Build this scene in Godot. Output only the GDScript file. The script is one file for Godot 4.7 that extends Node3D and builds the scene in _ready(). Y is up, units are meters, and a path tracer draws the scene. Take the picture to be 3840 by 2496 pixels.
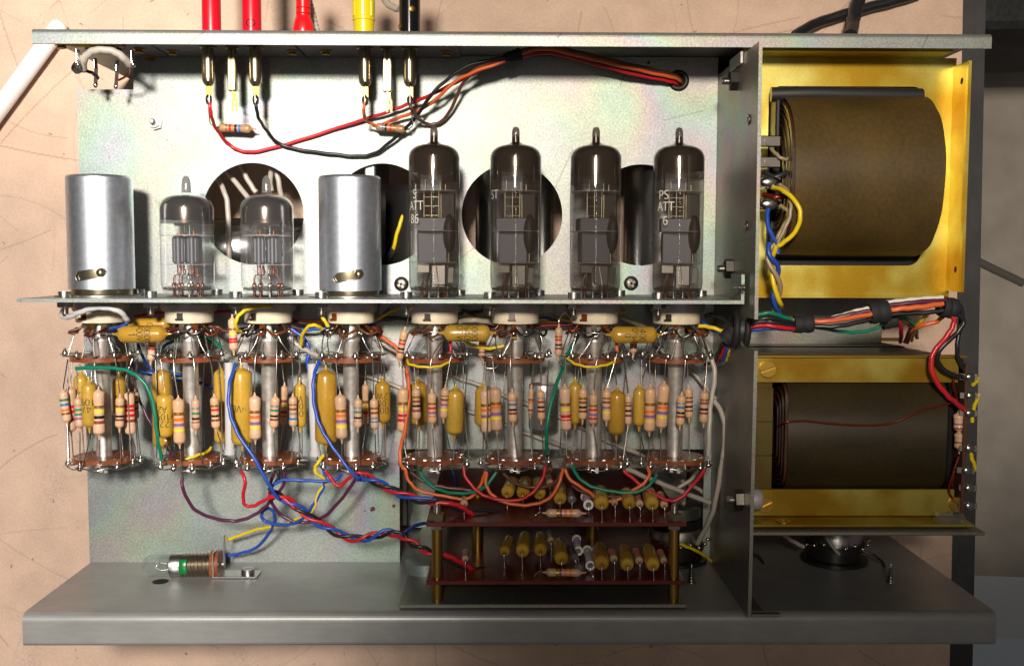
extends Node3D
# A valve instrument chassis lying open on a workbench, seen from above.
# Lengths are written in millimetres; v() turns them into metres. x to the right, y up from the main plate, z towards the front panel.
const LIFT := 70.0            # the main plate stands this high above the bench top
var cur := Vector3.ZERO       # base of the thing being built
var M := {}
var used := {}
var rng := RandomNumberGenerator.new()

static func v(x, y, z) -> Vector3:
	return Vector3(x, y + 70.0, z) * 0.001

class Geo:
	var V := PackedVector3Array()
	var N := PackedVector3Array()
	var U := PackedVector2Array()
	var I := PackedInt32Array()
	var o: Vector3
	func _init(origin: Vector3) -> void:
		o = origin
	func p(at: Vector3, n: Vector3, uv := Vector2.ZERO) -> int:
		V.append(at - o)
		N.append(n)
		U.append(uv)
		return V.size() - 1
	func face(a: int, b: int, c: int) -> void:        # wound so that the vertex normals look out of the front
		var fn = (V[b] - V[a]).cross(V[c] - V[a])
		if fn.dot(N[a] + N[b] + N[c]) > 0.0:
			I.append_array([a, c, b])
		else:
			I.append_array([a, b, c])
	func flat(pts: Array, out: Vector3) -> void:      # a flat convex polygon
		var n = (pts[1] - pts[0]).cross(pts[2] - pts[0]).normalized()
		if n.dot(out) < 0.0:
			n = -n
		var first = V.size()
		for q in pts:
			p(q, n)
		for k in range(1, pts.size() - 1):
			face(first, first + k, first + k + 1)
	func lathe(at: Vector3, axis: Vector3, prof: Array, segs := 16, squash := Vector2.ONE, side := Vector3.ZERO, from := 0.0, to := TAU) -> void:
		# prof: Vector2(radius, along) in mm
		var d = axis.normalized()
		var s = side if side != Vector3.ZERO else (Vector3.UP if absf(d.y) < 0.9 else Vector3.RIGHT)
		var x = (s - d * s.dot(d)).normalized()
		var y = d.cross(x)
		var ns = []
		for k in prof.size() - 1:
			var t = prof[k + 1] - prof[k]
			ns.append(Vector2(t.y, -t.x).normalized())
		for k in ns.size():
			if prof[k].distance_to(prof[k + 1]) < 1e-5:
				continue
			var na = ns[k]
			var nb = ns[k]
			if k > 0 and ns[k - 1].dot(ns[k]) > 0.75:
				na = (ns[k - 1] + ns[k]).normalized()
			if k < ns.size() - 1 and ns[k + 1].dot(ns[k]) > 0.75:
				nb = (ns[k + 1] + ns[k]).normalized()
			var first = V.size()
			for j in segs + 1:
				var a = from + (to - from) * j / segs
				var r = x * cos(a) * squash.x + y * sin(a) * squash.y
				var rn = (x * cos(a) / squash.x + y * sin(a) / squash.y).normalized()
				p(at + (r * prof[k].x + d * prof[k].y) * 0.001, (rn * na.x + d * na.y).normalized(), Vector2(float(j) / segs, prof[k].y * 0.02))
				p(at + (r * prof[k + 1].x + d * prof[k + 1].y) * 0.001, (rn * nb.x + d * nb.y).normalized(), Vector2(float(j) / segs, prof[k + 1].y * 0.02))
			for j in segs:
				var q = first + j * 2
				if prof[k].x > 1e-4:
					face(q, q + 2, q + 1)
				if prof[k + 1].x > 1e-4:
					face(q + 1, q + 2, q + 3)
	func sweep(pts: Array, r: float, sides := 8, r2 := -1.0) -> void:      # radius in mm, from r to r2
		var n = pts.size()
		var t0 = (pts[1] - pts[0]).normalized()
		var x = t0.cross(Vector3.UP if absf(t0.y) < 0.9 else Vector3.RIGHT).normalized()
		var first = V.size()
		for k in n:
			var t = (pts[mini(k + 1, n - 1)] - pts[maxi(k - 1, 0)]).normalized()
			x = (x - t * x.dot(t)).normalized()
			var y = t.cross(x)
			var rr = r if r2 < 0.0 else lerpf(r, r2, float(k) / (n - 1))
			for j in sides + 1:
				var a = TAU * j / sides
				var m = x * cos(a) + y * sin(a)
				p(pts[k] + m * rr * 0.001, m, Vector2(float(j) / sides, k))
		for k in n - 1:
			for j in sides:
				var a = first + k * (sides + 1) + j
				var b = a + sides + 1
				face(a, a + 1, b)
				face(a + 1, b + 1, b)
		for e in [0, n - 1]:
			var out = (pts[0] - pts[1]) if e == 0 else (pts[n - 1] - pts[n - 2])
			var ring = []
			for j in sides:
				ring.append(V[first + e * (sides + 1) + j] + o)
			flat(ring, out)
	func box(xf: Transform3D, size: Vector3, c := 0.0) -> void:      # xf in metres, size and chamfer in mm
		var h = size * 0.5
		c = minf(c, 0.45 * minf(size.x, minf(size.y, size.z)))
		var q = {}
		for sx in [-1, 1]:
			for sy in [-1, 1]:
				for sz in [-1, 1]:
					var k = Vector3i(sx, sy, sz)
					q[k] = [Vector3(sx * h.x, sy * (h.y - c), sz * (h.z - c)), Vector3(sx * (h.x - c), sy * h.y, sz * (h.z - c)), Vector3(sx * (h.x - c), sy * (h.y - c), sz * h.z)]
		var put = func(list, out):
			var w = []
			for z in list:
				w.append(xf * (z * 0.001))
			flat(w, xf.basis * out)
		for ax in 3:
			for s in [-1, 1]:
				var f = []
				for uv in [[-1, -1], [1, -1], [1, 1], [-1, 1]]:
					var k = Vector3i()
					k[ax] = s
					k[(ax + 1) % 3] = uv[0]
					k[(ax + 2) % 3] = uv[1]
					f.append(q[k][ax])
				var out = Vector3()
				out[ax] = s
				put.call(f, out)
		if c > 0.0:
			for ax in 3:                 # edges along ax
				var b = (ax + 1) % 3
				var d = (ax + 2) % 3
				for s in [-1, 1]:
					for t in [-1, 1]:
						var k0 = Vector3i()
						k0[ax] = -1
						k0[b] = s
						k0[d] = t
						var k1 = k0
						k1[ax] = 1
						var out = Vector3()
						out[b] = s
						out[d] = t
						put.call([q[k0][b], q[k1][b], q[k1][d], q[k0][d]], out)
			for k in q:
				put.call(q[k], Vector3(k))
	func bar(a: Vector3, b: Vector3, w: float, t: float, up: Vector3, c := 0.1) -> void:      # a flat strip from a to b, w wide across up, t thick
		var y = (b - a).normalized()
		var z = (up - y * up.dot(y)).normalized()
		var x = y.cross(z)
		box(Transform3D(Basis(x, y, z), (a + b) * 0.5), Vector3(w, a.distance_to(b) * 1000.0, t), c)
	func prism(poly: PackedVector2Array, xf: Transform3D, d0: float, d1: float) -> void:      # poly in mm in xf's x y, from depth d0 to d1 along its z
		var tri = Geometry2D.triangulate_polygon(poly)
		for e in [[d0, -1.0], [d1, 1.0]]:
			var n = xf.basis.z.normalized() * e[1]
			var first = V.size()
			for q in poly:
				p(xf * (Vector3(q.x, q.y, e[0]) * 0.001), n)
			for k in tri.size() / 3:
				face(first + tri[k * 3], first + tri[k * 3 + 1], first + tri[k * 3 + 2])
		var cw = Geometry2D.is_polygon_clockwise(poly)
		for k in poly.size():
			var a = poly[k]
			var b = poly[(k + 1) % poly.size()]
			var e = (b - a).normalized()
			var n2 = Vector2(e.y, -e.x) * (-1.0 if cw else 1.0)
			var n = (xf.basis * Vector3(n2.x, n2.y, 0)).normalized()
			var first = V.size()
			for z in [[a, d0], [b, d0], [b, d1], [a, d1]]:
				p(xf * (Vector3(z[0].x, z[0].y, z[1]) * 0.001), n)
			face(first, first + 1, first + 2)
			face(first, first + 2, first + 3)
	func ball(at: Vector3, r: Vector3, segs := 10) -> void:      # radii in mm
		var first = V.size()
		var rows = segs / 2
		for i in rows + 1:
			var th = PI * i / rows
			for j in segs + 1:
				var ph = TAU * j / segs
				var d = Vector3(sin(th) * cos(ph), cos(th), sin(th) * sin(ph))
				p(at + d * r * 0.001, (d / r).normalized())
		for i in rows:
			for j in segs:
				var a = first + i * (segs + 1) + j
				var b = a + segs + 1
				if i > 0:
					face(a, a + 1, b)
				if i < rows - 1:
					face(a + 1, b + 1, b)
	func mesh() -> ArrayMesh:
		var arr = []
		arr.resize(Mesh.ARRAY_MAX)
		arr[Mesh.ARRAY_VERTEX] = V
		arr[Mesh.ARRAY_NORMAL] = N
		arr[Mesh.ARRAY_TEX_UV] = U
		arr[Mesh.ARRAY_INDEX] = I
		var m := ArrayMesh.new()
		m.add_surface_from_arrays(Mesh.PRIMITIVE_TRIANGLES, arr)
		return m

func geo() -> Geo:
	return Geo.new(cur)

func numbered(called: String) -> String:
	used[called] = used.get(called, -1) + 1
	return called if used[called] == 0 else "%s_%03d" % [called, used[called]]

func tag(o, label: String, category: String, group := "") -> void:
	o.set_meta("label", label)
	o.set_meta("category", category)
	if group != "":
		o.set_meta("group", group)

func thing(called: String, label: String, category: String, at: Vector3, group := "") -> Node3D:
	var o := Node3D.new()
	o.name = numbered(called)
	add_child(o)
	o.position = at
	cur = at
	tag(o, label, category, group)
	return o

func obj(called: String, g, m: Material, parent: Node3D = null) -> MeshInstance3D:
	var o := MeshInstance3D.new()
	o.mesh = g.mesh() if g is Geo else g
	o.material_override = m
	if parent == null:
		o.name = numbered(called)
		add_child(o)
		o.position = cur
	else:
		var nm = called
		var k = 0
		while parent.has_node(NodePath(nm)):
			k += 1
			nm = "%s_%03d" % [called, k]
		o.name = nm
		parent.add_child(o)
	return o

func struct(called: String, g, m: Material) -> MeshInstance3D:
	var o = obj(called, g, m)
	o.set_meta("kind", "structure")
	return o

static func curve(pts: Array, per := 6) -> Array:      # Catmull-Rom through the points
	var out = []
	var n = pts.size()
	if n < 3:
		return pts
	for k in n - 1:
		var a = pts[maxi(k - 1, 0)]
		var d = pts[mini(k + 2, n - 1)]
		for j in per:
			out.append(pts[k].cubic_interpolate(pts[k + 1], a, d, float(j) / per))
	out.append(pts[n - 1])
	return out

static func along(pts: Array, step: float) -> Array:      # points at even spacing (mm)
	var out = [pts[0]]
	var left = step * 0.001
	for k in pts.size() - 1:
		var a = pts[k]
		var b = pts[k + 1]
		var L = a.distance_to(b)
		var s = left
		while s < L:
			out.append(a.lerp(b, s / L))
			s += step * 0.001
		left = s - L
	return out

static func frame(at: Vector3, z: Vector3, up := Vector3.UP) -> Transform3D:
	var zz = z.normalized()
	var u = up if absf(zz.dot(up)) < 0.95 else Vector3.FORWARD
	var x = u.cross(zz).normalized()
	return Transform3D(Basis(x, zz.cross(x), zz), at)

# ---- materials -----------------------------------------------------------------------------------------------------------------
func mat(c: Color, rough := 0.5, metal := 0.0) -> StandardMaterial3D:
	var m := StandardMaterial3D.new()
	m.albedo_color = c
	m.roughness = rough
	m.metallic = metal
	return m

func rgb(r, g, b) -> Color:
	return Color(r / 255.0, g / 255.0, b / 255.0)

func noise(freq: float, sd: int, oct := 3) -> FastNoiseLite:
	var n := FastNoiseLite.new()
	n.noise_type = FastNoiseLite.TYPE_SIMPLEX_SMOOTH
	n.seed = sd
	n.frequency = freq
	n.fractal_octaves = oct
	return n

func world_map(m: StandardMaterial3D, t: Texture2D, span: float) -> StandardMaterial3D:      # span: metres that one picture covers
	m.albedo_texture = t
	m.uv1_triplanar = true
	m.uv1_world_triplanar = true
	m.uv1_scale = Vector3.ONE / span
	m.uv1_offset = Vector3.ONE * 0.5
	m.uv1_triplanar_sharpness = 8.0
	return m

func grain(size: int, base: Color, spread: float, freq: float, sd: int, stretch := Vector2.ONE) -> ImageTexture:
	var im := Image.create(size, size, false, Image.FORMAT_RGB8)
	var a = noise(freq, sd, 4)
	var b = noise(freq * 0.06, sd + 5, 3)
	for y in size:
		for x in size:
			var k = 1.0 + spread * (a.get_noise_2d(x * stretch.x, y * stretch.y) * 0.6 + b.get_noise_2d(x, y) * 0.9)
			im.set_pixel(x, y, Color(base.r * k, base.g * k, base.b * k))
	return ImageTexture.create_from_image(im)

func bumps(size: int, freq: float, sd: int, strength: float) -> ImageTexture:
	var im := Image.create(size, size, false, Image.FORMAT_RGB8)
	var a = noise(freq, sd, 2)
	for y in size:
		for x in size:
			var k = 0.5 + 0.5 * a.get_noise_2d(x, y)
			im.set_pixel(x, y, Color(k, k, k))
	im.bump_map_to_normal_map(strength)
	return ImageTexture.create_from_image(im)

func zinc_picture() -> ImageTexture:
	var s := 1024
	var im := Image.create(s, s, false, Image.FORMAT_RGB8)
	var fine = noise(0.35, 3, 2)
	var mid = noise(0.05, 8, 3)
	var blot = noise(0.008, 11, 3)
	var hue = noise(0.004, 21, 2)
	var hue2 = noise(0.007, 31, 2)
	var amt = noise(0.004, 41, 1)
	for y in s:
		for x in s:
			var f = fine.get_noise_2d(x, y)
			var k = 0.60 + 0.085 * f + 0.02 * mid.get_noise_2d(x, y) + 0.03 * blot.get_noise_2d(x, y)
			var h = hue.get_noise_2d(x, y) * 1.3 + hue2.get_noise_2d(x, y) * 0.5 + 0.08 * f
			var a = 0.032 * clampf(0.75 + amt.get_noise_2d(x, y) * 1.2, 0.15, 1.3)
			var c = Color(k * (1.0 + a * cos(TAU * h)), k * (1.0 + a * cos(TAU * (h - 0.36))), k * (0.975 + a * cos(TAU * (h - 0.68))))
			im.set_pixel(x, y, c)
	var r := RandomNumberGenerator.new()
	r.seed = 77
	for n in 22:      # dull smears and finger marks
		var p = Vector2(r.randf() * s, r.randf() * s)
		var w = Vector2(r.randf_range(5, 22), r.randf_range(5, 22))
		for j in int(w.x * w.y * 2.2):
			var q = p + Vector2(r.randfn() * w.x * 0.5, r.randfn() * w.y * 0.5)
			var xx = posmod(int(q.x), s)
			var yy = posmod(int(q.y), s)
			var c = im.get_pixel(xx, yy)
			im.set_pixel(xx, yy, Color(c.r * 0.965, c.g * 0.965, c.b * 0.955))
	for n in 260:      # fine scratches and specks
		var p = Vector2(r.randf() * s, r.randf() * s)
		var d = Vector2.from_angle(r.randf() * TAU)
		var L = int(r.randf_range(3, 60)) if n % 3 == 0 else 2
		var dark = r.randf_range(0.7, 0.93)
		for j in L:
			var q = p + d * j
			var xx = posmod(int(q.x), s)
			var yy = posmod(int(q.y), s)
			var c = im.get_pixel(xx, yy)
			im.set_pixel(xx, yy, Color(c.r * dark, c.g * dark, c.b * dark))
	return ImageTexture.create_from_image(im)

func bench_picture() -> ImageTexture:
	var s := 1024
	var im := Image.create(s, s, false, Image.FORMAT_RGB8)
	var fine = noise(0.4, 5, 2)
	var mid = noise(0.03, 6, 4)
	var blot = noise(0.006, 7, 3)
	for y in s:
		for x in s:
			var k = 1.0 + 0.05 * fine.get_noise_2d(x, y) + 0.05 * mid.get_noise_2d(x, y) + 0.06 * blot.get_noise_2d(x, y)
			im.set_pixel(x, y, Color(0.775 * k, 0.665 * k, 0.59 * k))
	var r := RandomNumberGenerator.new()
	r.seed = 12
	for n in 760:
		var p = Vector2(r.randf() * s, r.randf() * s)
		var d = r.randf() * TAU
		var bend = r.randf_range(-0.012, 0.012)
		var L = int(r.randf_range(12, 120)) if n % 2 == 0 else int(r.randf_range(1, 4))
		var dark = r.randf_range(0.84, 0.97) if n % 2 == 0 else r.randf_range(0.5, 0.85)
		for j in L:
			p += Vector2.from_angle(d)
			d += bend
			var xx = posmod(int(p.x), s)
			var yy = posmod(int(p.y), s)
			var c = im.get_pixel(xx, yy)
			im.set_pixel(xx, yy, Color(c.r * dark, c.g * dark, c.b * dark))
	for n in 26:      # smudges rubbed into the top
		var p = Vector2(r.randf() * s, r.randf() * s)
		for j in 220:
			var q = p + Vector2(r.randfn() * 7.0, r.randfn() * 14.0)
			var xx = posmod(int(q.x), s)
			var yy = posmod(int(q.y), s)
			var c = im.get_pixel(xx, yy)
			im.set_pixel(xx, yy, Color(c.r * 0.93, c.g * 0.94, c.b * 0.96))
	return ImageTexture.create_from_image(im)

func yellow_picture() -> ImageTexture:      # yellow chromate: golden, worn to pale and stained to amber
	var s := 512
	var im := Image.create(s, s, false, Image.FORMAT_RGB8)
	var fine = noise(0.3, 15, 2)
	var mid = noise(0.02, 16, 4)
	var blot = noise(0.008, 17, 3)
	for y in s:
		for x in s:
			var t = clampf(0.55 + 1.3 * blot.get_noise_2d(x, y) + 0.35 * mid.get_noise_2d(x, y), 0.0, 1.0)
			var c = Color(0.71, 0.56, 0.13).lerp(Color(0.84, 0.80, 0.45), t)
			var k = 1.0 + 0.05 * fine.get_noise_2d(x, y)
			im.set_pixel(x, y, Color(c.r * k, c.g * k, c.b * k))
	return ImageTexture.create_from_image(im)

func make_materials() -> void:
	var zt = zinc_picture()
	var glint = bumps(1024, 0.5, 9, 1.6)
	for spec in [["zinc", Color(0.97, 1, 1), 0.5, 0.72], ["zinc_dark", Color(0.95, 0.93, 0.9), 0.45, 0.8], ["zinc_front", Color(1, 1, 1), 0.42, 0.4]]:
		var z = world_map(mat(spec[1], spec[2], spec[3]), zt, 0.42)
		z.normal_enabled = true
		z.normal_texture = glint
		z.normal_scale = 0.07
		M[spec[0]] = z
	M.zinc_front.albedo_texture = grain(512, Color(0.60, 0.60, 0.59), 0.07, 0.45, 95, Vector2(0.12, 1.0))
	M.bench = world_map(mat(Color(1, 1, 1), 0.5), bench_picture(), 0.62)
	M.bench.metallic_specular = 0.3
	M.yellow = world_map(mat(Color(1, 1, 1), 0.4, 0.75), yellow_picture(), 0.21)
	M.yellow_dark = world_map(mat(Color(0.42, 0.38, 0.33), 0.45, 0.5), M.yellow.albedo_texture, 0.21)
	M.yellow_old = world_map(mat(Color(0.78, 0.75, 0.66), 0.42, 0.7), M.yellow.albedo_texture, 0.17)
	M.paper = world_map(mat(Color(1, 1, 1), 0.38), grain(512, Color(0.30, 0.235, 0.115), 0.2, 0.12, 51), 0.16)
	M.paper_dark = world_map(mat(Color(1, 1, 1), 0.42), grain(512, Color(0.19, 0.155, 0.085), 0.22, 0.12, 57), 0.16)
	M.phenolic = world_map(mat(Color(1, 1, 1), 0.32), grain(256, Color(0.50, 0.27, 0.16), 0.35, 0.15, 61), 0.03)
	M.board = world_map(mat(Color(1, 1, 1), 0.28), grain(256, Color(0.36, 0.12, 0.105), 0.15, 0.2, 65), 0.05)
	M.floor = world_map(mat(Color(1, 1, 1), 0.8), grain(512, Color(0.78, 0.745, 0.70), 0.13, 0.05, 71), 1.4)
	M.trim = world_map(mat(Color(1, 1, 1), 0.6), grain(256, Color(0.20, 0.195, 0.20), 0.25, 0.3, 73), 0.1)
	M.crate_dark = world_map(mat(Color(1, 1, 1), 0.8), grain(256, Color(0.20, 0.205, 0.21), 0.5, 0.2, 75), 0.3)
	M.pale_blue = mat(rgb(214, 230, 246), 0.6)
	M.aluminium = world_map(mat(Color(1, 1, 1), 0.42, 1.0), grain(512, Color(0.86, 0.885, 0.93), 0.07, 0.5, 81, Vector2(1.0, 0.06)), 0.05)
	M.aluminium.anisotropy_enabled = false
	M.bright_can = mat(Color(0.80, 0.80, 0.80), 0.22, 1.0)
	M.rod = world_map(mat(Color(1, 1, 1), 0.45, 0.85), grain(256, Color(0.9, 0.885, 0.86), 0.15, 0.3, 83), 0.02)
	M.nickel = mat(Color(0.72, 0.67, 0.56), 0.3, 1.0)
	M.steel = mat(Color(0.72, 0.71, 0.70), 0.32, 1.0)
	M.steel_dark = mat(Color(0.45, 0.43, 0.41), 0.35, 1.0)
	M.cadmium = world_map(mat(Color(1, 1, 1), 0.5, 0.5), grain(256, Color(0.70, 0.68, 0.70), 0.2, 0.2, 85), 0.03)
	M.tin = mat(Color(0.80, 0.78, 0.75), 0.25, 1.0)
	M.solder = mat(Color(0.74, 0.73, 0.72), 0.22, 1.0)
	M.flux = mat(Color(0.42, 0.20, 0.07), 0.2)
	M.brass = mat(Color(0.66, 0.51, 0.25), 0.36, 1.0)
	M.brass_gold = mat(Color(0.74, 0.60, 0.28), 0.35, 0.9)
	M.copper = mat(Color(0.58, 0.36, 0.27), 0.3, 1.0)
	M.enamel = mat(Color(0.42, 0.13, 0.06), 0.25, 0.4)
	M.ceramic = world_map(mat(Color(1, 1, 1), 0.35), grain(256, Color(0.88, 0.83, 0.73), 0.1, 0.2, 87), 0.03)
	M.resistor = world_map(mat(Color(1, 1, 1), 0.3), grain(256, Color(0.83, 0.68, 0.56), 0.06, 0.2, 89), 0.03)
	M.resistor_tan = world_map(mat(Color(1, 1, 1), 0.3), grain(256, Color(0.66, 0.50, 0.36), 0.1, 0.2, 90), 0.03)
	M.resistor_b = world_map(mat(Color(0.93, 0.92, 0.9), 0.36), M.resistor.albedo_texture, 0.03)
	M.resistor_c = world_map(mat(Color(1.0, 0.97, 0.92), 0.25), M.resistor.albedo_texture, 0.04)
	M.mustard = world_map(mat(Color(1, 1, 1), 0.26), grain(256, Color(0.74, 0.585, 0.21), 0.10, 0.12, 91), 0.05)
	M.mustard.clearcoat_enabled = true
	M.mustard.clearcoat = 0.5
	M.mustard.clearcoat_roughness = 0.15
	M.mustard_b = M.mustard.duplicate()
	M.mustard_b.albedo_color = Color(0.92, 0.89, 0.84)
	M.mustard_c = M.mustard.duplicate()
	M.mustard_c.albedo_color = Color(0.98, 0.98, 1.0)
	M.mustard_c.roughness = 0.35
	M.tip_glass = mat(Color(0.40, 0.38, 0.36, 0.6), 0.08)
	M.tip_glass.transparency = BaseMaterial3D.TRANSPARENCY_ALPHA
	M.ink = mat(rgb(40, 34, 24), 0.5)
	M.print_white = mat(rgb(205, 200, 190), 0.6)
	M.rubber = mat(rgb(34, 34, 36), 0.5)
	M.tape = mat(rgb(30, 30, 33), 0.75)
	M.cable = mat(rgb(38, 40, 42), 0.42)
	M.bakelite = mat(rgb(26, 24, 24), 0.35)
	M.grey_board = mat(rgb(86, 82, 86), 0.55)
	M.white_plastic = mat(rgb(232, 230, 230), 0.35)
	M.grey_plastic = mat(rgb(186, 182, 178), 0.45)
	M.red_plastic = mat(rgb(196, 14, 34), 0.3)
	M.yellow_plastic = mat(rgb(226, 205, 30), 0.3)
	M.plate = mat(rgb(84, 84, 90), 0.5, 0.55)
	M.getter = mat(Color(0.30, 0.26, 0.23, 0.86), 0.22, 0.9)
	M.getter.transparency = BaseMaterial3D.TRANSPARENCY_ALPHA
	M.getter_thin = mat(Color(0.30, 0.26, 0.23, 0.55), 0.3, 0.8)
	M.getter_thin.transparency = BaseMaterial3D.TRANSPARENCY_ALPHA
	M.smoke = mat(Color(0.10, 0.07, 0.05, 0.85), 0.6)
	M.smoke.transparency = BaseMaterial3D.TRANSPARENCY_ALPHA
	M.smoke_glass = mat(Color(0.16, 0.12, 0.10, 0.6), 0.1)
	M.smoke_glass.transparency = BaseMaterial3D.TRANSPARENCY_ALPHA
	M.glass = mat(Color(0.75, 0.75, 0.76, 0.05), 0.03)
	M.glass_smoky = mat(Color(0.27, 0.235, 0.205, 0.34), 0.03)
	M.clear = mat(Color(0.5, 0.52, 0.52, 0.17), 0.03)
	for g in [M.glass, M.glass_smoky, M.clear]:
		g.transparency = BaseMaterial3D.TRANSPARENCY_ALPHA
	M.mica = mat(Color(0.75, 0.73, 0.70, 0.45), 0.3)
	M.mica.transparency = BaseMaterial3D.TRANSPARENCY_ALPHA
	M.green_paint = mat(rgb(0, 110, 48), 0.3)
	M.rust = mat(rgb(92, 46, 28), 0.8)
	for w in [["red", 186, 30, 40], ["dark_red", 150, 38, 44], ["orange", 214, 100, 52], ["yellow", 220, 190, 28], ["green", 0, 118, 92], ["blue", 34, 76, 168], ["dark_blue", 26, 44, 96], ["purple", 82, 34, 66], ["brown", 100, 62, 50], ["grey", 168, 160, 150], ["black", 30, 31, 34], ["white", 214, 208, 196], ["light_grey", 190, 188, 188], ["floor_grey", 118, 112, 106], ["clear_braid", 150, 132, 105]]:
		M["wire_" + w[0]] = mat(rgb(w[1], w[2], w[3]), 0.34)
	for b in [["black", 22, 20, 24], ["brown", 128, 62, 50], ["red", 206, 22, 36], ["orange", 236, 108, 30], ["yellow", 234, 206, 60], ["green", 28, 126, 92], ["blue", 28, 112, 190], ["violet", 138, 92, 142], ["grey", 128, 126, 132], ["white", 225, 220, 215]]:
		M["band_" + b[0]] = mat(rgb(b[1], b[2], b[3]), 0.32)
	M.band_gold = mat(rgb(170, 122, 52), 0.3, 0.6)
	M.band_silver = mat(rgb(176, 176, 178), 0.3, 0.6)

# ---- lettering -----------------------------------------------------------------------------------------------------------------
func letters(text: String, high: float) -> Array:      # flat triangles of a text, [positions in mm centred, indices]
	var t := TextMesh.new()
	var f := SystemFont.new()
	f.font_names = PackedStringArray(["Droid Sans"])
	t.font = f
	t.font_size = 32
	t.text = text
	t.depth = 0.0
	t.pixel_size = 1.0
	t.curve_step = 3.0
	var arr = t.get_mesh_arrays()
	var k = high / 23.0
	var out = PackedVector2Array()
	for q in arr[Mesh.ARRAY_VERTEX]:
		out.append(Vector2(q.x, q.y) * k)
	return [out, arr[Mesh.ARRAY_INDEX]]

func text_round(called: String, text: String, high: float, a: Vector3, b: Vector3, r: float, face_dir: Vector3, turn: float, at: float, off: float, m: Material, parent: Node3D) -> void:
	# lettering wrapped on the cylinder a-b (radius r mm); at: fraction along, off: mm round the girth, turn: radians
	var L = letters(text, high)
	if L[0].size() == 0:
		return
	var y = (b - a).normalized()
	var z = (face_dir - y * face_dir.dot(y)).normalized()
	var x = y.cross(z)
	var base = a.lerp(b, at)
	var g = geo()
	var rr = r + 0.04
	for q in L[0]:
		var w = q.rotated(turn)
		var ang = (w.x + off) / r
		var d = z * cos(ang) + x * sin(ang)
		g.p(base + y * w.y * 0.001 + d * rr * 0.001, d)
	var idx = L[1]
	for k in idx.size() / 3:
		g.face(idx[k * 3], idx[k * 3 + 1], idx[k * 3 + 2])
	obj(called, g, m, parent)

# ---- small hardware --------------------------------------------------------------------------------------------------------------
func hexagon(across: float) -> PackedVector2Array:
	var p = PackedVector2Array()
	for k in 6:
		p.append(Vector2.from_angle(TAU * k / 6.0 + 0.3) * across / sqrt(3.0))
	return p

func nut_and_stud(called: String, at: Vector3, axis: Vector3, across: float, thick: float, stud: float, stud_r: float, m: Material, parent: Node3D) -> void:
	var g = geo()
	var fr = frame(at, axis)
	g.prism(hexagon(across), fr, 0.0, thick)
	g.lathe(at, axis, [Vector2(across * 0.5, thick), Vector2(across * 0.42, thick + 0.35), Vector2(0.0, thick + 0.35)], 12)
	var o = obj(called, g, m, parent)
	if stud > 0.0:
		var s = geo()
		var prof = [Vector2(stud_r, 0.0)]
		var t = 0.0
		while t < thick + stud:
			prof.append(Vector2(stud_r, t))
			prof.append(Vector2(stud_r * 0.84, t + 0.25))
			t += 0.5
		prof.append(Vector2(stud_r * 0.7, thick + stud + 0.3))
		prof.append(Vector2(0.0, thick + stud + 0.3))
		s.lathe(at, axis, prof, 12)
		obj("threaded_stud", s, M.steel, o if parent != null and parent.get_parent() == self else parent)

func cheese_head(called: String, at: Vector3, axis: Vector3, r: float, high: float, m: Material, parent: Node3D, slot := 0.4) -> void:
	# a slotted cylinder head: two half cylinders over a floor, the slot between them
	var g = geo()
	var fr = frame(at, axis)
	g.lathe(at, axis, [Vector2(r, 0.0), Vector2(r, high * 0.5), Vector2(0.0, high * 0.5)], 18)
	for side in [0.0, PI]:
		var poly = PackedVector2Array()
		var half = asin(0.16)
		for k in 13:
			poly.append(Vector2.from_angle(slot + side + half + (PI - 2.0 * half) * k / 12.0) * r)
		g.prism(poly, fr, high * 0.5, high)
	obj(called, g, m, parent)

func cross_head(called: String, at: Vector3, r: float, m: Material, parent: Node3D) -> void:
	var g = geo()
	var prof = []
	for k in 7:
		var a = PI * 0.5 * k / 6.0
		prof.append(Vector2(r * cos(a), r * 0.42 * sin(a)))
	g.lathe(at, Vector3.UP, prof, 24)
	var o = obj(called, g, m, parent)
	for turn in [0.5, 0.5 + PI / 2]:
		var c = geo()
		c.box(Transform3D(Basis(Vector3.UP, turn), at + Vector3(0, r * 0.40, 0) * 0.001), Vector3(r * 1.15, 0.2, r * 0.34), 0.05)
		obj("cross_recess", c, M.steel_dark, o)

# ---- components --------------------------------------------------------------------------------------------------------------------
func leads(pts: Array, parent: Node3D, r := 0.27, m: Material = null) -> void:
	var g = geo()
	g.sweep(curve(pts, 5), r, 6)
	obj("lead", g, m if m else M.tin, parent)

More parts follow.
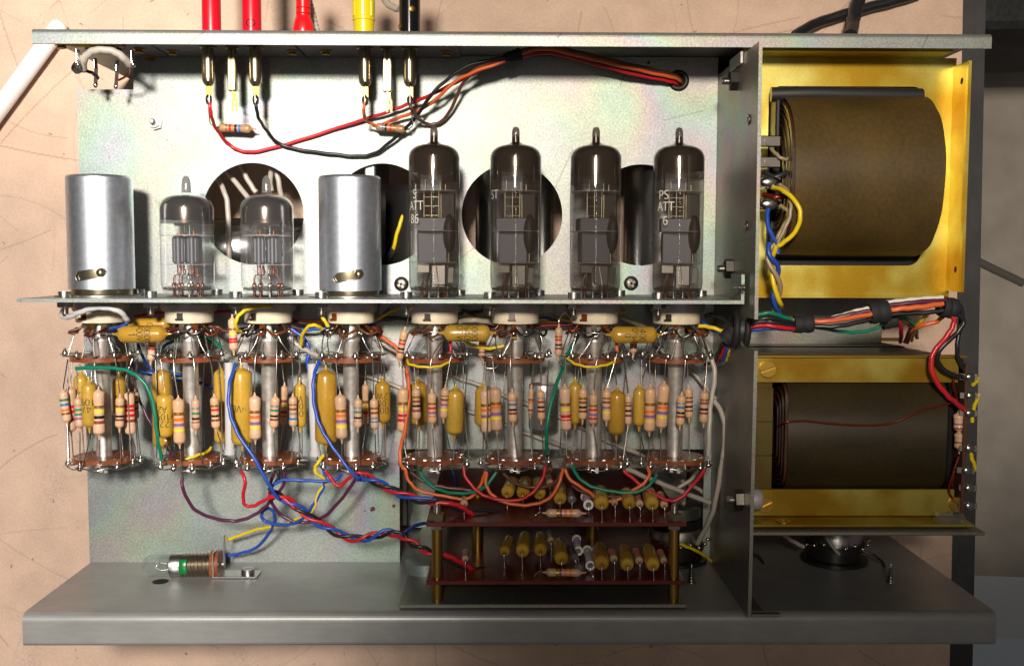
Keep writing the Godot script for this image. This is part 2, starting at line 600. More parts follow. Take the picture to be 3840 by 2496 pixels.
func resistor(label: String, group: String, lead_a: Array, a: Vector3, b: Vector3, lead_b: Array, dia: float, bands: String, tan := false) -> void:
	var o = thing("resistor", label, "resistor", b, group)
	var L = a.distance_to(b) * 1000.0
	var r = dia * 0.5
	var g = geo()
	g.lathe(a, b - a, [Vector2(0.3, -1.9), Vector2(0.42, -0.9), Vector2(r * 0.42, -0.25), Vector2(r * 0.72, 0.1), Vector2(r * 0.93, 0.55), Vector2(r, 1.2), Vector2(r, L * 0.19), Vector2(r * 0.93, L * 0.25), Vector2(r * 0.9, L * 0.34), Vector2(r * 0.9, L * 0.66), Vector2(r * 0.93, L * 0.75), Vector2(r, L * 0.81), Vector2(r, L - 1.2), Vector2(r * 0.93, L - 0.55), Vector2(r * 0.72, L - 0.1), Vector2(r * 0.42, L + 0.25), Vector2(0.42, L + 1.1), Vector2(0.3, L + 2.4)], 18)
	obj("body", g, M.resistor_tan if tan else [M.resistor, M.resistor_b, M.resistor_c][rng.randi() % 3], o)
	for s in bands.split(" ", false):
		var f = s.split(":")
		var t = float(f[1]) * L
		var rr = r * (1.0 if float(f[1]) < 0.19 or float(f[1]) > 0.81 else (0.9 if absf(float(f[1]) - 0.5) < 0.17 else 0.94)) + 0.05
		var q = geo()
		var w = clampf(L * 0.035, 0.32, 0.62)
		q.lathe(a, b - a, [Vector2(rr - 0.08, t - w - 0.04), Vector2(rr, t - w), Vector2(rr, t + w), Vector2(rr - 0.08, t + w + 0.04)], 18)
		obj(f[0] + "_band", q, M["band_" + f[0]], o)
	if lead_a.size() > 0:
		leads([a.lerp(b, -0.04)] + lead_a, o)
	if lead_b.size() > 0:
		leads([b.lerp(a, -0.04)] + lead_b, o)

func capacitor(label: String, group: String, lead_a: Array, a: Vector3, b: Vector3, lead_b: Array, dia: float, text: String, big := false, turn := 1.5708, off := 0.0) -> void:
	var o = thing("capacitor", label, "capacitor", b, group)
	var L = a.distance_to(b) * 1000.0
	var r = dia * 0.5
	var g = geo()
	g.lathe(a, b - a, [Vector2(0.32, -3.0), Vector2(0.5, -2.0), Vector2(0.8, -1.1), Vector2(r * 0.42, -0.5), Vector2(r * 0.74, 0.1), Vector2(r * 0.92, 0.8), Vector2(r, 1.9), Vector2(r * (0.985 if big else 1.0), L * 0.2), Vector2(r, L * 0.24), Vector2(r, L - 1.9), Vector2(r * 0.92, L - 0.8), Vector2(r * 0.74, L - 0.1), Vector2(r * 0.42, L + 0.4), Vector2(0.8, L + 0.9), Vector2(0.5, L + 1.8), Vector2(0.32, L + 3.2)], 24)
	obj("body", g, [M.mustard, M.mustard_b, M.mustard_c][rng.randi() % 3], o)
	var lines = text.split("|", false)
	for k in lines.size():
		var gap = clampf(L * 0.72 / lines.size(), 1.5, 3.1)
		var along_shift = (k - (lines.size() - 1) * 0.5) * gap / L
		var at = 0.5 + (along_shift if turn == 0.0 or turn == PI else 0.0)
		var os = off
		if turn != 0.0 and turn != PI:
			os += 0.0
			at = 0.5 + along_shift * (-1.0 if turn > 0 else 1.0) * -1.0
		text_round("lettering", lines[k], gap * 0.85, a, b, r, Vector3.UP, turn, at, os, M.ink, o)
	if lead_a.size() > 0:
		leads([a.lerp(b, -0.06)] + lead_a, o)
	if lead_b.size() > 0:
		leads([b.lerp(a, -0.06)] + lead_b, o)

func sleeve_part(label: String, group: String, lead_a: Array, a: Vector3, b: Vector3, lead_b: Array, dia: float) -> void:      # white ceramic tube with a hollow end
	var o = thing("ceramic_tube_resistor", label, "resistor", b, group)
	var L = a.distance_to(b) * 1000.0
	var r = dia * 0.5
	var g = geo()
	g.lathe(a, b - a, [Vector2(r * 0.6, 0.6), Vector2(r * 0.6, 0.0), Vector2(r, 0.0), Vector2(r, 1.3), Vector2(r * 0.8, 1.5), Vector2(r * 0.8, L - 1.5), Vector2(r, L - 1.3), Vector2(r, L), Vector2(r * 0.6, L), Vector2(r * 0.6, L - 0.6)], 18)
	obj("body", g, M.white_plastic, o)
	var q = geo()
	q.lathe(a, b - a, [Vector2(0.0, 0.5), Vector2(r * 0.6, 0.5)], 14)
	q.lathe(a, b - a, [Vector2(r * 0.6, L - 0.5), Vector2(0.0, L - 0.5)], 14)
	obj("bore", q, M.steel_dark, o)
	for t in [0.4, 0.5, 0.62]:
		var w = geo()
		w.lathe(a, b - a, [Vector2(r * 0.8 - 0.05, t * L - 0.3), Vector2(r * 0.84, t * L - 0.3), Vector2(r * 0.84, t * L + 0.3), Vector2(r * 0.8 - 0.05, t * L + 0.3)], 14)
		obj("violet_band", w, M.band_violet, o)
	leads(lead_b, o)

func diode(label: String, group: String, a: Vector3, b: Vector3, lead_b: Array, dia: float) -> void:
	var o = thing("diode", label, "diode", b, group)
	var L = a.distance_to(b) * 1000.0
	var r = dia * 0.5
	var g = geo()
	g.lathe(a, b - a, [Vector2(0.0, 0.0), Vector2(r * 0.8, 0.0), Vector2(r, 0.5), Vector2(r, L * 0.6), Vector2(0.0, L * 0.6)], 16)
	obj("red_half", g, mat(rgb(120, 22, 32), 0.3), o)
	var q = geo()
	q.lathe(a, b - a, [Vector2(0.0, L * 0.6), Vector2(r, L * 0.6), Vector2(r, L - 0.5), Vector2(r * 0.7, L), Vector2(0.0, L)], 16)
	obj("grey_half", q, mat(rgb(96, 84, 88), 0.35), o)
	leads(lead_b, o)

func wire(color: String, r: float, label: String, pts: Array, group := "insulated hook-up wires", bare_a := Vector3.ZERO, bare_b := Vector3.ZERO) -> void:
	cur = pts[0]
	var g = geo()
	var path = curve(pts, 6)
	for k in range(1, path.size() - 1):      # a wire that has been bent by hand is never quite even
		path[k] += Vector3(sin(k * 1.13 + r * 40.0 + pts[0].x * 900.0), 0.6 * sin(k * 0.83 + pts[0].z * 700.0), sin(k * 1.41 + pts[0].z * 1300.0)) * 0.00011
	g.sweep(path, r * 1.04, 9)
	var o = obj("%s_wire" % color.trim_prefix("floor_") if color != "clear_braid" else "braided_lead", g, M["wire_" + color])
	tag(o, label, "wire", group)
	for e in [[pts[0], bare_a], [pts[pts.size() - 1], bare_b]]:
		if e[1] != Vector3.ZERO:
			g = geo()
			g.sweep([e[0], e[0] + e[1] * 0.0005, e[0] + e[1] * 0.001], 0.42, 6)
			obj("stripped_end", g, M.tin, o)

func twisted(names: Array, labels: Array, pts: Array, r: float, pitch: float, swing: float) -> void:      # strands laid round a common path
	var mid = along(curve(pts, 8), 1.2)
	for s in names.size():
		var out = []
		for k in mid.size():
			var t = (mid[mini(k + 1, mid.size() - 1)] - mid[maxi(k - 1, 0)]).normalized()
			var x = t.cross(Vector3.UP).normalized()
			var y = x.cross(t)
			var wob = 1.0 + 0.25 * sin(k * 0.21 + s * 2.0)
			var a = TAU * (k * 1.2 / pitch + float(s) / names.size()) + 0.5 * sin(k * 0.11)
			out.append(mid[k] + (x * cos(a) + y * sin(a)) * swing * wob * 0.001)
		cur = out[0]
		var g = geo()
		g.sweep(out, r, 9)
		var o = obj("%s_wire" % names[s], g, M["wire_" + names[s]])
		tag(o, labels[s], "wire", "twisted wires to the circuit boards")

# ---- turrets, tubes, cans ------------------------------------------------------------------------------------------------------------
func ring_pt(x: float, z: float, r: float, a: float) -> Vector3:
	return v(x + r * sin(a), 32.0 + r * cos(a), z)

func turret(n: int, x: float, word: String) -> void:
	var o = thing("component_turret", "aluminium turret with ceramic socket and two tag discs, %s from the left" % word, "turret", v(x, 32, 19), "component turrets below the tube bracket")
	var c = v(x, 32, 0)
	var Z = Vector3(0, 0, 1)
	var g = geo()
	g.lathe(c, Z, [Vector2(9.0, 18.9), Vector2(12.2, 18.9), Vector2(12.2, 20.6), Vector2(11.9, 22.0), Vector2(11.3, 23.6), Vector2(9.8, 23.6)], 36)
	obj("mounting_ring", g, M.cadmium, o)
	g = geo()
	g.lathe(c, Z, [Vector2(9.9, 23.5), Vector2(10.3, 23.7), Vector2(10.2, 28.0), Vector2(9.9, 28.6), Vector2(0.0, 28.6)], 36)
	obj("ceramic_body", g, M.ceramic, o)
	# the notch tag folded over the ceramic rim
	g = geo()
	var na = -0.35 + 0.25 * sin(n * 1.7)
	g.box(Transform3D(Basis(Vector3(0, 0, 1), -na), ring_pt(x, 25.6, 10.3, na)), Vector3(2.6, 0.5, 2.8), 0.1)
	g.box(Transform3D(Basis(Vector3(0, 0, 1), -na), ring_pt(x, 26.8, 11.2, na)), Vector3(3.4, 0.7, 0.8), 0.15)
	obj("rim_tag", g, M.flux if n % 3 == 0 else M.steel_dark, o)
	g = geo()
	g.lathe(c, Z, [Vector2(3.6, 28.6), Vector2(3.6, 41.0), Vector2(3.35, 41.4), Vector2(3.35, 91.5), Vector2(2.6, 91.5), Vector2(2.6, 60.0)], 28)
	obj("rod", g, M.rod, o)
	g = geo()
	g.lathe(c, Z, [Vector2(3.6, 33.0), Vector2(4.05, 33.2), Vector2(4.05, 36.6), Vector2(3.6, 36.9)], 24)
	g.ball(ring_pt(x, 35.0, 4.0, 0.05), Vector3(0.5, 0.5, 0.5), 8)
	obj("rod_collar", g, M.rod, o)
	g = geo()
	for s in [-1.0, 1.0]:
		g.box(Transform3D(Basis(), v(x + s * 1.4, 33.5 + s, 92.6)), Vector3(1.6, 0.7, 3.6), 0.1)
	obj("rod_claw", g, M.rod, o)
	for k in 9:      # the solder tags of the socket
		var a = TAU * (k + 0.5) / 9.0 + 0.2
		var wob = rng.randf_range(-0.16, 0.16)
		var p0 = ring_pt(x, 28.2, 6.6, a)
		var p1 = ring_pt(x, 30.4, 8.0, a + wob * 0.4)
		var p2 = ring_pt(x, 33.2 + rng.randf() * 1.4, 11.4 + rng.randf(), a + wob)
		var t = geo()
		var out = (p1 - v(x, 32, 30.4)).normalized()
		t.bar(p0, p1, 2.5, 0.35, out)
		t.bar(p1, p2, 2.4, 0.35, out + Z * -0.8)
		var m = obj("solder_tag", t, [M.steel, M.flux, M.steel_dark, M.nickel, M.brass][(k * 3 + n) % 5], o)
		if cos(a) > -0.4:
			var b = geo()
			b.ball(p1.lerp(p2, 0.55), Vector3(0.95, 0.8, 1.1), 10)
			obj("solder_blob", b, M.solder if (k + n) % 4 != 0 else M.flux, m)
	for lay in [[43.1, -0.9, "upper_disc"], [87.0, 2.7, "lower_disc"]]:
		g = geo()
		g.lathe(c, Z, [Vector2(3.4, lay[0]), Vector2(13.0, lay[0]), Vector2(13.0, lay[0] + 2.0), Vector2(3.4, lay[0] + 2.0)], 40)
		var disc = obj(lay[2], g, M.phenolic, o)
		for k in 12:
			var a = TAU * (k + 0.35) / 12.0 + 0.13 * sin(n * 2.3)
			var zz = lay[0] + (lay[1] if lay[1] < 0 else 2.0)
			var t = geo()
			var tilt = rng.randf_range(-0.7, 0.7)
			t.bar(ring_pt(x, zz + 0.25, 10.2, a), ring_pt(x, zz + 0.25 + tilt * 0.4, 16.0 + rng.randf(), a + rng.randf_range(-0.05, 0.05)), 2.3, 0.4, Z)
			t.bar(ring_pt(x, lay[0] - 0.25, 11.5, a), ring_pt(x, lay[0] + 2.2, 12.2, a), 1.4, 0.3, Vector3.UP)
			obj("tag", t, [M.tin, M.steel, M.nickel][k % 3], disc)
			if cos(a) > -0.2 and (k + n) % 5 != 0:
				var b = geo()
				var q = ring_pt(x, zz + (-0.3 if lay[1] < 0 else 0.9), 15.0, a)
				b.lathe(q, Z, [Vector2(0.35, -2.2), Vector2(0.6, -1.3), Vector2(1.25, -0.1), Vector2(1.2, 0.6), Vector2(0.6, 1.2), Vector2(0.0, 1.3)], 10)
				obj("solder_blob", b, M.solder, disc)
	# bare wires from the socket tags to the upper disc, and the earth ring under the lower one
	for k in 9:
		var a = TAU * (k + 0.5) / 9.0 + 0.2
		if cos(a) < -0.75 and k % 2:
			continue
		g = geo()
		var a2 = a + rng.randf_range(-0.45, 0.45)
		g.sweep(curve([ring_pt(x, 32.5, 11.0, a), ring_pt(x, 37.0, 12.6, lerpf(a, a2, 0.3)), ring_pt(x, 43.0, 14.6, a2)], 4), 0.26, 6)
		obj("bare_wire", g, M.tin, o)
	for k in 4:
		var a = -1.3 + k * 0.8 + 0.3 * sin(n * 1.9 + k)
		g = geo()
		g.sweep(curve([ring_pt(x, 31.0, 9.5, a), ring_pt(x, 33.0 + k % 2, 12.5, a + 0.2), ring_pt(x, 32.0, 13.5, a + 0.55), ring_pt(x, 30.6, 10.0, a + 0.8)], 5), 0.55, 7)
		obj("jumper_wire", g, [M.wire_brown, M.enamel, M.wire_black, M.steel_dark, M.flux][(k + n) % 5], o)
	g = geo()
	var loop = []
	for k in 15:
		var a = -1.5 + 3.0 * k / 14.0
		loop.append(ring_pt(x, 90.4 + 0.5 * sin(k * 1.9), 15.2 + 0.4 * sin(k * 2.7), a))
	g.sweep(loop, 0.32, 6)
	obj("earth_wire", g, M.tin, o)
	for k in 7:
		g = geo()
		var a = TAU * k / 7.0 + 2.0 + n
		if cos(a) > 0.5:
			continue
		g.sweep(curve([ring_pt(x, 45.0, 14.8, a), ring_pt(x, 66.0, 13.0 + 2.0 * rng.randf(), a + 0.1), ring_pt(x, 88.0, 15.0, a + 0.05)], 4), 0.27, 6)
		obj("bare_wire", g, M.tin, o)

func tube_long(x: float, label: String, marks: Array, twist := 0.0, flash := 53.5) -> void:
	var o = thing("vacuum_tube", label, "vacuum tube", v(x, 32, 17.2), "tall smoky vacuum tubes")
	var c = v(x, 32, 17.2)
	var Z = Vector3(0, 0, -1)
	var prof = [Vector2(0.0, 0.9), Vector2(6.0, 0.6), Vector2(8.6, 1.0), Vector2(10.2, 2.3), Vector2(10.8, 4.4), Vector2(10.95, 7.0), Vector2(11.0, 59.5)]
	for k in range(1, 9):
		var a = PI * 0.5 * k / 8.0
		prof.append(Vector2(2.6 + 8.4 * cos(a) ** 0.8, 59.5 + 5.6 * sin(a)))
	prof.append_array([Vector2(1.95, 66.0), Vector2(1.75, 67.2), Vector2(1.75, 69.6), Vector2(1.6, 71.4), Vector2(1.1, 72.6), Vector2(0.0, 73.0)])
	var g = geo()
	g.lathe(c, Z, prof, 40)
	obj("glass_envelope", g, M.glass_smoky, o)
	g = geo()
	g.lathe(c, Z, [Vector2(1.5, 68.9), Vector2(1.68, 69.4), Vector2(1.55, 71.3), Vector2(1.05, 72.4), Vector2(0.0, 72.8)], 18)
	obj("sealed_tip", g, M.tip_glass, o)
	g = geo()
	var gp = [Vector2(10.7, flash), Vector2(10.7, 59.4)]
	for k in range(1, 8):
		var a = PI * 0.5 * k / 8.0
		gp.append(Vector2(2.4 + 8.2 * cos(a) ** 0.8, 59.4 + 5.4 * sin(a)))
	gp.append_array([Vector2(1.6, 66.2), Vector2(1.5, 68.8)])
	g.lathe(c, Z, gp, 40)
	obj("getter_coating", g, M.getter, o)
	g = geo()
	g.lathe(c, Z, [Vector2(10.7, flash - 4.0), Vector2(10.7, flash - 0.1)], 40)
	obj("thin_getter_coating", g, M.getter_thin, o)
	for t in [45.0, 28.0, 14.6]:
		g = geo()
		g.lathe(c, Z, [Vector2(0.0, t), Vector2(10.4, t), Vector2(10.4, t + 0.3), Vector2(0.0, t + 0.3)], 24)
		obj("mica_disc", g, M.mica, o)
	g = geo()
	g.box(Transform3D(Basis(), c + Vector3(-0.6, 0, -21.3) * 0.001), Vector3(12.6, 8.5, 13.2), 0.35)
	obj("anode", g, M.plate, o)
	g = geo()
	g.box(Transform3D(Basis(), c + Vector3(-0.4, 0, -31.0) * 0.001), Vector3(14.6, 9.5, 5.8), 0.35)
	obj("screen_collar", g, M.plate, o)
	g = geo()
	g.box(Transform3D(Basis(), c + Vector3(-1.2, -1.0, -50.2) * 0.001), Vector3(9.6, 5.5, 10.4), 0.3)
	obj("upper_anode", g, M.plate, o)
	g = geo()
	g.lathe(c + Vector3(2.0, -2.5, 0) * 0.001, Z, [Vector2(4.4, 28.4), Vector2(4.4, 44.8)], 16)
	g.box(Transform3D(Basis(), c + Vector3(5.8, -2.0, -38.0) * 0.001), Vector3(6.4, 8.5, 13.0), 0.4)
	g.ball(c + Vector3(6.6, 3.0, -27.0) * 0.001, Vector3(2.8, 4.2, 8.5), 16)
	obj("dark_shield", g, M.smoke, o)
	g = geo()
	for q in [-4.2, -1.0, 2.2, 3.1]:
		g.sweep([c + Vector3(q, 2.6, -33.5) * 0.001, c + Vector3(q, 2.6, -46.0 if q < 3 else -44.0) * 0.001], 0.26, 6)
	for t in [34.8, 38.8, 42.6]:
		g.sweep([c + Vector3(-4.2, 2.6, -t) * 0.001, c + Vector3(2.2, 2.6, -t) * 0.001], 0.2, 5)
	for q in [5.6, 6.3]:
		g.sweep([c + Vector3(q, 2.0, -14.8) * 0.001, c + Vector3(q, 2.0, -27.5) * 0.001], 0.25, 6)
	for q in [[2.8, 45, 49], [5.0, 45, 48], [-3.5, 45, 50]]:
		g.sweep([c + Vector3(q[0], 3.4, -q[1]) * 0.001, c + Vector3(q[0], 3.4, -q[2]) * 0.001], 0.25, 6)
	obj("support_rods", g, M.nickel, o)
	g = geo()
	g.box(Transform3D(Basis(), c + Vector3(2.0, 1.0, -9.4) * 0.001), Vector3(6.2, 6.0, 9.0), 0.4)
	g.box(Transform3D(Basis(), c + Vector3(-4.5, 3.5, -12.2) * 0.001), Vector3(5.0, 0.4, 3.6), 0.1)
	g.bar(c + Vector3(7.0, 3.0, -6.0) * 0.001, c + Vector3(7.4, 3.4, -12.6) * 0.001, 2.4, 0.3, Vector3(0, 1, 0))
	obj("lower_shield", g, M.steel_dark, o)
	for k in 9:
		var a = TAU * (k + 0.5) / 9.0
		var p = Vector3(sin(a) * 5.8, cos(a) * 5.8, 0)
		g = geo()
		g.sweep([c + (p + Vector3(0, 0, 2.5)) * 0.001, c + (p + Vector3(0, 0, -4.2)) * 0.001], 0.5, 7)
		g.sweep(curve([c + (p + Vector3(0, 0, -4.0)) * 0.001, c + (p * 0.9 + Vector3(0, 0.6, -6.8)) * 0.001, c + (p * (0.5 + 0.35 * sin(k * 2.1)) + Vector3(0, 1.0, -13.5)) * 0.001], 4), 0.24, 6)
		obj("pin", g, M.copper if k % 2 else M.steel, o)
	g = geo()
	g.lathe(c, Z, [Vector2(0.0, 2.6), Vector2(8.8, 2.6), Vector2(10.2, 3.2), Vector2(10.2, 4.0), Vector2(8.6, 4.6), Vector2(5.0, 5.0), Vector2(0.0, 5.0)], 28)
	obj("pressed_glass_base", g, M.smoke_glass, o)
	turned(o, 4, twist)
	for mk in marks:
		text_round("printed_mark", mk[0], 3.6, c, c + Z * 0.073, 11.0, Vector3.UP, 0.0, mk[1] / 73.0, mk[2], M.print_white, o)

func turned(o: Node3D, from: int, angle: float) -> void:      # a tube's inner parts turned about its axis
	for k in range(from, o.get_child_count()):
		if not o.get_child(k).name.begins_with("printed"):
			o.get_child(k).rotation.z = angle

func tube_short(x: float, label: String) -> void:
	var o = thing("vacuum_tube", label, "vacuum tube", v(x, 32, 17.2), "short clear vacuum tubes")
	var c = v(x, 32, 17.2)
	var Z = Vector3(0, 0, -1)
	var R = 11.2
	var prof = [Vector2(0.0, 0.9), Vector2(6.0, 0.6), Vector2(8.8, 1.0), Vector2(10.4, 2.4), Vector2(R - 0.1, 4.6), Vector2(R, 7.0), Vector2(R, 37.5)]
	for k in range(1, 9):
		var a = PI * 0.5 * k / 8.0
		prof.append(Vector2(2.6 + (R - 2.6) * cos(a) ** 0.75, 37.5 + 5.8 * sin(a)))
	prof.append_array([Vector2(2.1, 44.2), Vector2(1.95, 45.6), Vector2(1.95, 47.6), Vector2(1.7, 49.8), Vector2(1.0, 51.3), Vector2(0.0, 51.7)])
	var g = geo()
	g.lathe(c, Z, prof, 40)
	obj("glass_envelope", g, M.glass, o)
	g = geo()
	g.lathe(c, Z, [Vector2(1.9, 44.3), Vector2(1.86, 47.6), Vector2(1.62, 49.7), Vector2(0.95, 51.1), Vector2(0.0, 51.5)], 18)
	obj("sealed_tip", g, M.tip_glass, o)
	g = geo()
	g.lathe(c, Z, [Vector2(R - 0.3, 31.0), Vector2(R - 0.3, 32.5)], 40)
	obj("thin_getter_coating", g, M.getter_thin, o)
	g = geo()
	var gp = [Vector2(R - 0.3, 32.6), Vector2(R - 0.3, 37.4)]
	for k in range(1, 8):
		var a = PI * 0.5 * k / 8.0
		gp.append(Vector2(2.4 + (R - 2.8) * cos(a) ** 0.75, 37.4 + 5.6 * sin(a)))
	g.lathe(c, Z, gp, 40)
	obj("getter_coating", g, M.getter, o)
	for t in [25.8, 13.4]:
		g = geo()
		g.lathe(c, Z, [Vector2(0.0, t), Vector2(R - 0.6, t), Vector2(R - 0.6, t + 0.3), Vector2(0.0, t + 0.3)], 24)
		obj("mica_disc", g, M.mica, o)
	for s in [[-2.9, 5.6], [2.9, 5.4]]:
		g = geo()
		g.box(Transform3D(Basis(), c + Vector3(s[0], 0, -19.7) * 0.001), Vector3(s[1], 7.2, 12.0), 0.9)
		g.lathe(c + Vector3(s[0], 3.4, 0) * 0.001, Z, [Vector2(1.3, 13.9), Vector2(1.3, 25.5)], 12)
		obj("anode", g, M.plate, o)
		g = geo()
		for q in [-1.3, 0.0, 1.3]:
			g.sweep([c + Vector3(s[0] + q, 0.6, -9.5) * 0.001, c + Vector3(s[0] + q, 0.6, -28.2 + absf(q)) * 0.001], 0.28, 6)
		obj("grid_rods", g, M.copper, o)
	g = geo()
	g.bar(c + Vector3(-5.0, 1.5, -30.6) * 0.001, c + Vector3(5.5, 1.5, -30.4) * 0.001, 2.0, 0.4, Vector3(0, 0.6, 1))
	g.sweep([c + Vector3(1.5, 1.5, -30.4) * 0.001, c + Vector3(1.5, 1.2, -26.0) * 0.001], 0.25, 6)
	obj("getter_holder", g, M.steel, o)
	g = geo()
	g.lathe(c, Z, [Vector2(0.0, 2.4), Vector2(8.8, 2.4), Vector2(10.3, 3.0), Vector2(10.3, 3.8), Vector2(8.6, 4.3), Vector2(0.0, 4.6)], 28)
	obj("pressed_glass_base", g, M.smoke_glass, o)
	for k in 9:
		var a = TAU * (k + 0.5) / 9.0
		var p = Vector3(sin(a) * 6.0, cos(a) * 6.0, 0)
		g = geo()
		g.sweep([c + (p + Vector3(0, 0, 2.5)) * 0.001, c + (p + Vector3(0, 0, -4.0)) * 0.001], 0.5, 7)
		g.ball(c + (p + Vector3(0, 0, -4.4)) * 0.001, Vector3(1.0, 1.0, 1.4), 8)
		g.sweep(curve([c + (p + Vector3(0, 0, -4.6)) * 0.001, c + (p * 0.95 + Vector3(0, 0.4, -8.6)) * 0.001, c + (p * 0.55 + Vector3(0.8 * sin(k * 3.0), 0.6, -9.6)) * 0.001, c + (p * 0.6 + Vector3(0, 0.4, -13.3)) * 0.001], 4), 0.24, 6)
		obj("pin", g, M.copper if k % 3 else M.steel, o)

func screening_can(x: float, R: float, L0: float, L1: float, label: String, a0: float, a1: float) -> void:
	var o = thing("screening_can", label, "tube shield", v(x, 32, 17.2), "aluminium screening cans over tubes")
	var c = v(x, 32, 17.2)
	var g = geo()
	# the wall, cut through by the sloping bayonet slot; columns of quads end at the slot's edge
	var cols = 96
	var cut = func(a):      # [low, high] of the slot at this angle, or nothing
		var t = (a - a0) / (a1 - a0)
		if t <= 0.0 or t >= 1.0:
			return []
		var mid = L0 + 5.2 + 2.2 * t
		var half = 2.1
		var e = minf(t * (a1 - a0) * R, (1.0 - t) * (a1 - a0) * R)
		if e < 2.1:
			half *= sqrt(maxf(0.0, 1.0 - (1.0 - e / 2.1) ** 2))
		return [mid - half, mid + half]
	var at = func(a, l, r): return c + Vector3(sin(a) * r, cos(a) * r, -l) * 0.001
	for k in cols:
		var a = [TAU * k / cols, TAU * (k + 1) / cols]
		for j in 2:
			if a[j] > PI:
				a[j] -= TAU
		if a[1] < a[0]:
			a[1] += TAU
		var s0 = cut.call(a[0])
		var s1 = cut.call(a[1])
		var lo = [L0, L0]
		var spans = []
		if s0.size() == 0 and s1.size() == 0:
			spans = [[L0, L0, L1, L1]]
		else:
			if s0.size() == 0: s0 = [(s1[0] + s1[1]) * 0.5, (s1[0] + s1[1]) * 0.5]
			if s1.size() == 0: s1 = [(s0[0] + s0[1]) * 0.5, (s0[0] + s0[1]) * 0.5]
			spans = [[L0, L0, s0[0], s1[0]], [s0[1], s1[1], L1, L1]]
		for s in spans:
			for rr in [R, R - 0.5]:
				var n0 = Vector3(sin(a[0]), cos(a[0]), 0) * (1.0 if rr == R else -1.0)
				var n1 = Vector3(sin(a[1]), cos(a[1]), 0) * (1.0 if rr == R else -1.0)
				var f = g.p(at.call(a[0], s[0], rr), n0)
				g.p(at.call(a[1], s[1], rr), n1)
				g.p(at.call(a[1], s[3], rr), n1)
				g.p(at.call(a[0], s[2], rr), n0)
				g.face(f, f + 1, f + 2)
				g.face(f, f + 2, f + 3)
			if spans.size() == 2:      # the thickness of the sheet along the slot
				var e = [s[2], s[3]] if s[0] == L0 else [s[0], s[1]]
				g.flat([at.call(a[0], e[0], R), at.call(a[1], e[1], R), at.call(a[1], e[1], R - 0.5), at.call(a[0], e[0], R - 0.5)], Vector3(0, 0, -1 if s[0] == L0 else 1))
	g.lathe(c, Vector3(0, 0, -1), [Vector2(R, L1), Vector2(R - 0.25, L1 + 0.75), Vector2(R - 0.9, L1 + 1.2), Vector2(R - 3.5, L1 + 1.35), Vector2(R - 4.0, L1 + 1.0), Vector2(4.5, L1 + 1.0)], 48)
	g.lathe(c, Vector3(0, 0, -1), [Vector2(R, L0), Vector2(R - 0.5, L0)], 48)
	obj("can", g, M.aluminium, o)
	g = geo()
	g.lathe(c, Vector3(0, 0, -1), [Vector2(R - 1.4, 0.5), Vector2(R - 1.1, 0.9), Vector2(R - 1.0, L0 + 9.0), Vector2(R - 1.6, L0 + 9.0)], 40)
	obj("skirt", g, M.nickel, o)
	g = geo()
	g.ball(c + Vector3(sin(a1 - 0.16) * (R - 0.7), cos(a1 - 0.16) * (R - 0.7), -(L0 + 7.1)) * 0.001, Vector3(1.9, 1.9, 1.9), 14)
	obj("bayonet_stud", g, M.nickel, o)
	g = geo()
	g.lathe(c, Vector3(0, 0, -1), [Vector2(R - 2.0, 0.0), Vector2(R + 2.2, 0.0), Vector2(R + 2.2, 0.45), Vector2(R - 2.0, 0.45)], 40, Vector2(1.0, 1.0))
	for s in [-1.0, 1.0]:
		g.lathe(c + Vector3(s * 11.5, s * -9.0, 0) * 0.001, Vector3(0, 0, -1), [Vector2(0.0, 0.02), Vector2(5.0, 0.02), Vector2(5.0, 0.43), Vector2(0.0, 0.43)], 20)
	obj("foot_flange", g, M.steel, o)

func csg_box(parent: Node3D, a: Vector3, b: Vector3, m: Material, op := CSGShape3D.OPERATION_UNION) -> CSGBox3D:      # corners in mm (x, height, z)
	var c := CSGBox3D.new()
	c.size = (b - a).abs() * 0.001
	c.operation = op
	c.material = m
	parent.add_child(c)
	c.name = "sheet" if op == CSGShape3D.OPERATION_UNION else "cut"
	c.position = v((a.x + b.x) * 0.5, (a.y + b.y) * 0.5, (a.z + b.z) * 0.5) - cur
	return c

func csg_hole(parent: Node3D, at: Vector3, r: float, long: float, axis: int, m: Material) -> void:
	var c := CSGCylinder3D.new()
	c.radius = r * 0.001
	c.height = long * 0.001
	c.sides = 72 if r > 10 else 28
	c.operation = CSGShape3D.OPERATION_SUBTRACTION
	c.material = m
	parent.add_child(c)
	c.name = "hole"
	c.position = v(at.x, at.y, at.z) - cur
	if axis == 0:
		c.rotation.z = PI / 2
	elif axis == 2:
		c.rotation.x = PI / 2

func bent(pts: Array, t: float) -> PackedVector2Array:      # a bent sheet's section: pts is its outer line, t its thickness (to the left of the line)
	var a = PackedVector2Array()
	var b = PackedVector2Array()
	var n = pts.size()
	for k in n:
		var d0 = (pts[k] - pts[maxi(k - 1, 0)]).normalized()
		var d1 = (pts[mini(k + 1, n - 1)] - pts[k]).normalized()
		if k == 0: d0 = d1
		if k == n - 1: d1 = d0
		var m = (d0 + d1).normalized()
		var nn = Vector2(-m.y, m.x)
		a.append(pts[k])
		b.append(pts[k] + nn * t / maxf(0.4, nn.dot(Vector2(-d0.y, d0.x))))
	b.reverse()
	a.append_array(b)
	return a

func arc_pts(c: Vector2, r: float, a0: float, a1: float, n := 6) -> Array:
	var out = []
	for k in n + 1:
		out.append(c + Vector2.from_angle(lerpf(a0, a1, float(k) / n)) * r)
	return out

func along_x(x0: float) -> Transform3D:      # section plane: x of the polygon runs along world z, y up, depth along world x
	return Transform3D(Basis(Vector3(0, 0, 1), Vector3(0, 1, 0), Vector3(1, 0, 0)), v(x0, 0, 0))

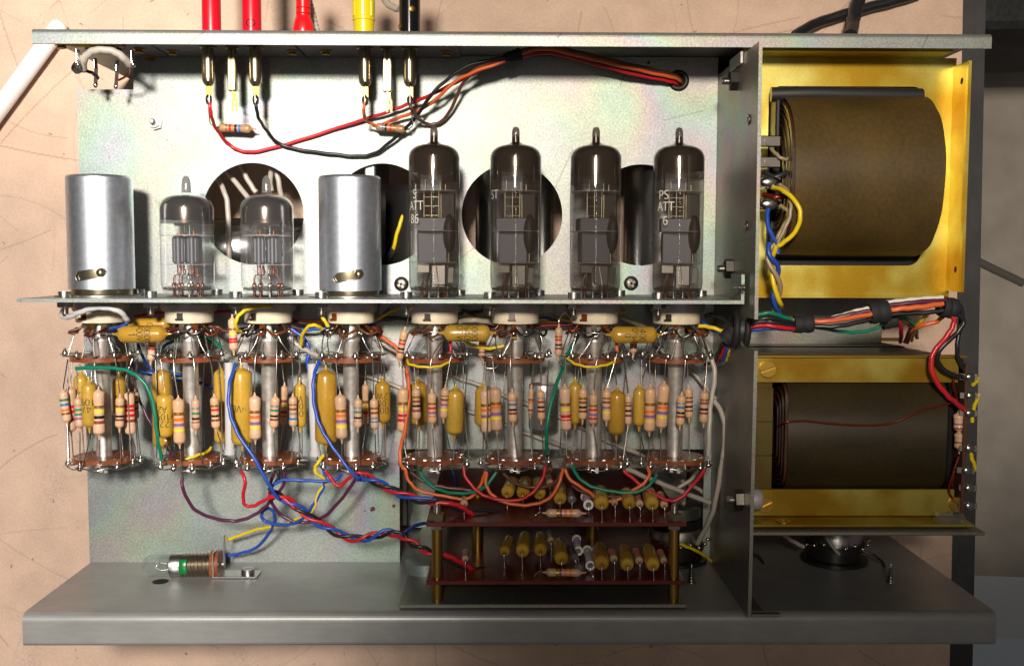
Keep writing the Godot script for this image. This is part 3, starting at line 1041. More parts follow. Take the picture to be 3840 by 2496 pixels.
func smooth_prism(g: Geo, poly: PackedVector2Array, xf: Transform3D, d0: float, d1: float) -> void:
	g.prism(poly, xf, d0, d1)

func chassis() -> void:
	var o = thing("instrument_chassis", "open zinc plated steel chassis with tube bracket, divider wall and front and rear panels", "chassis", v(0, -68, 0))
	# main plate, with the notch at the rear corner, four round windows and the cut-out for the boards
	var p := CSGCombiner3D.new()
	p.name = "main_plate"
	o.add_child(p)
	csg_box(p, Vector3(-193.3, -1.5, -91.4), Vector3(99.9, 0, 144.3), M.zinc)
	csg_box(p, Vector3(-200, -3, -95), Vector3(-167.5, 3, -75.6), M.zinc, CSGShape3D.OPERATION_SUBTRACTION)
	csg_box(p, Vector3(-47.1, -3, 90.1), Vector3(96.5, 3, 150), M.zinc, CSGShape3D.OPERATION_SUBTRACTION)
	for x in [-113.9, -54.2, 5.5, 65.2]:
		csg_hole(p, Vector3(x, 0, -19.4), 23.3, 8, 1, M.zinc)
	csg_hole(p, Vector3(82, 0, -80.8), 3.6, 8, 1, M.zinc)
	# rear panel: upright sheet folded forward along its upper edge
	var g = geo()
	var rear = [Vector2(-93.2, -68.0), Vector2(-93.2, 42.8)] + arc_pts(Vector2(-90.9, 42.9), 2.3, PI, PI / 2) + [Vector2(-87.0, 45.2)]
	g.prism(bent(rear, -1.5), along_x(0), -193.0, 204.5)
	obj("rear_panel", g, M.zinc, o)
	# front panel: folded outwards, with a small lip; a hole behind the lamp
	g = geo()
	var front = [Vector2(144.4, -68.0), Vector2(144.4, 66.4)] + arc_pts(Vector2(147.9, 66.5), 3.5, PI, PI / 2, 7) + [Vector2(156.2, 70.0)] + arc_pts(Vector2(156.3, 68.3), 1.7, PI / 2, 0.0, 4) + [Vector2(158.0, 64.8), Vector2(158.6, 64.4), Vector2(159.4, 64.4)]
	var fm = MeshInstance3D.new()
	g.prism(bent(front, -1.4), along_x(0), -193.0, 203.5)
	var fp := CSGMesh3D.new()
	fp.mesh = g.mesh()
	fm.free()
	obj("front_panel", g, M.zinc_front, o)
	fp.free()
	g = geo()
	g.lathe(v(-150.7, 28.6, 144.2), Vector3(0, 0, -1), [Vector2(0.0, 0.05), Vector2(3.3, 0.05), Vector2(3.3, -0.3), Vector2(3.7, -0.1), Vector2(3.7, -0.25)], 28)
	obj("indicator_hole", g, mat(rgb(8, 8, 9), 0.9), o)
	# divider wall, notched for the large grommet
	g = geo()
	var side = PackedVector2Array([Vector2(-83.4, -68), Vector2(-83.4, 62), Vector2(-83.4, 75.0), Vector2(24.1, 76.6), Vector2(24.1, 62.0), Vector2(26.5, 56.0), Vector2(30.5, 53.2), Vector2(34.0, 53.0), Vector2(36.5, 56.0), Vector2(36.5, 77.4), Vector2(144.2, 75.5), Vector2(144.2, -68)])
	g.prism(side, along_x(0), 100.0, 101.4)
	obj("divider_wall", g, M.zinc_dark, o)
	g = geo()
	g.box(Transform3D(Basis(), v(107.5, 74.0, 143.6)), Vector3(12.0, 3.0, 1.2), 0.3)
	g.box(Transform3D(Basis(), v(104.5, 2.0, 143.6)), Vector3(6.0, 140.0, 1.2), 0.3)
	obj("divider_foot", g, M.zinc_dark, o)
	g = geo()
	g.box(Transform3D(Basis(), v(99.2, 40.0, -82.0)), Vector3(1.3, 20, 5.0), 0.2)
	obj("divider_tab", g, M.zinc, o)
	g = geo()
	g.box(Transform3D(Basis(), v(146.0, -32.0, 26.0)), Vector3(89.0, 1.4, 40.0), 0.3)
	g.box(Transform3D(Basis(), v(190.0, -44.0, 26.0)), Vector3(1.4, 25.0, 40.0), 0.3)
	obj("bay_floor", g, M.zinc_dark, o)
	# tube bracket: a shelf standing on edge, its flange on the main plate and a tab on the divider
	var b := CSGCombiner3D.new()
	b.name = "tube_bracket"
	o.add_child(b)
	csg_box(b, Vector3(-193.4, 1.2, 17.3), Vector3(98.6, 65.0, 18.7), M.zinc)
	csg_box(b, Vector3(-192.0, 0.05, 8.4), Vector3(95.2, 1.3, 18.7), M.zinc)
	csg_box(b, Vector3(97.3, 46.0, 6.8), Vector3(98.6, 65.0, 18.0), M.zinc)
	for k in 8:
		csg_hole(b, Vector3([-172.8, -134.5, -100.4, -64.8, -28.4, 6.7, 41.2, 77.0][k], 32, 18), 9.6, 8, 2, M.zinc)
	g = geo()
	for x in [-188.0, -100.0, 20.0]:
		g.box(Transform3D(Basis(), v(x, 0.66, 13.0)), Vector3(0.4, 1.3, 8.0), 0.1)
	for s in [v(-45.6, 1.3, 12.7), v(60.9, 1.3, 12.1)]:
		cross_head("cross_head_screw", s, 3.4, M.steel_dark, o)
	# cheese head screws through the bracket, with their nuts underneath
	var heads = [v(-181.3, 48, 16.6), v(-146.4, 46, 17.2), v(-110.8, 46, 17.3), v(-74.6, 48, 16.8), v(-39.3, 46, 17), v(-4.2, 46, 17), v(31.1, 46, 16.8), v(66.8, 46, 16.8), v(-161.1, 18, 16.8), v(-126.3, 18, 17), v(-90.2, 18, 17), v(-18, 18, 16.8), v(17.5, 18, 16.7), v(53.6, 18, 16.6), v(90.2, 18, 16.4)]
	for k in heads.size():
		var h = heads[k]
		h.z = 0.0172
		cheese_head("bracket_screw", h, Vector3(0, 0, -1), 2.6, 2.4, M.steel, o, 0.3 + k)
		if k < 8:
			h.z = 0.0188
			nut_and_stud("bracket_nut", h, Vector3(0, 0, 1), 5.6, 2.6, 3.4, 1.45, M.steel if k != 6 and k != 7 else M.tin, o)
	# nuts, screws and rivet holes of the divider wall
	for s in [v(99.9, 38.3, -74.2), v(99.9, 35.7, 4.8), v(99.9, 62.4, 99.5)]:
		nut_and_stud("wall_nut", s, Vector3(-1, 0, 0), 7.6, 3.2, 2.8, 1.7, M.steel_dark, o)
	var tap = v(97.2, 71.2, 11.9)
	g = geo()
	var prof = []
	for k in 9:
		prof.append(Vector2(1.6 - k * 0.12, k * 0.6))
		prof.append(Vector2(1.05 - k * 0.1, k * 0.6 + 0.3))
	prof.append(Vector2(0.0, 5.6))
	g.lathe(tap, Vector3(-1, 0, 0), prof, 12)
	obj("self_tapping_screw", g, M.steel, o)
	for s in [v(99.9, 61.5, -55.2), v(99.9, 61.4, -12.8), v(99.9, -10.8, 163.8)]:
		g = geo()
		g.lathe(s, Vector3(-1, 0, 0), [Vector2(1.1, 0.02), Vector2(1.3, 0.5), Vector2(2.0, 0.5), Vector2(2.2, 0.0)], 18)
		g.lathe(s, Vector3(-1, 0, 0), [Vector2(0.0, 0.03), Vector2(1.2, 0.03)], 14)
		obj("hollow_rivet", g, M.steel_dark, o)
	# lone spacer stud on the plate
	var st = v(-157.7, 0, -60.7)
	g = geo()
	g.prism(hexagon(5.6), frame(st + Vector3(0.3, 0, 0.3) * 0.001, Vector3.UP), 0.0, 2.0)
	g.lathe(st, Vector3.UP, [Vector2(2.6, 2.0), Vector2(2.6, 3.2), Vector2(1.3, 3.2), Vector2(1.2, 5.6), Vector2(0.9, 6.0), Vector2(0.0, 6.0)], 20)
	obj("plate_stud", g, M.steel, o)
	# rear jack strips of grey board inside the rear panel, with their rivets
	for s in [[-168.0, -150.5, 0.0], [-149.6, -88.8, 0.0], [-87.9, -17.8, 0.0]]:
		g = geo()
		g.box(Transform3D(Basis(), v((s[0] + s[1]) * 0.5, 21.5, -90.9)), Vector3(s[1] - s[0], 42.0, 1.4), 0.2)
		obj("jack_strip", g, M.grey_board, o)
	for s in [v(-145, 14.3, -90.1), v(-91.8, 15.8, -90.1), v(-76.9, 16.2, -90.1), v(-23.9, 15.2, -90.1), v(-158.1, 18.7, -90.1), v(-159.4, 0.4, -90.1), v(-188.3, 27.1, -90.1)]:
		g = geo()
		g.lathe(s, Vector3(0, 0, 1), [Vector2(2.7, 0.0), Vector2(2.6, 0.5), Vector2(1.9, 0.7), Vector2(1.9, 1.6), Vector2(1.0, 1.7), Vector2(0.9, 0.8), Vector2(0.0, 0.8)], 18)
		obj("strip_rivet", g, M.brass, o)
	for s in [[v(-59.8, 0.1, 118.7), 1.5], [v(-49.7, 0.1, 117.1), 1.0], [v(-63.6, 0.1, 119.6), 0.5], [v(-68.7, 0.1, 117.9), 0.3], [v(-56.3, 0.1, 137.7), 0.3], [v(-93, 0.1, 129.1), 0.35], [v(67.9, 0.1, -88.7), 0.9]]:
		g = geo()
		var fan = PackedVector2Array()
		for k in 9:
			fan.append(Vector2.from_angle(TAU * k / 9.0) * s[1] * rng.randf_range(0.6, 1.1))
		g.prism(fan, frame(s[0], Vector3.UP), -0.02, 0.04)
		obj("rust_spot", g, M.rust, o)
	# two grommets
	var gr = v(81.8, 0, -80.8)
	var t = thing("small_grommet", "small black rubber grommet in the plate where the coloured bundle dives through", "grommet", gr)
	g = geo()
	var ringp = []
	for k in 13:
		var a = TAU * k / 12.0
		ringp.append(Vector2(3.6 + 1.25 * cos(a), 0.4 + 1.25 * sin(a)))
	g.lathe(gr, Vector3.UP, ringp, 30)
	obj("ring", g, M.rubber, t)
	gr = v(100.7, 50.5, 30.3)
	t = thing("large_grommet", "large black rubber grommet in the divider notch, wiring harness passing through", "grommet", gr)
	g = geo()
	for s in [-1.0, 1.0]:
		ringp = []
		for k in 13:
			var a = TAU * k / 12.0
			ringp.append(Vector2(6.7 + 1.5 * cos(a), s * 2.2 + 1.4 * sin(a)))
		g.lathe(gr, Vector3(1, 0.1, 0.05), ringp, 32)
	g.lathe(gr, Vector3(1, 0.1, 0.05), [Vector2(6.0, -2.3), Vector2(6.0, 2.3)], 28)
	obj("ring", g, M.rubber, t)

func below_deck() -> void:      # what shows through the round windows of the plate
	var spec = [[7.0, -26.0, 19.0, -48.0, 40.0, "silver electrolytic can below the plate, seen through the third window"], [80.0, -26.0, 19.5, -44.0, 40.0, "silver electrolytic can below the plate, seen through the rightmost window"]]
	for s in spec:
		var o = thing("electrolytic_can", s[5], "capacitor", v(s[0], s[1], s[4]), "electrolytic cans below the plate")
		var g = geo()
		g.lathe(v(s[0], s[1], 0), Vector3(0, 0, -1), [Vector2(0, -s[4]), Vector2(s[2], -s[4]), Vector2(s[2], -s[3] - 4.0), Vector2(s[2] - 1.2, -s[3] - 1.2), Vector2(s[2] - 4.0, -s[3]), Vector2(0, -s[3])], 40)
		obj("can", g, M.bright_can, o)
	var o = thing("electrolytic_can", "silver can lying crosswise below the leftmost window", "capacitor", v(-108, -28, -6), "electrolytic cans below the plate")
	var g = geo()
	g.lathe(v(-150, -28, -4), Vector3(1, 0, 0), [Vector2(0, 0), Vector2(13, 0), Vector2(14.5, 2), Vector2(14.5, 30), Vector2(13.8, 31), Vector2(14.5, 32), Vector2(14.5, 66), Vector2(0, 66)], 36)
	obj("can", g, M.bright_can, o)
	o = thing("black_capacitor", "black can below the plate behind the second window", "capacitor", v(-42, -24, 30))
	g = geo()
	g.lathe(v(-40, -24, 0), Vector3(0, 0, -1), [Vector2(0, -30), Vector2(15.5, -30), Vector2(15.5, 30), Vector2(13.5, 34), Vector2(0, 35)], 36)
	obj("body", g, M.bakelite, o)
	cur = v(-56, -30, -20)
	g = geo()
	g.box(Transform3D(Basis(), v(-60.5, -34, -22)), Vector3(5.0, 60, 62), 0.6)
	var m = obj("inner_bracket", g, M.zinc)
	tag(m, "zinc strip standing below the plate, seen through the second window", "bracket")
	wire("yellow", 0.9, "yellow wire below the plate, seen through the second window", [v(-43.9, -14, -32.9), v(-45, -12, -24.1), v(-46.6, -10, -17), v(-48.6, -10, -10.9), v(-50.7, -12, -3.3)])
	cur = v(-53.2, -12, 0.2)
	g = geo()
	g.sweep([v(-50.4, -12, -3.3), v(-52.2, -12, -0.8), v(-55.3, -14, 4.3)], 1.9, 10)
	m = obj("black_sleeve", g, M.tape)
	tag(m, "black sleeve on the end of the yellow wire below the second window", "sleeve")
	var paths = [[v(-133.7, -12, -37.9), v(-130.8, -14, -30.5), v(-129.2, -14, -23.9), v(-128.6, -12, -9.7), v(-127.9, -10, 2.5)], [v(-130.2, -16, -40.8), v(-125.2, -16, -34.2), v(-118.2, -14, -26), v(-115.7, -14, -22.5)], [v(-123.5, -18, -43), v(-120, -18, -35.4), v(-116.5, -18, -30.3)], [v(-107.4, -12, -41.5), v(-108.9, -14, -36.7), v(-108.9, -16, -31.2)], [v(-105.8, -14, -39.7), v(-104.6, -14, -33.1), v(-103.9, -16, -25.7)]]
	var which = ["leftmost thick grey lead hanging through the leftmost window", "second grey lead in the leftmost window, sloping", "third grey lead in the leftmost window, behind the second", "grey lead right of the tube in the leftmost window", "rightmost grey lead in the leftmost window"]
	for k in paths.size():
		wire("grey", 1.2, which[k], paths[k], "grey leads below the leftmost window")

func jacks() -> void:
	var spots = [[v(-126.6, 24, -89.2), 0], [v(-116.2, 24, -89.3), 1], [v(-106.3, 24, -89.3), 0], [v(-58.8, 24, -89.1), 0], [v(-49.1, 24, -89.6), 1], [v(-39.3, 24, -89.2), 0]]
	var words = ["first jack lug from the left, round sprung barrel soldered to a red wire", "flat forked jack lug in the left trio, nothing soldered to it", "third jack lug from the left, round barrel soldered to a black wire", "fourth jack lug from the left, round barrel soldered to an orange wire", "flat forked jack lug in the right trio, nothing soldered to it", "rightmost jack lug, round barrel soldered to a brown wire"]
	for k in 6:
		var c = spots[k][0]
		c.z = -0.090
		var o = thing("jack_lug", words[k], "jack contact", c, "jack lugs on the rear panel")
		var Z = Vector3(0, 0, 1)
		if spots[k][1] == 0:
			var g = geo()
			g.lathe(c, Z, [Vector2(3.6, 0.0), Vector2(3.6, 0.5), Vector2(2.75, 0.6), Vector2(2.75, 13.0), Vector2(2.55, 14.8), Vector2(1.7, 16.2), Vector2(0.8, 16.6)], 24, Vector2.ONE, Vector3(0.15, 1, 0), 0.10, TAU - 0.10)
			obj("barrel", g, M.nickel, o)
			g = geo()
			g.lathe(c, Z, [Vector2(2.3, 0.6), Vector2(2.3, 14.6)], 16)
			obj("inner_barrel", g, M.steel_dark, o)
			g = geo()
			g.bar(c + Vector3(0, -0.4, 16.0) * 0.001, c + Vector3(0, -0.4, 24.0) * 0.001, 2.6, 0.5, Vector3.UP)
			obj("solder_tail", g, M.brass_gold, o)
			g = geo()
			g.ball(c + Vector3(0, 0.1, 22.4) * 0.001, Vector3(1.5, 1.3, 2.5), 14)
			obj("solder_blob", g, M.solder, o)
		else:
			var g = geo()
			for s in [-1.0, 1.0]:
				g.bar(c + Vector3(s * 0.95, 0, 0.5) * 0.001, c + Vector3(s * 0.95, 0, 18.8) * 0.001, 1.8, 3.6, Vector3.UP, 0.5)
			g.lathe(c, Z, [Vector2(2.9, 0.0), Vector2(2.9, 0.6), Vector2(0.0, 0.6)], 20)
			obj("blade", g, M.nickel, o)
			g = geo()
			g.bar(c + Vector3(0.4, 0, 18.6) * 0.001, c + Vector3(0.7, 0, 22.6) * 0.001, 1.8, 0.4, Vector3.UP)
			for s in [-1.0, 1.0]:
				g.bar(c + Vector3(0.7 + s * 0.9, 0, 22.2) * 0.001, c + Vector3(0.7 + s * 0.9, 0, 27.4) * 0.001, 0.8, 0.4, Vector3.UP)
			g.bar(c + Vector3(0.7, 0, 24.2) * 0.001, c + Vector3(0.7, 0, 25.2) * 0.001, 1.8, 0.4, Vector3.UP)
			obj("forked_tail", g, M.brass_gold, o)
	# the socket in the corner, with its tags and links
	var c = v(-169.4, 30, -86.7)
	c.z = -0.090
	var o = thing("corner_socket", "round panel socket in the rear left corner with bent solder tags", "socket", c)
	var g = geo()
	g.lathe(c, Vector3(0, 0, 1), [Vector2(9.0, 0.0), Vector2(9.0, 1.2), Vector2(7.5, 2.0), Vector2(7.5, 3.4), Vector2(0, 3.4)], 30)
	obj("insulator", g, M.bakelite, o)
	for s in [[v(-176.3, 40, -85.6), v(-176.4, 40, -79.4)], [v(-176.2, 22, -85.5), v(-175.8, 22, -80.9), v(-177, 20, -74.3)], [v(-165.7, 24, -84.2), v(-166, 24, -79.6), v(-167.4, 22, -73.5)], [v(-155.1, 36, -86), v(-154.8, 36, -80.3)]]:
		g = geo()
		for k in s.size() - 1:
			g.bar(s[k], s[k + 1], 1.8, 0.4, Vector3(0.8, 0.5, 0))
		var tg = obj("solder_tag", g, M.tin, o)
		g = geo()
		g.ball(s[s.size() - 1], Vector3(1.0, 1.0, 1.4), 10)
		obj("solder_blob", g, M.solder, tg)
	g = geo()
	g.lathe(v(-182.3, 26, -81.5), Vector3(0.7, 0.2, 0.6), [Vector2(0, 0), Vector2(3.2, 0), Vector2(3.2, 1.6), Vector2(0, 1.6)], 20)
	obj("washer", g, M.steel_dark, o)
	wire("yellow", 0.95, "straight yellow sleeve link under the rear flange in the corner", [v(-181, 38, -88.3), v(-171.2, 38, -87.6), v(-161.5, 37, -87.1)], "links of the corner socket")
	wire("grey", 1.5, "grey arched sleeve link over the corner socket", [v(-176.6, 34, -78.7), v(-174.7, 38, -81.6), v(-171.4, 40, -84.3), v(-166.5, 41, -85.5), v(-161.1, 40, -84.8), v(-157.9, 38, -82.5), v(-157.1, 34, -80.6)], "links of the corner socket")
	wire("black", 0.7, "short black link between tags of the corner socket", [v(-179.6, 30, -78.7), v(-176.8, 28, -78.7), v(-175.6, 24, -78), v(-174.8, 22, -76.7)], "links of the corner socket")
	cur = v(-157.6, 34, -80.2)
	g = geo()
	g.sweep(curve([v(-157.6, 34, -80.4), v(-158.8, 30, -78.6), v(-161.3, 27, -76.9), v(-165.8, 23, -75.9)], 6), 0.5, 7)
	var m = obj("copper_link", g, M.copper)
	tag(m, "bare copper link below the grey arched sleeve in the corner", "wire", "links of the corner socket")

func tape_wrap(label: String, a: Vector3, b: Vector3, r: float, squash := Vector2(1, 1)) -> void:
	cur = a
	var g = geo()
	var L = a.distance_to(b) * 1000.0
	var prof = [Vector2(r * 0.8, 0.0)]
	for k in 9:
		prof.append(Vector2(r * (1.0 + 0.05 * sin(k * 1.7 + r)) + 0.1 * (k % 2), L * k / 8.0))
	prof.append(Vector2(r * 0.8, L))
	g.lathe(a, b - a, prof, 22, squash)
	var o = obj("tape_wrap", g, M.tape)
	tag(o, label, "tape", "black tape round the wiring")

func sleeve(label: String, a: Vector3, b: Vector3, r: float) -> void:
	cur = a
	var g = geo()
	var L = a.distance_to(b) * 1000.0
	g.lathe(a, b - a, [Vector2(r * 0.7, 0), Vector2(r, 0), Vector2(r, L * 0.14), Vector2(r * 1.15, L * 0.145), Vector2(r * 1.15, L * 0.165), Vector2(r, L * 0.17), Vector2(r, L * 0.94), Vector2(r * 1.2, L * 0.945), Vector2(r * 1.2, L), Vector2(r * 0.7, L)], 18)
	var o = obj("white_sleeve", g, M.wire_light_grey)
	tag(o, label, "sleeve", "white sleeves between the turrets")

func lamp() -> void:
	var a = v(-148, 20, 139.5)
	var o = thing("dial_lamp", "small glass dial lamp with green painted screw cap in a bent bracket", "lamp", v(-122.7, 12, 151.1))
	var ax = (v(-129.1, 20, 139.1) - a).normalized()
	var ex = -ax
	var r = 5.35
	var g = geo()
	var prof = [Vector2(4.7, -4.0), Vector2(r, 0.0), Vector2(r, 7.5)]
	for k in range(1, 9):
		var t = PI * 0.5 * k / 8.0
		prof.append(Vector2(r * cos(t), 7.5 + 6.2 * sin(t)))
	g.lathe(a, ex, prof, 32)
	obj("bulb_glass", g, M.clear, o)
	g = geo()
	var p0 = a + ax * 0.001
	g.sweep([a, a + ex * 0.005 + Vector3(0, 1, -1.5) * 0.001], 0.2, 6)
	g.sweep([a + Vector3(0, 0, 2) * 0.001, a + ex * 0.005 + Vector3(0, 1, 2.0) * 0.001], 0.2, 6)
	g.sweep(curve([a + ex * 0.005 + Vector3(0, 1, -1.5) * 0.001, a + ex * 0.0075 + Vector3(0, 1.4, 0.3) * 0.001, a + ex * 0.005 + Vector3(0, 1, 2.0) * 0.001], 5), 0.14, 5)
	g.ball(a + ex * 0.0016, Vector3(1.0, 1.0, 2.0), 8)
	obj("filament", g, M.steel, o)
	g = geo()
	g.lathe(a, ax, [Vector2(r + 0.1, -0.3), Vector2(r + 0.1, 4.6), Vector2(r - 0.2, 5.0)], 30)
	obj("cap_collar", g, M.steel, o)
	g = geo()
	prof = []
	for k in 57:
		prof.append(Vector2(5.35 + 0.45 * cos(TAU * k / 7.0), 4.9 + k * 0.232))
	g.lathe(a, ax, prof, 30)
	obj("screw_cap", g, mat(Color(0.68, 0.64, 0.58), 0.3, 1.0), o)
	g = geo()
	g.lathe(a, ax, [Vector2(5.75, 4.6), Vector2(5.95, 5.2), Vector2(5.95, 7.6), Vector2(5.75, 8.0)], 12, Vector2.ONE, Vector3.UP, -0.7, 0.5)
	obj("green_paint", g, M.green_paint, o)
	for k in 2:
		g = geo()
		g.lathe(a, ax, [Vector2(0.0, 18.0 + k * 2.3), Vector2(6.3, 18.0 + k * 2.3), Vector2(6.3, 19.4 + k * 2.5), Vector2(0.0, 19.4 + k * 2.5)], 26)
		obj("fibre_washer", g, M.phenolic, o)
	g = geo()
	g.lathe(a, ax, [Vector2(0.6, 22.6), Vector2(1.6, 22.6), Vector2(1.6, 23.6), Vector2(0.6, 23.6)], 14)
	g.bar(v(-124.7, 20, 138.1), v(-124.1, 20, 125.4), 2.6, 0.4, Vector3(1, 0, 0.1))
	obj("centre_tag", g, M.steel, o)
	g = geo()
	var z0 = 144.2
	g.bar(a + ax * 0.0196 + Vector3(0, 0, -6.5) * 0.001, Vector3((a + ax * 0.0196).x, (a + ax * 0.0196).y, (z0 - 0.6) * 0.001), 10.0, 0.7, Vector3(1, 0, 0))
	var fx = (a + ax * 0.0196).x
	g.box(Transform3D(Basis(), Vector3(fx + 0.0095, a.y, (z0 - 0.5) * 0.001)), Vector3(20.0, 10.0, 0.8), 0.15)
	obj("bracket", g, M.steel, o)
	cheese_head("bracket_screw", Vector3(fx + 0.0145, a.y, (z0 - 0.9) * 0.001), Vector3(0, 0, -1), 3.0, 2.2, M.steel, o)

func boards() -> void:
	# plate carrying the boards, on the inside of the front panel
	cur = v(18, 0, 142)
	var g = geo()
	g.box(Transform3D(Basis(), v(18.0, 0, 142.9)), Vector3(118.4, 132, 1.6), 0.25)
	var m = obj("mounting_plate", g, M.zinc_dark)
	tag(m, "bright edged steel mounting plate behind the two brown circuit boards", "plate")
	for k in 2:
		var z = [108.3, 132.6][k]
		var o = thing("circuit_board", ["upper dark red phenolic circuit board with its row of parts", "lower dark red phenolic circuit board nearest the front panel"][k], "circuit board", v(23, -45, z), "phenolic circuit boards on brass standoffs")
		g = geo()
		g.box(Transform3D(Basis(), v(23.4, 10.0, z + 0.8)), Vector3(106.8, 110.0, 1.7), 0.2)
		obj("panel", g, M.board, o)
	var n = 0
	for s in [[-25.7, 61.0, "front left"], [72.4, 61.0, "front right"], [-9.8, 20.0, "rear left"], [42.2, 20.0, "rear right"]]:
		var o = thing("standoff", "%s brass standoff pillar through the two circuit boards" % s[2], "standoff", v(s[0], s[1], 142), "brass standoffs of the circuit boards")
		g = geo()
		var r = 2.25 if n < 2 else 2.5
		g.lathe(v(s[0], s[1], 0), Vector3(0, 0, -1), [Vector2(0, -142.0), Vector2(r, -142.0), Vector2(r, -134.4)], 22)
		g.lathe(v(s[0], s[1], 0), Vector3(0, 0, -1), [Vector2(r, -132.5), Vector2(r, -110.4), Vector2(0, -110.4)], 22)
		obj("pillar", g, M.brass, o)
		if n < 2:
			nut_and_stud("lower_nut", v(s[0], s[1], 111.8), Vector3(0, 0, -1), 4.6, 1.8, 0.0, 1.4, M.tin, o)
			nut_and_stud("nut", v(s[0], s[1], 108.2), Vector3(0, 0, -1), 6.0, 2.8, 3.6, 1.5, M.nickel, o)
		else:
			g = geo()
			g.lathe(v(s[0], s[1], 108.2), Vector3(0, 0, -1), [Vector2(2.9, 0), Vector2(2.9, 1.2), Vector2(2.2, 2.0), Vector2(0.5, 2.4), Vector2(0.0, 2.4)], 18)
			obj("head", g, M.brass_gold, o)
		n += 1
	# black round thing and magnet disc left of the boards
	cur = v(-33.2, 20, 135)
	g = geo()
	g.lathe(Vector3(cur.x, cur.y, 0.1422), Vector3(0, 0, -1), [Vector2(0, 0), Vector2(9.5, 0), Vector2(9.5, 5.0), Vector2(9.0, 5.4), Vector2(0, 5.4)], 30)
	m = obj("round_boss", g, M.zinc)
	tag(m, "round steel boss behind the left front standoff", "boss")
	cur = v(-45.3, 0, 131.6)
	g = geo()
	g.box(Transform3D(Basis(), v(-44.6, -14, 112)), Vector3(3.0, 28, 30), 0.6)
	m = obj("black_connector", g, M.bakelite)
	tag(m, "black connector strip in the dark at the left edge of the board opening", "connector")
	# the cover below the opening
	cur = v(25, -40, 100)
	g = geo()
	g.box(Transform3D(Basis(), v(26, -58, 100)), Vector3(146, 1.4, 86), 0.2)
	m = obj("lower_plate", g, M.zinc_dark)
	tag(m, "steel plate deep below the opening with the circuit boards", "plate")
	# horizontally lying resistors at the front edges
	resistor("cream resistor lying along the edge of the upper circuit board, two orange bands", "resistors at the front edges of the boards", [v(16.9, 57.1, 106), v(15, 57.6, 107), v(14.3, 57.1, 108.4)], v(19.7, 60.2, 105.5), v(33.5, 60.6, 105.5), [v(36.7, 58.2, 106), v(38.4, 57.6, 107), v(38.9, 57.5, 108.4)], 3.5, "gold:0.32 brown:0.41 orange:0.55 orange:0.71")
	resistor("cream resistor lying along the edge of the lower circuit board, two orange bands", "resistors at the front edges of the boards", [v(16.9, 60.8, 130), v(15.3, 60.3, 131.2), v(14.4, 60, 132.6)], v(19.7, 63, 129.6), v(33.4, 63.4, 129.6), [v(36.7, 60.8, 130), v(38.7, 59.7, 131.2), v(38.9, 60, 132.6)], 3.4, "gold:0.3 brown:0.4 orange:0.55 orange:0.7")
	# wires of the boards
	twisted(["red", "black", "blue"], ["red strand of the long twisted bundle running down to the lower board", "black strand of the long twisted bundle running down to the lower board", "blue strand of the long twisted bundle below the turrets"], [v(-97.7, 47, 100), v(-92.8, 47, 102.1), v(-85.9, 47, 106.5), v(-79.2, 46, 111.8), v(-72.2, 46, 115.7), v(-66.4, 46, 118.8), v(-59.3, 47, 120), v(-52.1, 48, 118.3), v(-46.1, 50, 116.7), v(-41.5, 52, 117.6)], 0.75, 19.0, 1.25)
	twisted(["red", "black"], ["red strand of the pair entering behind the left standoff", "black strand of the pair entering behind the left standoff"], [v(-41.8, 52, 116.7), v(-37.6, 54, 119.4), v(-33.4, 56, 120.9), v(-28.6, 56, 123.2), v(-25, 54, 125.1)], 0.78, 14.0, 1.0)
	wire("red", 1.15, "fat red sleeved wire ending on the lower circuit board", [v(-25, 54, 124.7), v(-22.1, 54, 125.1), v(-17, 52, 128.2), v(-13, 50, 131.2), v(-10.7, 48, 134.2), v(-10.2, 46, 136.5)], "twisted wires to the circuit boards")
	wire("black", 0.8, "black wire drooping onto the lower circuit board", [v(-25, 53, 125.8), v(-20.5, 52, 128.5), v(-14.8, 50, 131.6), v(-4.3, 46, 133.5), v(1.6, 46, 134.2), v(5.1, 44, 137)], "twisted wires to the circuit boards")
	wire("blue", 0.75, "blue wire leaving the twisted bundle behind the upper board", [v(-41.7, 50, 118.2), v(-39.4, 40, 118.2), v(-36.7, 30, 118.5), v(-32.5, 20, 120.1)], "twisted wires to the circuit boards")
	twisted(["blue", "red", "black"], ["blue strand of the upper twisted bundle from the fourth turret", "red strand of the upper twisted bundle from the fourth turret", "black strand of the upper twisted bundle from the fourth turret"], [v(-58, 50, 91.4), v(-53.3, 51, 94.1), v(-48, 52, 96.5), v(-42.8, 53, 98.6), v(-37.5, 54, 100.1), v(-31.7, 55, 101.4), v(-26.5, 56, 101.6)], 0.75, 20.0, 1.2)
	wire("red", 1.0, "red wire ending on the upper circuit board", [v(-26.5, 56, 102.3), v(-21.4, 56, 102.4), v(-16.9, 55, 103.7), v(-13.5, 54, 106), v(-10.1, 52, 109.4)], "twisted wires to the circuit boards")
	wire("black", 0.8, "black wire drooping onto the upper circuit board", [v(-26.5, 56, 100.8), v(-22.6, 55, 101.6), v(-19.8, 54, 104.5), v(-15.8, 52, 106.5), v(-8.9, 50, 106.8), v(-0.8, 48, 108.1), v(4.4, 46, 110.9)], "twisted wires to the circuit boards")

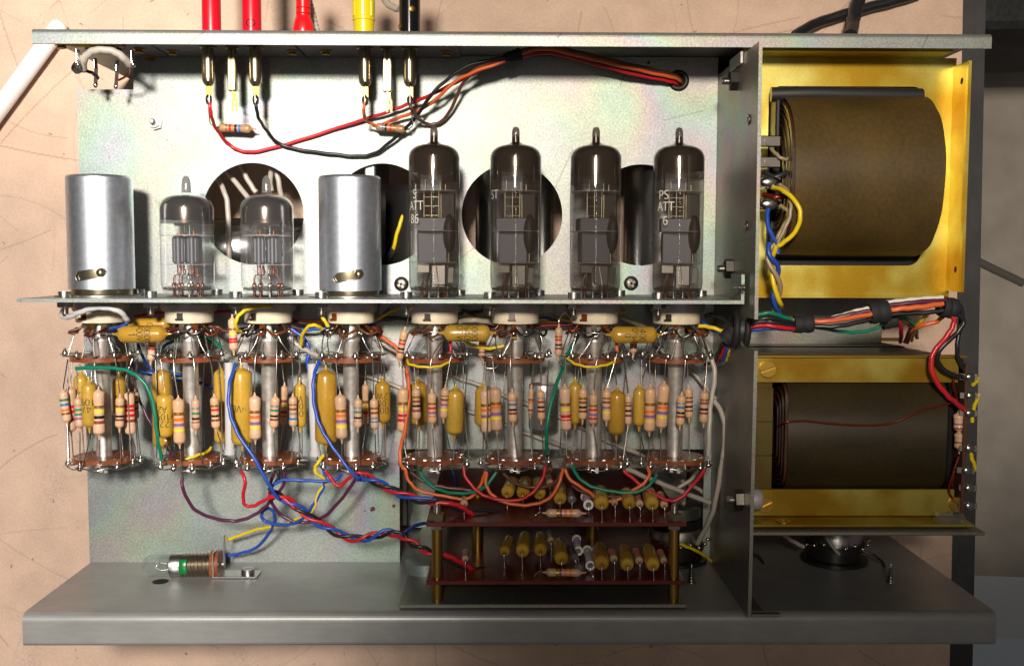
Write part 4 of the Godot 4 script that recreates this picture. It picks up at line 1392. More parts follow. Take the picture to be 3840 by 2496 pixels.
func control(label: String, x: float, zf: float, y: float, twin: bool) -> void:      # a potentiometer on the front panel
	var c = v(x, y, zf)
	var o = thing("potentiometer", label, "potentiometer", c, "controls on the inside of the front panel")
	var Z = Vector3(0, 0, -1)
	var g = geo()
	g.lathe(c, Z, [Vector2(15.5, 0), Vector2(15.5, 1.5), Vector2(12.5, 2.0), Vector2(12.5, 6.0), Vector2(13.8, 6.2), Vector2(13.8, 9.5), Vector2(0, 9.5)], 32)
	obj("wafer", g, M.bakelite, o)
	g = geo()
	g.lathe(c, Z, [Vector2(12.4, 9.5), Vector2(12.4, 15.5), Vector2(11.8, 16.2), Vector2(0, 16.2)], 36)
	obj("metal_case", g, M.steel, o)
	g = geo()
	g.lathe(c, Z, [Vector2(11.5, 16.2), Vector2(12.2, 17.0), Vector2(12.2, 20.5), Vector2(9.0, 21.0), Vector2(0, 21.0)], 32)
	obj("rear_wafer", g, M.bakelite, o)
	if twin:
		g = geo()
		g.lathe(c, Z, [Vector2(11.6, 21.0), Vector2(12.2, 21.4), Vector2(12.2, 26.5), Vector2(11.4, 27.0), Vector2(0, 27.0)], 32)
		obj("metal_case", g, M.steel, o)
	for k in 9:
		var a = -1.25 + 2.5 * k / 8.0
		var t = geo()
		var p = c + Vector3(sin(a) * 13.0, cos(a) * 13.0, -8.0) * 0.001
		var q = c + Vector3(sin(a) * 15.6, cos(a) * 15.6, -9.0 - (k % 3)) * 0.001
		t.bar(p, q, 1.8, 0.4, Z)
		t.ball(q, Vector3(1.1, 1.0, 1.0), 8)
		obj("solder_tag", t, M.solder if k % 2 else M.nickel, o)

func rounded_rect(x0: float, y0: float, x1: float, y1: float, r: float) -> Array:
	var out = []
	for q in [[x1 - r, y1 - r, 0.0], [x0 + r, y1 - r, PI / 2], [x0 + r, y0 + r, PI], [x1 - r, y0 + r, PI * 1.5]]:
		out.append_array(arc_pts(Vector2(q[0], q[1]), r, q[2], q[2] + PI / 2, 7))
	return out

func coil(o: Node3D, x0: float, x1: float, zc: float, yc: float, rz: float, ry: float, power: float, m: Material) -> void:
	# a wound coil lying along x: a rounded oblong section, its paper wrap, and the layers of winding at the end
	var sect = func(k, s):
		var a = TAU * k / 56.0
		return Vector2(signf(cos(a)) * absf(cos(a)) ** power * rz * s, signf(sin(a)) * absf(sin(a)) ** power * ry * s)
	var g = geo()
	for k in 56:
		var rows = [[x0, 1.0], [x0 + 0.4, 1.004], [(x0 + x1) * 0.5, 1.006], [x1 - 1.2, 1.004], [x1 - 0.3, 0.985], [x1, 0.96]]
		for j in rows.size() - 1:
			var q = []
			for e in [[k, j], [k + 1, j], [k + 1, j + 1], [k, j + 1]]:
				var s2 = sect.call(e[0], rows[e[1]][1] * (1.0 + (0.012 * sin(e[0] * 0.55) + 0.008 * sin(e[0] * 1.3 + 1.0) if e[1] >= 2 and power > 0.5 else 0.0)))
				q.append([v(rows[e[1]][0], yc + s2.y, zc + s2.x), Vector3(0, s2.y / (ry * ry), s2.x / (rz * rz)).normalized()])
			var f = g.V.size()
			for e in q:
				g.p(e[0], e[1])
			g.face(f, f + 1, f + 2)
			g.face(f, f + 2, f + 3)
		var b0 = sect.call(k, 0.96)
		var b1 = sect.call(k + 1, 0.96)
		g.flat([v(x1, yc, zc), v(x1, yc + b0.y, zc + b0.x), v(x1, yc + b1.y, zc + b1.x)], Vector3(1, 0, 0))
	obj("paper_wrap", g, m, o)
	var tones = [Color(0.10, 0.07, 0.05), Color(0.24, 0.14, 0.09), Color(0.07, 0.05, 0.045), Color(0.30, 0.16, 0.09), Color(0.09, 0.06, 0.05), Color(0.20, 0.13, 0.09), Color(0.05, 0.04, 0.04), Color(0.27, 0.14, 0.08)]
	for n in 16:
		g = geo()
		var s0 = 0.99 - n * 0.034
		var proud = [0.6, 1.5, 0.2, 1.1][n % 4] + rng.randf() * 0.5
		for k in 56:
			var a0 = sect.call(k, s0)
			var a1 = sect.call(k + 1, s0)
			var c0 = sect.call(k, s0 - 0.036)
			var c1 = sect.call(k + 1, s0 - 0.036)
			var xx = x0 + 1.0 - proud
			g.flat([v(xx, yc + a0.y, zc + a0.x), v(xx, yc + a1.y, zc + a1.x), v(xx, yc + c1.y, zc + c1.x), v(xx, yc + c0.y, zc + c0.x)], Vector3(-1, 0, 0))
			g.flat([v(xx, yc + a0.y, zc + a0.x), v(xx, yc + a1.y, zc + a1.x), v(x0 + 3, yc + a1.y, zc + a1.x), v(x0 + 3, yc + a0.y, zc + a0.x)], Vector3(0, a0.y, a0.x))
		obj("winding_layer", g, mat(tones[n % 8], 0.4, 0.1), o)

func slotted_screw(at: Vector3, axis: Vector3, r: float, parent: Node3D, slot: float) -> void:
	cheese_head("slotted_screw", at, axis, r, 2.0, M.brass_gold, parent, slot)

func transformers() -> void:
	# upper transformer: yellow chromated frame round a big paper wrapped coil
	var o = thing("power_transformer", "large upper transformer, brown paper coil bulging from a yellow frame", "transformer", v(150, -60, -35), "transformers right of the divider wall")
	var f := CSGCombiner3D.new()
	f.name = "yellow_frame"
	o.add_child(f)
	csg_box(f, Vector3(104.0, 20.6, -87.4), Vector3(200.2, 22.0, 17.6), M.yellow)
	csg_box(f, Vector3(117.9, 10, -75.0), Vector3(187.0, 30, 3.4), M.yellow, CSGShape3D.OPERATION_SUBTRACTION)
	csg_box(f, Vector3(198.8, 20.7, -83.6), Vector3(200.2, 37.0, 14.6), M.yellow)
	csg_box(f, Vector3(104.0, 20.7, -88.8), Vector3(192.5, 36.0, -87.4), M.yellow)
	csg_box(f, Vector3(104.0, 20.7, 16.4), Vector3(194.0, 24.6, 17.7), M.yellow)
	csg_hole(f, Vector3(200, 31, -76), 1.4, 6, 0, M.rust)
	csg_hole(f, Vector3(200, 31, 5), 1.4, 6, 0, M.rust)
	var g
	for c in [[117.9, -75.0, 1, 1], [187.0, -75.0, -1, 1], [117.9, 3.4, 1, -1], [187.0, 3.4, -1, -1]]:      # round the corners of the opening
		var poly = PackedVector2Array([Vector2(c[0], c[1])])
		for k in 7:
			var a = PI * 0.5 * k / 6.0
			poly.append(Vector2(c[0] + c[2] * (5.5 - 5.5 * sin(a)), c[1] + c[3] * (5.5 - 5.5 * cos(a))))
		g = geo()
		g.prism(poly, Transform3D(Basis(Vector3(1, 0, 0), Vector3(0, 0, 1), Vector3(0, -1, 0)), v(0, 0, 0)), -21.98, -20.62)
		obj("frame_corner", g, M.yellow, o)
	g = geo()
	g.box(Transform3D(Basis(), v(152.0, -18, -35.0)), Vector3(94, 70, 100), 1.0)
	g.box(Transform3D(Basis(), v(152.5, 2, -35.0)), Vector3(66, 36, 72), 1.0)
	obj("core", g, M.bakelite, o)
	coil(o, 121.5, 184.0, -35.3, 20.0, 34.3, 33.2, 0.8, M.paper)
	g = geo()
	g.sweep(curve([v(116.7, 30, -70), v(133.6, 31, -70.3), v(156.9, 31, -70), v(182, 30, -69.8)], 8), 3.2, 10)
	obj("black_wrap_strip", g, M.rubber, o)
	g = geo()
	g.box(Transform3D(Basis(), v(119.5, 26, -55)), Vector3(2.0, 12, 26), 0.6)
	obj("end_board", g, M.rubber, o)
	for s in [[v(114, 40, -49), 0], [v(114.2, 40, -40.2), 0], [v(113.9, 42, -31.6), 1], [v(114.1, 42, -22.5), 1]]:
		g = geo()
		g.box(Transform3D(Basis(), s[0]), Vector3(9.0, 2.4, 4.6), 0.4)
		var lug = obj("terminal_lug", g, M.steel_dark if s[1] == 0 else M.solder, o)
		if s[1] == 1:
			g = geo()
			g.ball(s[0] + Vector3(0, 1.0, 0) * 0.001, Vector3(4.6, 1.6, 2.6), 14)
			obj("solder_blob", g, M.solder, lug)
		else:
			g = geo()
			g.lathe(s[0] + Vector3(-1, 1.2, 0) * 0.001, Vector3.UP, [Vector2(1.5, 0.0), Vector2(1.5, 0.5), Vector2(0, 0.5)], 12)
			obj("eyelet", g, M.steel_dark, lug)
	for k in 2:
		g = geo()
		g.sweep(curve([v(112.2, 38, -36.5).lerp(v(112.4, 38, -26.7), k), v(115.8, 42, -33.9).lerp(v(116, 42, -25.5), k), v(120.3, 42, -35.5).lerp(v(120.6, 42, -25.8), k), v(124.5, 40, -37.3).lerp(v(124.8, 40, -24.3), k)], 6), 1.15, 9)
		obj("sleeved_lead", g, M.cable if k == 0 else M.enamel, o)
	g = geo()
	g.box(Transform3D(Basis(), v(103.0, 36, -20)), Vector3(1.6, 44, 82), 0.2)
	obj("terminal_board", g, M.phenolic, o)
	twisted(["blue", "yellow", "clear_braid"], ["blue strand of the twisted lead hanging from the upper transformer", "yellow strand of the twisted lead hanging from the upper transformer", "braided strand of the twisted lead hanging from the upper transformer"], [v(113.6, 50, -5.4), v(112.4, 50, -0.9), v(114.8, 49, 5.5), v(115.9, 48, 12.7), v(116.8, 46, 18.6), v(119.2, 40, 23.5)], 1.05, 26.0, 1.5)
	# lower transformer: laminated core between yellow straps
	o = thing("output_transformer", "lower transformer, dark paper coil between yellow straps with a loose copper wire", "transformer", v(150, -45, 75), "transformers right of the divider wall")
	g = geo()
	g.box(Transform3D(Basis(), v(150.0, -16.0, 76.0)), Vector3(88.0, 56.0, 64.0), 0.3)
	obj("core", g, M.yellow_dark, o)
	g = geo()
	g.box(Transform3D(Basis(), v(109.8, 12.0, 76.0)), Vector3(11.4, 71.6, 63.6), 0.3)
	obj("core_limb", g, M.yellow_dark, o)
	for k in 9:      # edges of the core's plates on the side that faces the rear
		g = geo()
		g.box(Transform3D(Basis(), v(149.8, -40.0 + k * 10.6, 43.6)), Vector3(92.0 - (k % 2), 8.6, 1.2 + 0.4 * (k % 3)), 0.15)
		obj("lamination", g, M.steel_dark if k % 2 else M.bakelite, o)
	for k in 3:
		g = geo()
		g.box(Transform3D(Basis(), v(109.7, 48.1, 62.0 + k * 14.5)), Vector3(12.0, 0.5, 14.2), 0.1)
		obj("core_plate", g, M.yellow_dark, o)
	var st := CSGCombiner3D.new()
	st.name = "upper_strap"
	o.add_child(st)
	csg_box(st, Vector3(103.6, 48.4, 41.6), Vector3(193.2, 50.0, 52.2), M.yellow_old)
	g = geo()
	g.box(Transform3D(Basis(), v(150.4, 48.6, 41.3)), Vector3(92.5, 4.4, 1.3), 0.4)
	obj("strap_edge", g, M.brass_gold, o)
	g = geo()
	g.box(Transform3D(Basis(), v(153.0, -41.0, 41.3)), Vector3(103.0, 3.0, 1.6), 0.4)
	obj("rear_strap_edge", g, M.brass_gold, o)
	g = geo()
	g.box(Transform3D(Basis(), v(149.4, 49.3, 103.6)), Vector3(88.0, 1.4, 11.6), 0.25)
	obj("lower_strap", g, M.yellow_old, o)
	g = geo()
	g.box(Transform3D(Basis(), v(150.4, 55.8, 110.2)), Vector3(92.0, 14.0, 1.3), 0.3)
	obj("strap_flange", g, M.yellow_old, o)
	g = geo()
	g.lathe(v(118.3, 58.8, 109.5), Vector3(0, 0, -1), [Vector2(0.0, 0.05), Vector2(1.7, 0.05), Vector2(1.9, 0.4), Vector2(3.0, 0.4), Vector2(3.0, 0.0)], 20)
	obj("rivet_nut", g, M.brass_gold, o)
	slotted_screw(v(112.3, 50, 46.7), Vector3.UP, 3.3, o, 0.35)
	slotted_screw(v(112.2, 50, 104.2), Vector3.UP, 3.2, o, 0.45)
	slotted_screw(v(194.1, 50, 104), Vector3.UP, 3.2, o, -0.6)
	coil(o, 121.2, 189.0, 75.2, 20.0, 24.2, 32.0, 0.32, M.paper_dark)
	g = geo()
	g.sweep(curve([v(117.8, 51, 69.3), v(120.3, 53.5, 68.4), v(128.1, 53.2, 68.1), v(139, 53.2, 69.2), v(151.6, 53.2, 69.9), v(163, 53.4, 69.2), v(170.3, 54, 66.3), v(177.3, 54, 63.1), v(183.4, 53.6, 61.7), v(189.3, 52, 60.7)], 6), 0.45, 7)
	obj("copper_wire", g, M.enamel, o)
	# terminal strip at its right end
	o = thing("terminal_strip", "brown tag strip with soldered ends along the right side of the lower transformer", "terminal strip", v(196, 40, 76))
	g = geo()
	g.box(Transform3D(Basis(), v(195.6, 44, 77)), Vector3(1.6, 18.0, 66.0), 0.2)
	obj("strip_board", g, mat(rgb(74, 48, 36), 0.4), o)
	g = geo()
	g.box(Transform3D(Basis(), v(192.6, 34, 77)), Vector3(2.4, 24.0, 68.0), 0.4)
	obj("backing", g, M.bakelite, o)
	for s in [v(196.7, 53, 49.5), v(197.2, 53, 57.4), v(197.2, 53, 64.8), v(197.7, 53, 79.7), v(197, 53, 89.1), v(198.1, 53, 96.6), v(198.4, 53, 104.2)]:
		g = geo()
		g.bar(s + Vector3(-4, -1, 0) * 0.001, s + Vector3(3, 0.6, 0) * 0.001, 2.6, 0.5, Vector3.UP)
		var tg = obj("solder_tag", g, M.steel_dark, o)
		g = geo()
		g.ball(s, Vector3(2.4, 1.4, 1.9), 10)
		obj("solder_blob", g, M.solder, tg)
	var yl = [[v(204.5, 44, 51.3), v(202.7, 46, 52.5), v(200.5, 48, 53.4)], [v(205, 44, 58), v(202.8, 46, 61.4), v(199.7, 50, 65.8), v(199.8, 50, 69.1)], [v(200.4, 48, 82.3), v(201.4, 48, 85.6), v(203.1, 47, 89.2), v(201.3, 48, 90.7)]]
	for k in 3:
		wire("yellow", 0.8, ["top short yellow wire peeping out beside the terminal strip", "middle yellow wire peeping out beside the terminal strip", "bottom yellow wire bowing out beside the terminal strip"][k], yl[k], "yellow wires beside the terminal strip")
	var cl = [[v(190.8, 52, 47.4), v(190.4, 52, 51.8), v(191.8, 51, 56.3), v(193.2, 50, 59.7)], [v(192.2, 52, 88.7), v(191.5, 52, 92.6), v(191.8, 51, 96.2)], [v(193.8, 52, 83.3), v(191.6, 52, 90), v(190.5, 51, 98.2), v(193.1, 51, 102.6)]]
	for k in 3:
		cur = cl[k][0]
		g = geo()
		g.sweep(curve(cl[k], 5), 0.5, 6)
		var m = obj("enamelled_wire", g, M.enamel)
		tag(m, ["reddish enamelled wire at the top of the terminal strip", "reddish enamelled wire at the middle of the terminal strip", "reddish enamelled wire beside the lower right strap screw"][k], "wire", "enamelled wires at the terminal strip")
	resistor("cream resistor on edge beside the terminal strip, upper of two", "resistors at the terminal strip", [], v(194, 50, 65.5), v(194.3, 50, 72.5), [v(194.3, 51, 74)], 4.6, "violet:0.6 brown:0.85", false)
	resistor("cream resistor on edge beside the terminal strip, lower of two", "resistors at the terminal strip", [], v(194.6, 50, 73.6), v(194.7, 50, 80.2), [v(195.2, 51, 82.3)], 4.4, "brown:0.6", false)
	# grey bracket under it, with its bolt heads and the clear foot
	o = thing("transformer_bracket", "grey angle bracket under the lower transformer's yellow strap", "bracket", v(150, -50, 112))
	g = geo()
	var bp = [Vector2(95.5, 67.5), Vector2(95.5, 67.5)]
	g.box(Transform3D(Basis(), v(103.0, 8, 104.6)), Vector3(1.5, 118, 16), 0.3)
	obj("upright", g, M.zinc_dark, o)
	g = geo()
	g.box(Transform3D(Basis(), v(150.6, 8, 112.4)), Vector3(96.8, 118, 1.6), 0.35)
	obj("shelf", g, M.zinc_dark, o)
	g = geo()
	g.lathe(v(106.9, 59.3, 100) + Vector3(0, 0, 0), Vector3(1, 0, 0), [Vector2(0, -2.4), Vector2(4.4, -2.4), Vector2(4.4, 0.6), Vector2(3.8, 1.6), Vector2(0, 2.0)], 20)
	obj("bolt_head", g, M.cadmium, o)
	cur = v(186.2, 62, 107.8)
	g = geo()
	g.box(Transform3D(Basis(Vector3.RIGHT, 0.12), v(187.1, 60, 107.7)), Vector3(12.0, 5.5, 5.0), 1.2)
	var m = obj("clear_plastic_foot", g, M.clear)
	tag(m, "clear plastic block at the right end of the yellow strap", "foot")
	cur = v(191, 50, 118.3)
	g = geo()
	g.lathe(Vector3(cur.x, cur.y, 0.1134), Vector3(0, 0, 1), [Vector2(6.0, 0.0), Vector2(6.0, 0.8), Vector2(4.0, 2.6), Vector2(0, 3.0)], 22)
	m = obj("black_screw_cap", g, M.rubber)
	tag(m, "black round cap under the right end of the angle bracket", "cap")
	# self tapping screws standing on the front panel
	var sc = [[v(174.8, 30.4, 144.2), "self tapping screw point sticking through the front panel, right of the control"], [v(85.5, 30.8, 144.2), "self tapping screw point sticking through the panel beside the boards"]]
	for s in sc:
		cur = s[0]
		g = geo()
		var prof = [Vector2(2.0, 0.0)]
		for k in 6:
			prof.append(Vector2(1.9 - k * 0.24, 0.3 + k * 1.3))
			prof.append(Vector2(1.15 - k * 0.16, 0.9 + k * 1.3))
		prof.append(Vector2(0.0, 8.6))
		g.lathe(s[0], Vector3(0, 0, -1), prof, 14)
		m = obj("tapping_screw", g, M.steel)
		tag(m, s[1], "screw", "screw points through the front panel")
	control("twin control with metal rings inside the divider wall", 84.0, 144.0, -4.0, true)
	control("dark control with one metal ring under the lower transformer", 160.0, 144.0, -2.0, false)
	wire("grey", 0.95, "grey lead running to the control under the lower transformer", [v(130.1, 16, 126.6), v(135.4, 14, 130.2), v(141, 12, 133.5)], "grey leads of the controls")
	wire("grey", 0.8, "second grey lead dropping onto the metal ring of that control", [v(147.3, 24, 125.1), v(151.4, 20, 130.5), v(156.1, 16, 135.7)], "grey leads of the controls")
	wire("black", 0.6, "thin black wire curling right of the control under the transformer", [v(168.1, 8, 136.3), v(173.5, 10, 137.5), v(178.3, 10, 140.9), v(181.5, 6, 145.5)], "thin black wires of the control")
	wire("black", 0.6, "thin black wire curling left of the control under the transformer", [v(118.7, 4, 138.5), v(122.2, 4, 140.2), v(125.5, 2, 145)], "thin black wires of the control")

func bench() -> void:
	cur = Vector3.ZERO
	var g = geo()
	var top = PackedVector2Array([Vector2(-900, -800), Vector2(232.9, -800), Vector2(255.0, 700), Vector2(-900, 700)])
	var flat = Transform3D(Basis(Vector3(1, 0, 0), Vector3(0, 0, 1), Vector3(0, -1, 0)), v(0, -70, 0))
	g.prism(top, flat, 0.0, 28.0)
	struct("bench_top", g, M.bench)
	g = geo()
	var tr = PackedVector2Array([Vector2(232.95, -800), Vector2(243.5, -800), Vector2(268.5, 700), Vector2(255.05, 700)])
	g.prism(tr, flat, -0.25, 30.0)
	struct("bench_edge", g, M.trim)
	g = geo()
	g.box(Transform3D(Basis(), v(0, -790, 0)), Vector3(6000, 20, 6000), 0.0)
	struct("floor", g, M.floor)
	cur = v(520, -560, -400)
	g = geo()
	g.box(Transform3D(Basis(Vector3.UP, 0.02), v(585, -560, -405)), Vector3(500, 240, 400), 6.0)
	var m = obj("dark_crate", g, M.crate_dark)
	tag(m, "dark speckled box on the floor beyond the bench edge, top right corner", "box")
	cur = v(520, -600, 400)
	g = geo()
	g.box(Transform3D(Basis(Vector3.UP, -0.04), v(580, -560, 640)), Vector3(400, 240, 560), 20.0)
	m = obj("pale_blue_tub", g, M.pale_blue)
	tag(m, "pale blue box on the floor beyond the bench edge, bottom right corner", "box")
	wire("floor_grey", 4.5, "grey cable lying on the floor beyond the bench edge", [v(400, -775, -160), v(470, -775, -80), v(540, -775, -20), v(640, -775, 30)], "floor cables")

func plugs() -> void:
	# what is plugged into the rear panel from behind
	var Z = Vector3(0, 0, -1)
	var spec = [[v(-125.4, 22, -98.5), 4.05, "red_plug", "plain round red plug, leftmost behind the rear panel", 0], [v(-108, 22, -98.6), 4.1, "red_plug", "round red plug with a side hole, second behind the rear panel", 1]]
	for s in spec:
		var c = s[0]
		c.z = -0.0938
		var o = thing(s[2], s[3], "plug", c, "plugs behind the rear panel")
		var g = geo()
		g.lathe(c, Z, [Vector2(0, 0), Vector2(s[1], 0), Vector2(s[1], 30), Vector2(s[1] - 0.3, 31), Vector2(s[1] - 0.3, 60), Vector2(0, 60)], 30)
		obj("body", g, M.red_plastic, o)
		if s[4] == 1:
			g = geo()
			var q = c + Vector3(0.4, 4.02, -6.2) * 0.001
			g.lathe(q, Vector3(0.1, 1, 0), [Vector2(0.0, -0.25), Vector2(1.35, -0.25), Vector2(1.5, 0.12), Vector2(1.75, 0.0), Vector2(1.9, -0.3)], 20)
			obj("side_hole", g, M.bakelite, o)
	var c = v(-86, 20, -99)
	c.z = -0.0938
	var o = thing("red_strain_relief", "bright red tapered boot with ribs behind the rear panel", "plug", c, "plugs behind the rear panel")
	var g = geo()
	var prof = [Vector2(0, 0), Vector2(5.0, 0)]
	for k in 4:
		prof.append_array([Vector2(5.0, 0.3 + k * 0.9), Vector2(5.0, 0.8 + k * 0.9), Vector2(4.75, 0.9 + k * 0.9), Vector2(4.75, 1.1 + k * 0.9)])
	prof.append_array([Vector2(4.8, 4.6), Vector2(4.2, 7.4), Vector2(3.5, 9.4), Vector2(3.2, 9.8), Vector2(3.25, 11.0), Vector2(2.6, 11.2), Vector2(3.2, 11.6), Vector2(3.2, 13.4), Vector2(2.6, 13.6), Vector2(3.1, 14.0), Vector2(3.1, 40), Vector2(0, 40)])
	g.lathe(c, Z, prof, 30)
	obj("boot", g, mat(rgb(226, 22, 30), 0.3), o)
	c = v(-81.4, 6, -102)
	c.z = -0.0938
	o = thing("grey_strain_relief", "white ribbed cable boot behind the bright red one", "plug", c, "plugs behind the rear panel")
	g = geo()
	prof = [Vector2(0, 0), Vector2(3.2, 0), Vector2(2.9, 4.0), Vector2(2.2, 7.0)]
	for k in 10:
		prof.append_array([Vector2(1.7, 7.4 + k * 1.8), Vector2(2.1, 7.8 + k * 1.8), Vector2(2.0, 8.8 + k * 1.8)])
	prof.append_array([Vector2(1.6, 30), Vector2(0, 30)])
	g.lathe(c, Vector3(-0.25, 0, -1), prof, 22)
	obj("boot", g, M.grey_plastic, o)
	c = v(-59.4, 22, -98.5)
	c.z = -0.0938
	o = thing("yellow_plug", "yellow round plug with a stepped collar behind the rear panel", "plug", c, "plugs behind the rear panel")
	g = geo()
	g.lathe(c, Z, [Vector2(0, 0), Vector2(4.35, 0), Vector2(4.45, 7.2), Vector2(4.5, 8.0), Vector2(4.85, 8.3), Vector2(4.85, 40), Vector2(0, 40)], 32)
	obj("body", g, M.yellow_plastic, o)
	g = geo()
	for s in [-1.0, 0.05, 1.0]:
		g.box(Transform3D(Basis(Vector3(0, 0, 1), -s * 0.9), c + Vector3(sin(s * 0.9) * 4.9, cos(s * 0.9) * 4.9, -12.8) * 0.001), Vector3(1.5, 0.7, 6.5), 0.2)
	obj("grip_rib", g, M.yellow_plastic, o)
	c = v(-39.3, 24, -98.1)
	c.z = -0.0938
	o = thing("black_plug", "glossy black round plug with small brass screws behind the rear panel", "plug", c, "plugs behind the rear panel")
	g = geo()
	g.lathe(c, Z, [Vector2(0, 0), Vector2(4.55, 0), Vector2(4.55, 40), Vector2(0, 40)], 32)
	obj("body", g, mat(rgb(18, 18, 20), 0.16), o)
	for s in [Vector3(1.5, 4.4, -12.0), Vector3(-3.9, 2.6, -5.0)]:
		g = geo()
		var q = c + s * 0.001
		g.lathe(q, Vector3(s.x, s.y, 0), [Vector2(1.3, -0.4), Vector2(1.3, 0.25), Vector2(0.9, 0.4), Vector2(0, 0.4)], 16)
		obj("brass_screw", g, M.brass, o)
	wire("grey", 1.5, "grey cable curving into the side of the black plug", [v(-52.8, 10, -116.6), v(-51.2, 12, -113.3), v(-48.5, 15, -110), v(-44.4, 18, -108)], "cables behind the rear panel")
	wire("black", 2.6, "thick black cable slanting behind the rear panel at right", [v(151.7, -60, -114.1), v(161.1, -64, -119.9), v(170.6, -66, -123.7), v(189.5, -66, -129.3), v(206.3, -66, -133.7), v(217.4, -66, -137.1)], "cables behind the rear panel")
	wire("black", 3.4, "thick black cable crossing over the slanting one", [v(173.9, -40, -110), v(177.5, -48, -117.5), v(180.3, -52, -125.4), v(183, -54, -133.9)], "cables behind the rear panel")
	cur = v(-243.3, -62, -95)
	g = geo()
	var pa = v(-226, -63, -118.3)
	var pb = v(-270.8, -63, -60)
	g.lathe(pa, pb - pa, [Vector2(0, -1.5), Vector2(2.6, -1.2), Vector2(4.2, 0.4), Vector2(4.5, 2.0), Vector2(4.5, pa.distance_to(pb) * 1000.0), Vector2(0, pa.distance_to(pb) * 1000.0)], 28)
	var m = obj("white_rod", g, M.white_plastic)
	tag(m, "white plastic rod lying on the bench at the left edge", "rod")

func lights_and_camera() -> void:
	var cam := Camera3D.new()
	cam.name = "camera"
	cam.transform = Transform3D(Basis(Vector3(0.99993, 0.01163, -0.00297), Vector3(-0.00211, -0.07355, -0.99729), Vector3(-0.01182, 0.99722, -0.07352)), v(0, 480, 0))
	cam.fov = rad_to_deg(2.0 * atan(773.5 / 2400.0))
	cam.near = 0.02
	cam.far = 20.0
	add_child(cam)
	var e := Environment.new()
	e.background_mode = Environment.BG_COLOR
	e.background_color = Color(0.28, 0.27, 0.265)
	e.background_energy_multiplier = 1.0
	e.tonemap_mode = Environment.TONE_MAPPER_LINEAR
	e.tonemap_exposure = 1.0
	e.sdfgi_enabled = true
	e.ssao_enabled = true
	e.ssil_enabled = true
	var we := WorldEnvironment.new()
	we.name = "surroundings"
	we.environment = e
	add_child(we)
	# bench lamp overhead, a little towards the rear: the crisp shadows and the glare on the plate
	var s := SpotLight3D.new()
	s.name = "bench_lamp"
	s.light_color = Color(1.0, 0.95, 0.88)
	s.light_energy = 1.1
	s.light_size = 0.05
	s.spot_range = 8.0
	s.spot_angle = 28.0
	s.spot_angle_attenuation = 0.55
	s.shadow_enabled = true
	add_child(s)
	s.look_at_from_position(v(-60, 1000, -216), v(110, 0, -330), Vector3(0, 0, -1))
	# second bulb of the same fitting, turned to the left
	var l := SpotLight3D.new()
	l.name = "bench_lamp_left"
	l.light_color = Color(1.0, 0.975, 0.94)
	l.light_energy = 1.55
	l.light_size = 0.05
	l.spot_range = 8.0
	l.spot_angle = 19.0
	l.spot_angle_attenuation = 0.6
	l.shadow_enabled = true
	add_child(l)
	l.look_at_from_position(v(-68, 1000, -212), v(-340, 0, 60), Vector3(0, 0, -1))
	# ceiling tube, lengthwise
	var a := AreaLight3D.new()
	a.name = "ceiling_tube"
	a.area_size = Vector2(0.012, 1.2)
	a.light_color = Color(1.0, 0.96, 0.9)
	a.light_energy = 0.16
	a.shadow_enabled = true
	add_child(a)
	a.look_at_from_position(v(10, 1600, -300), v(10, 0, -300), Vector3(0, 0, -1))

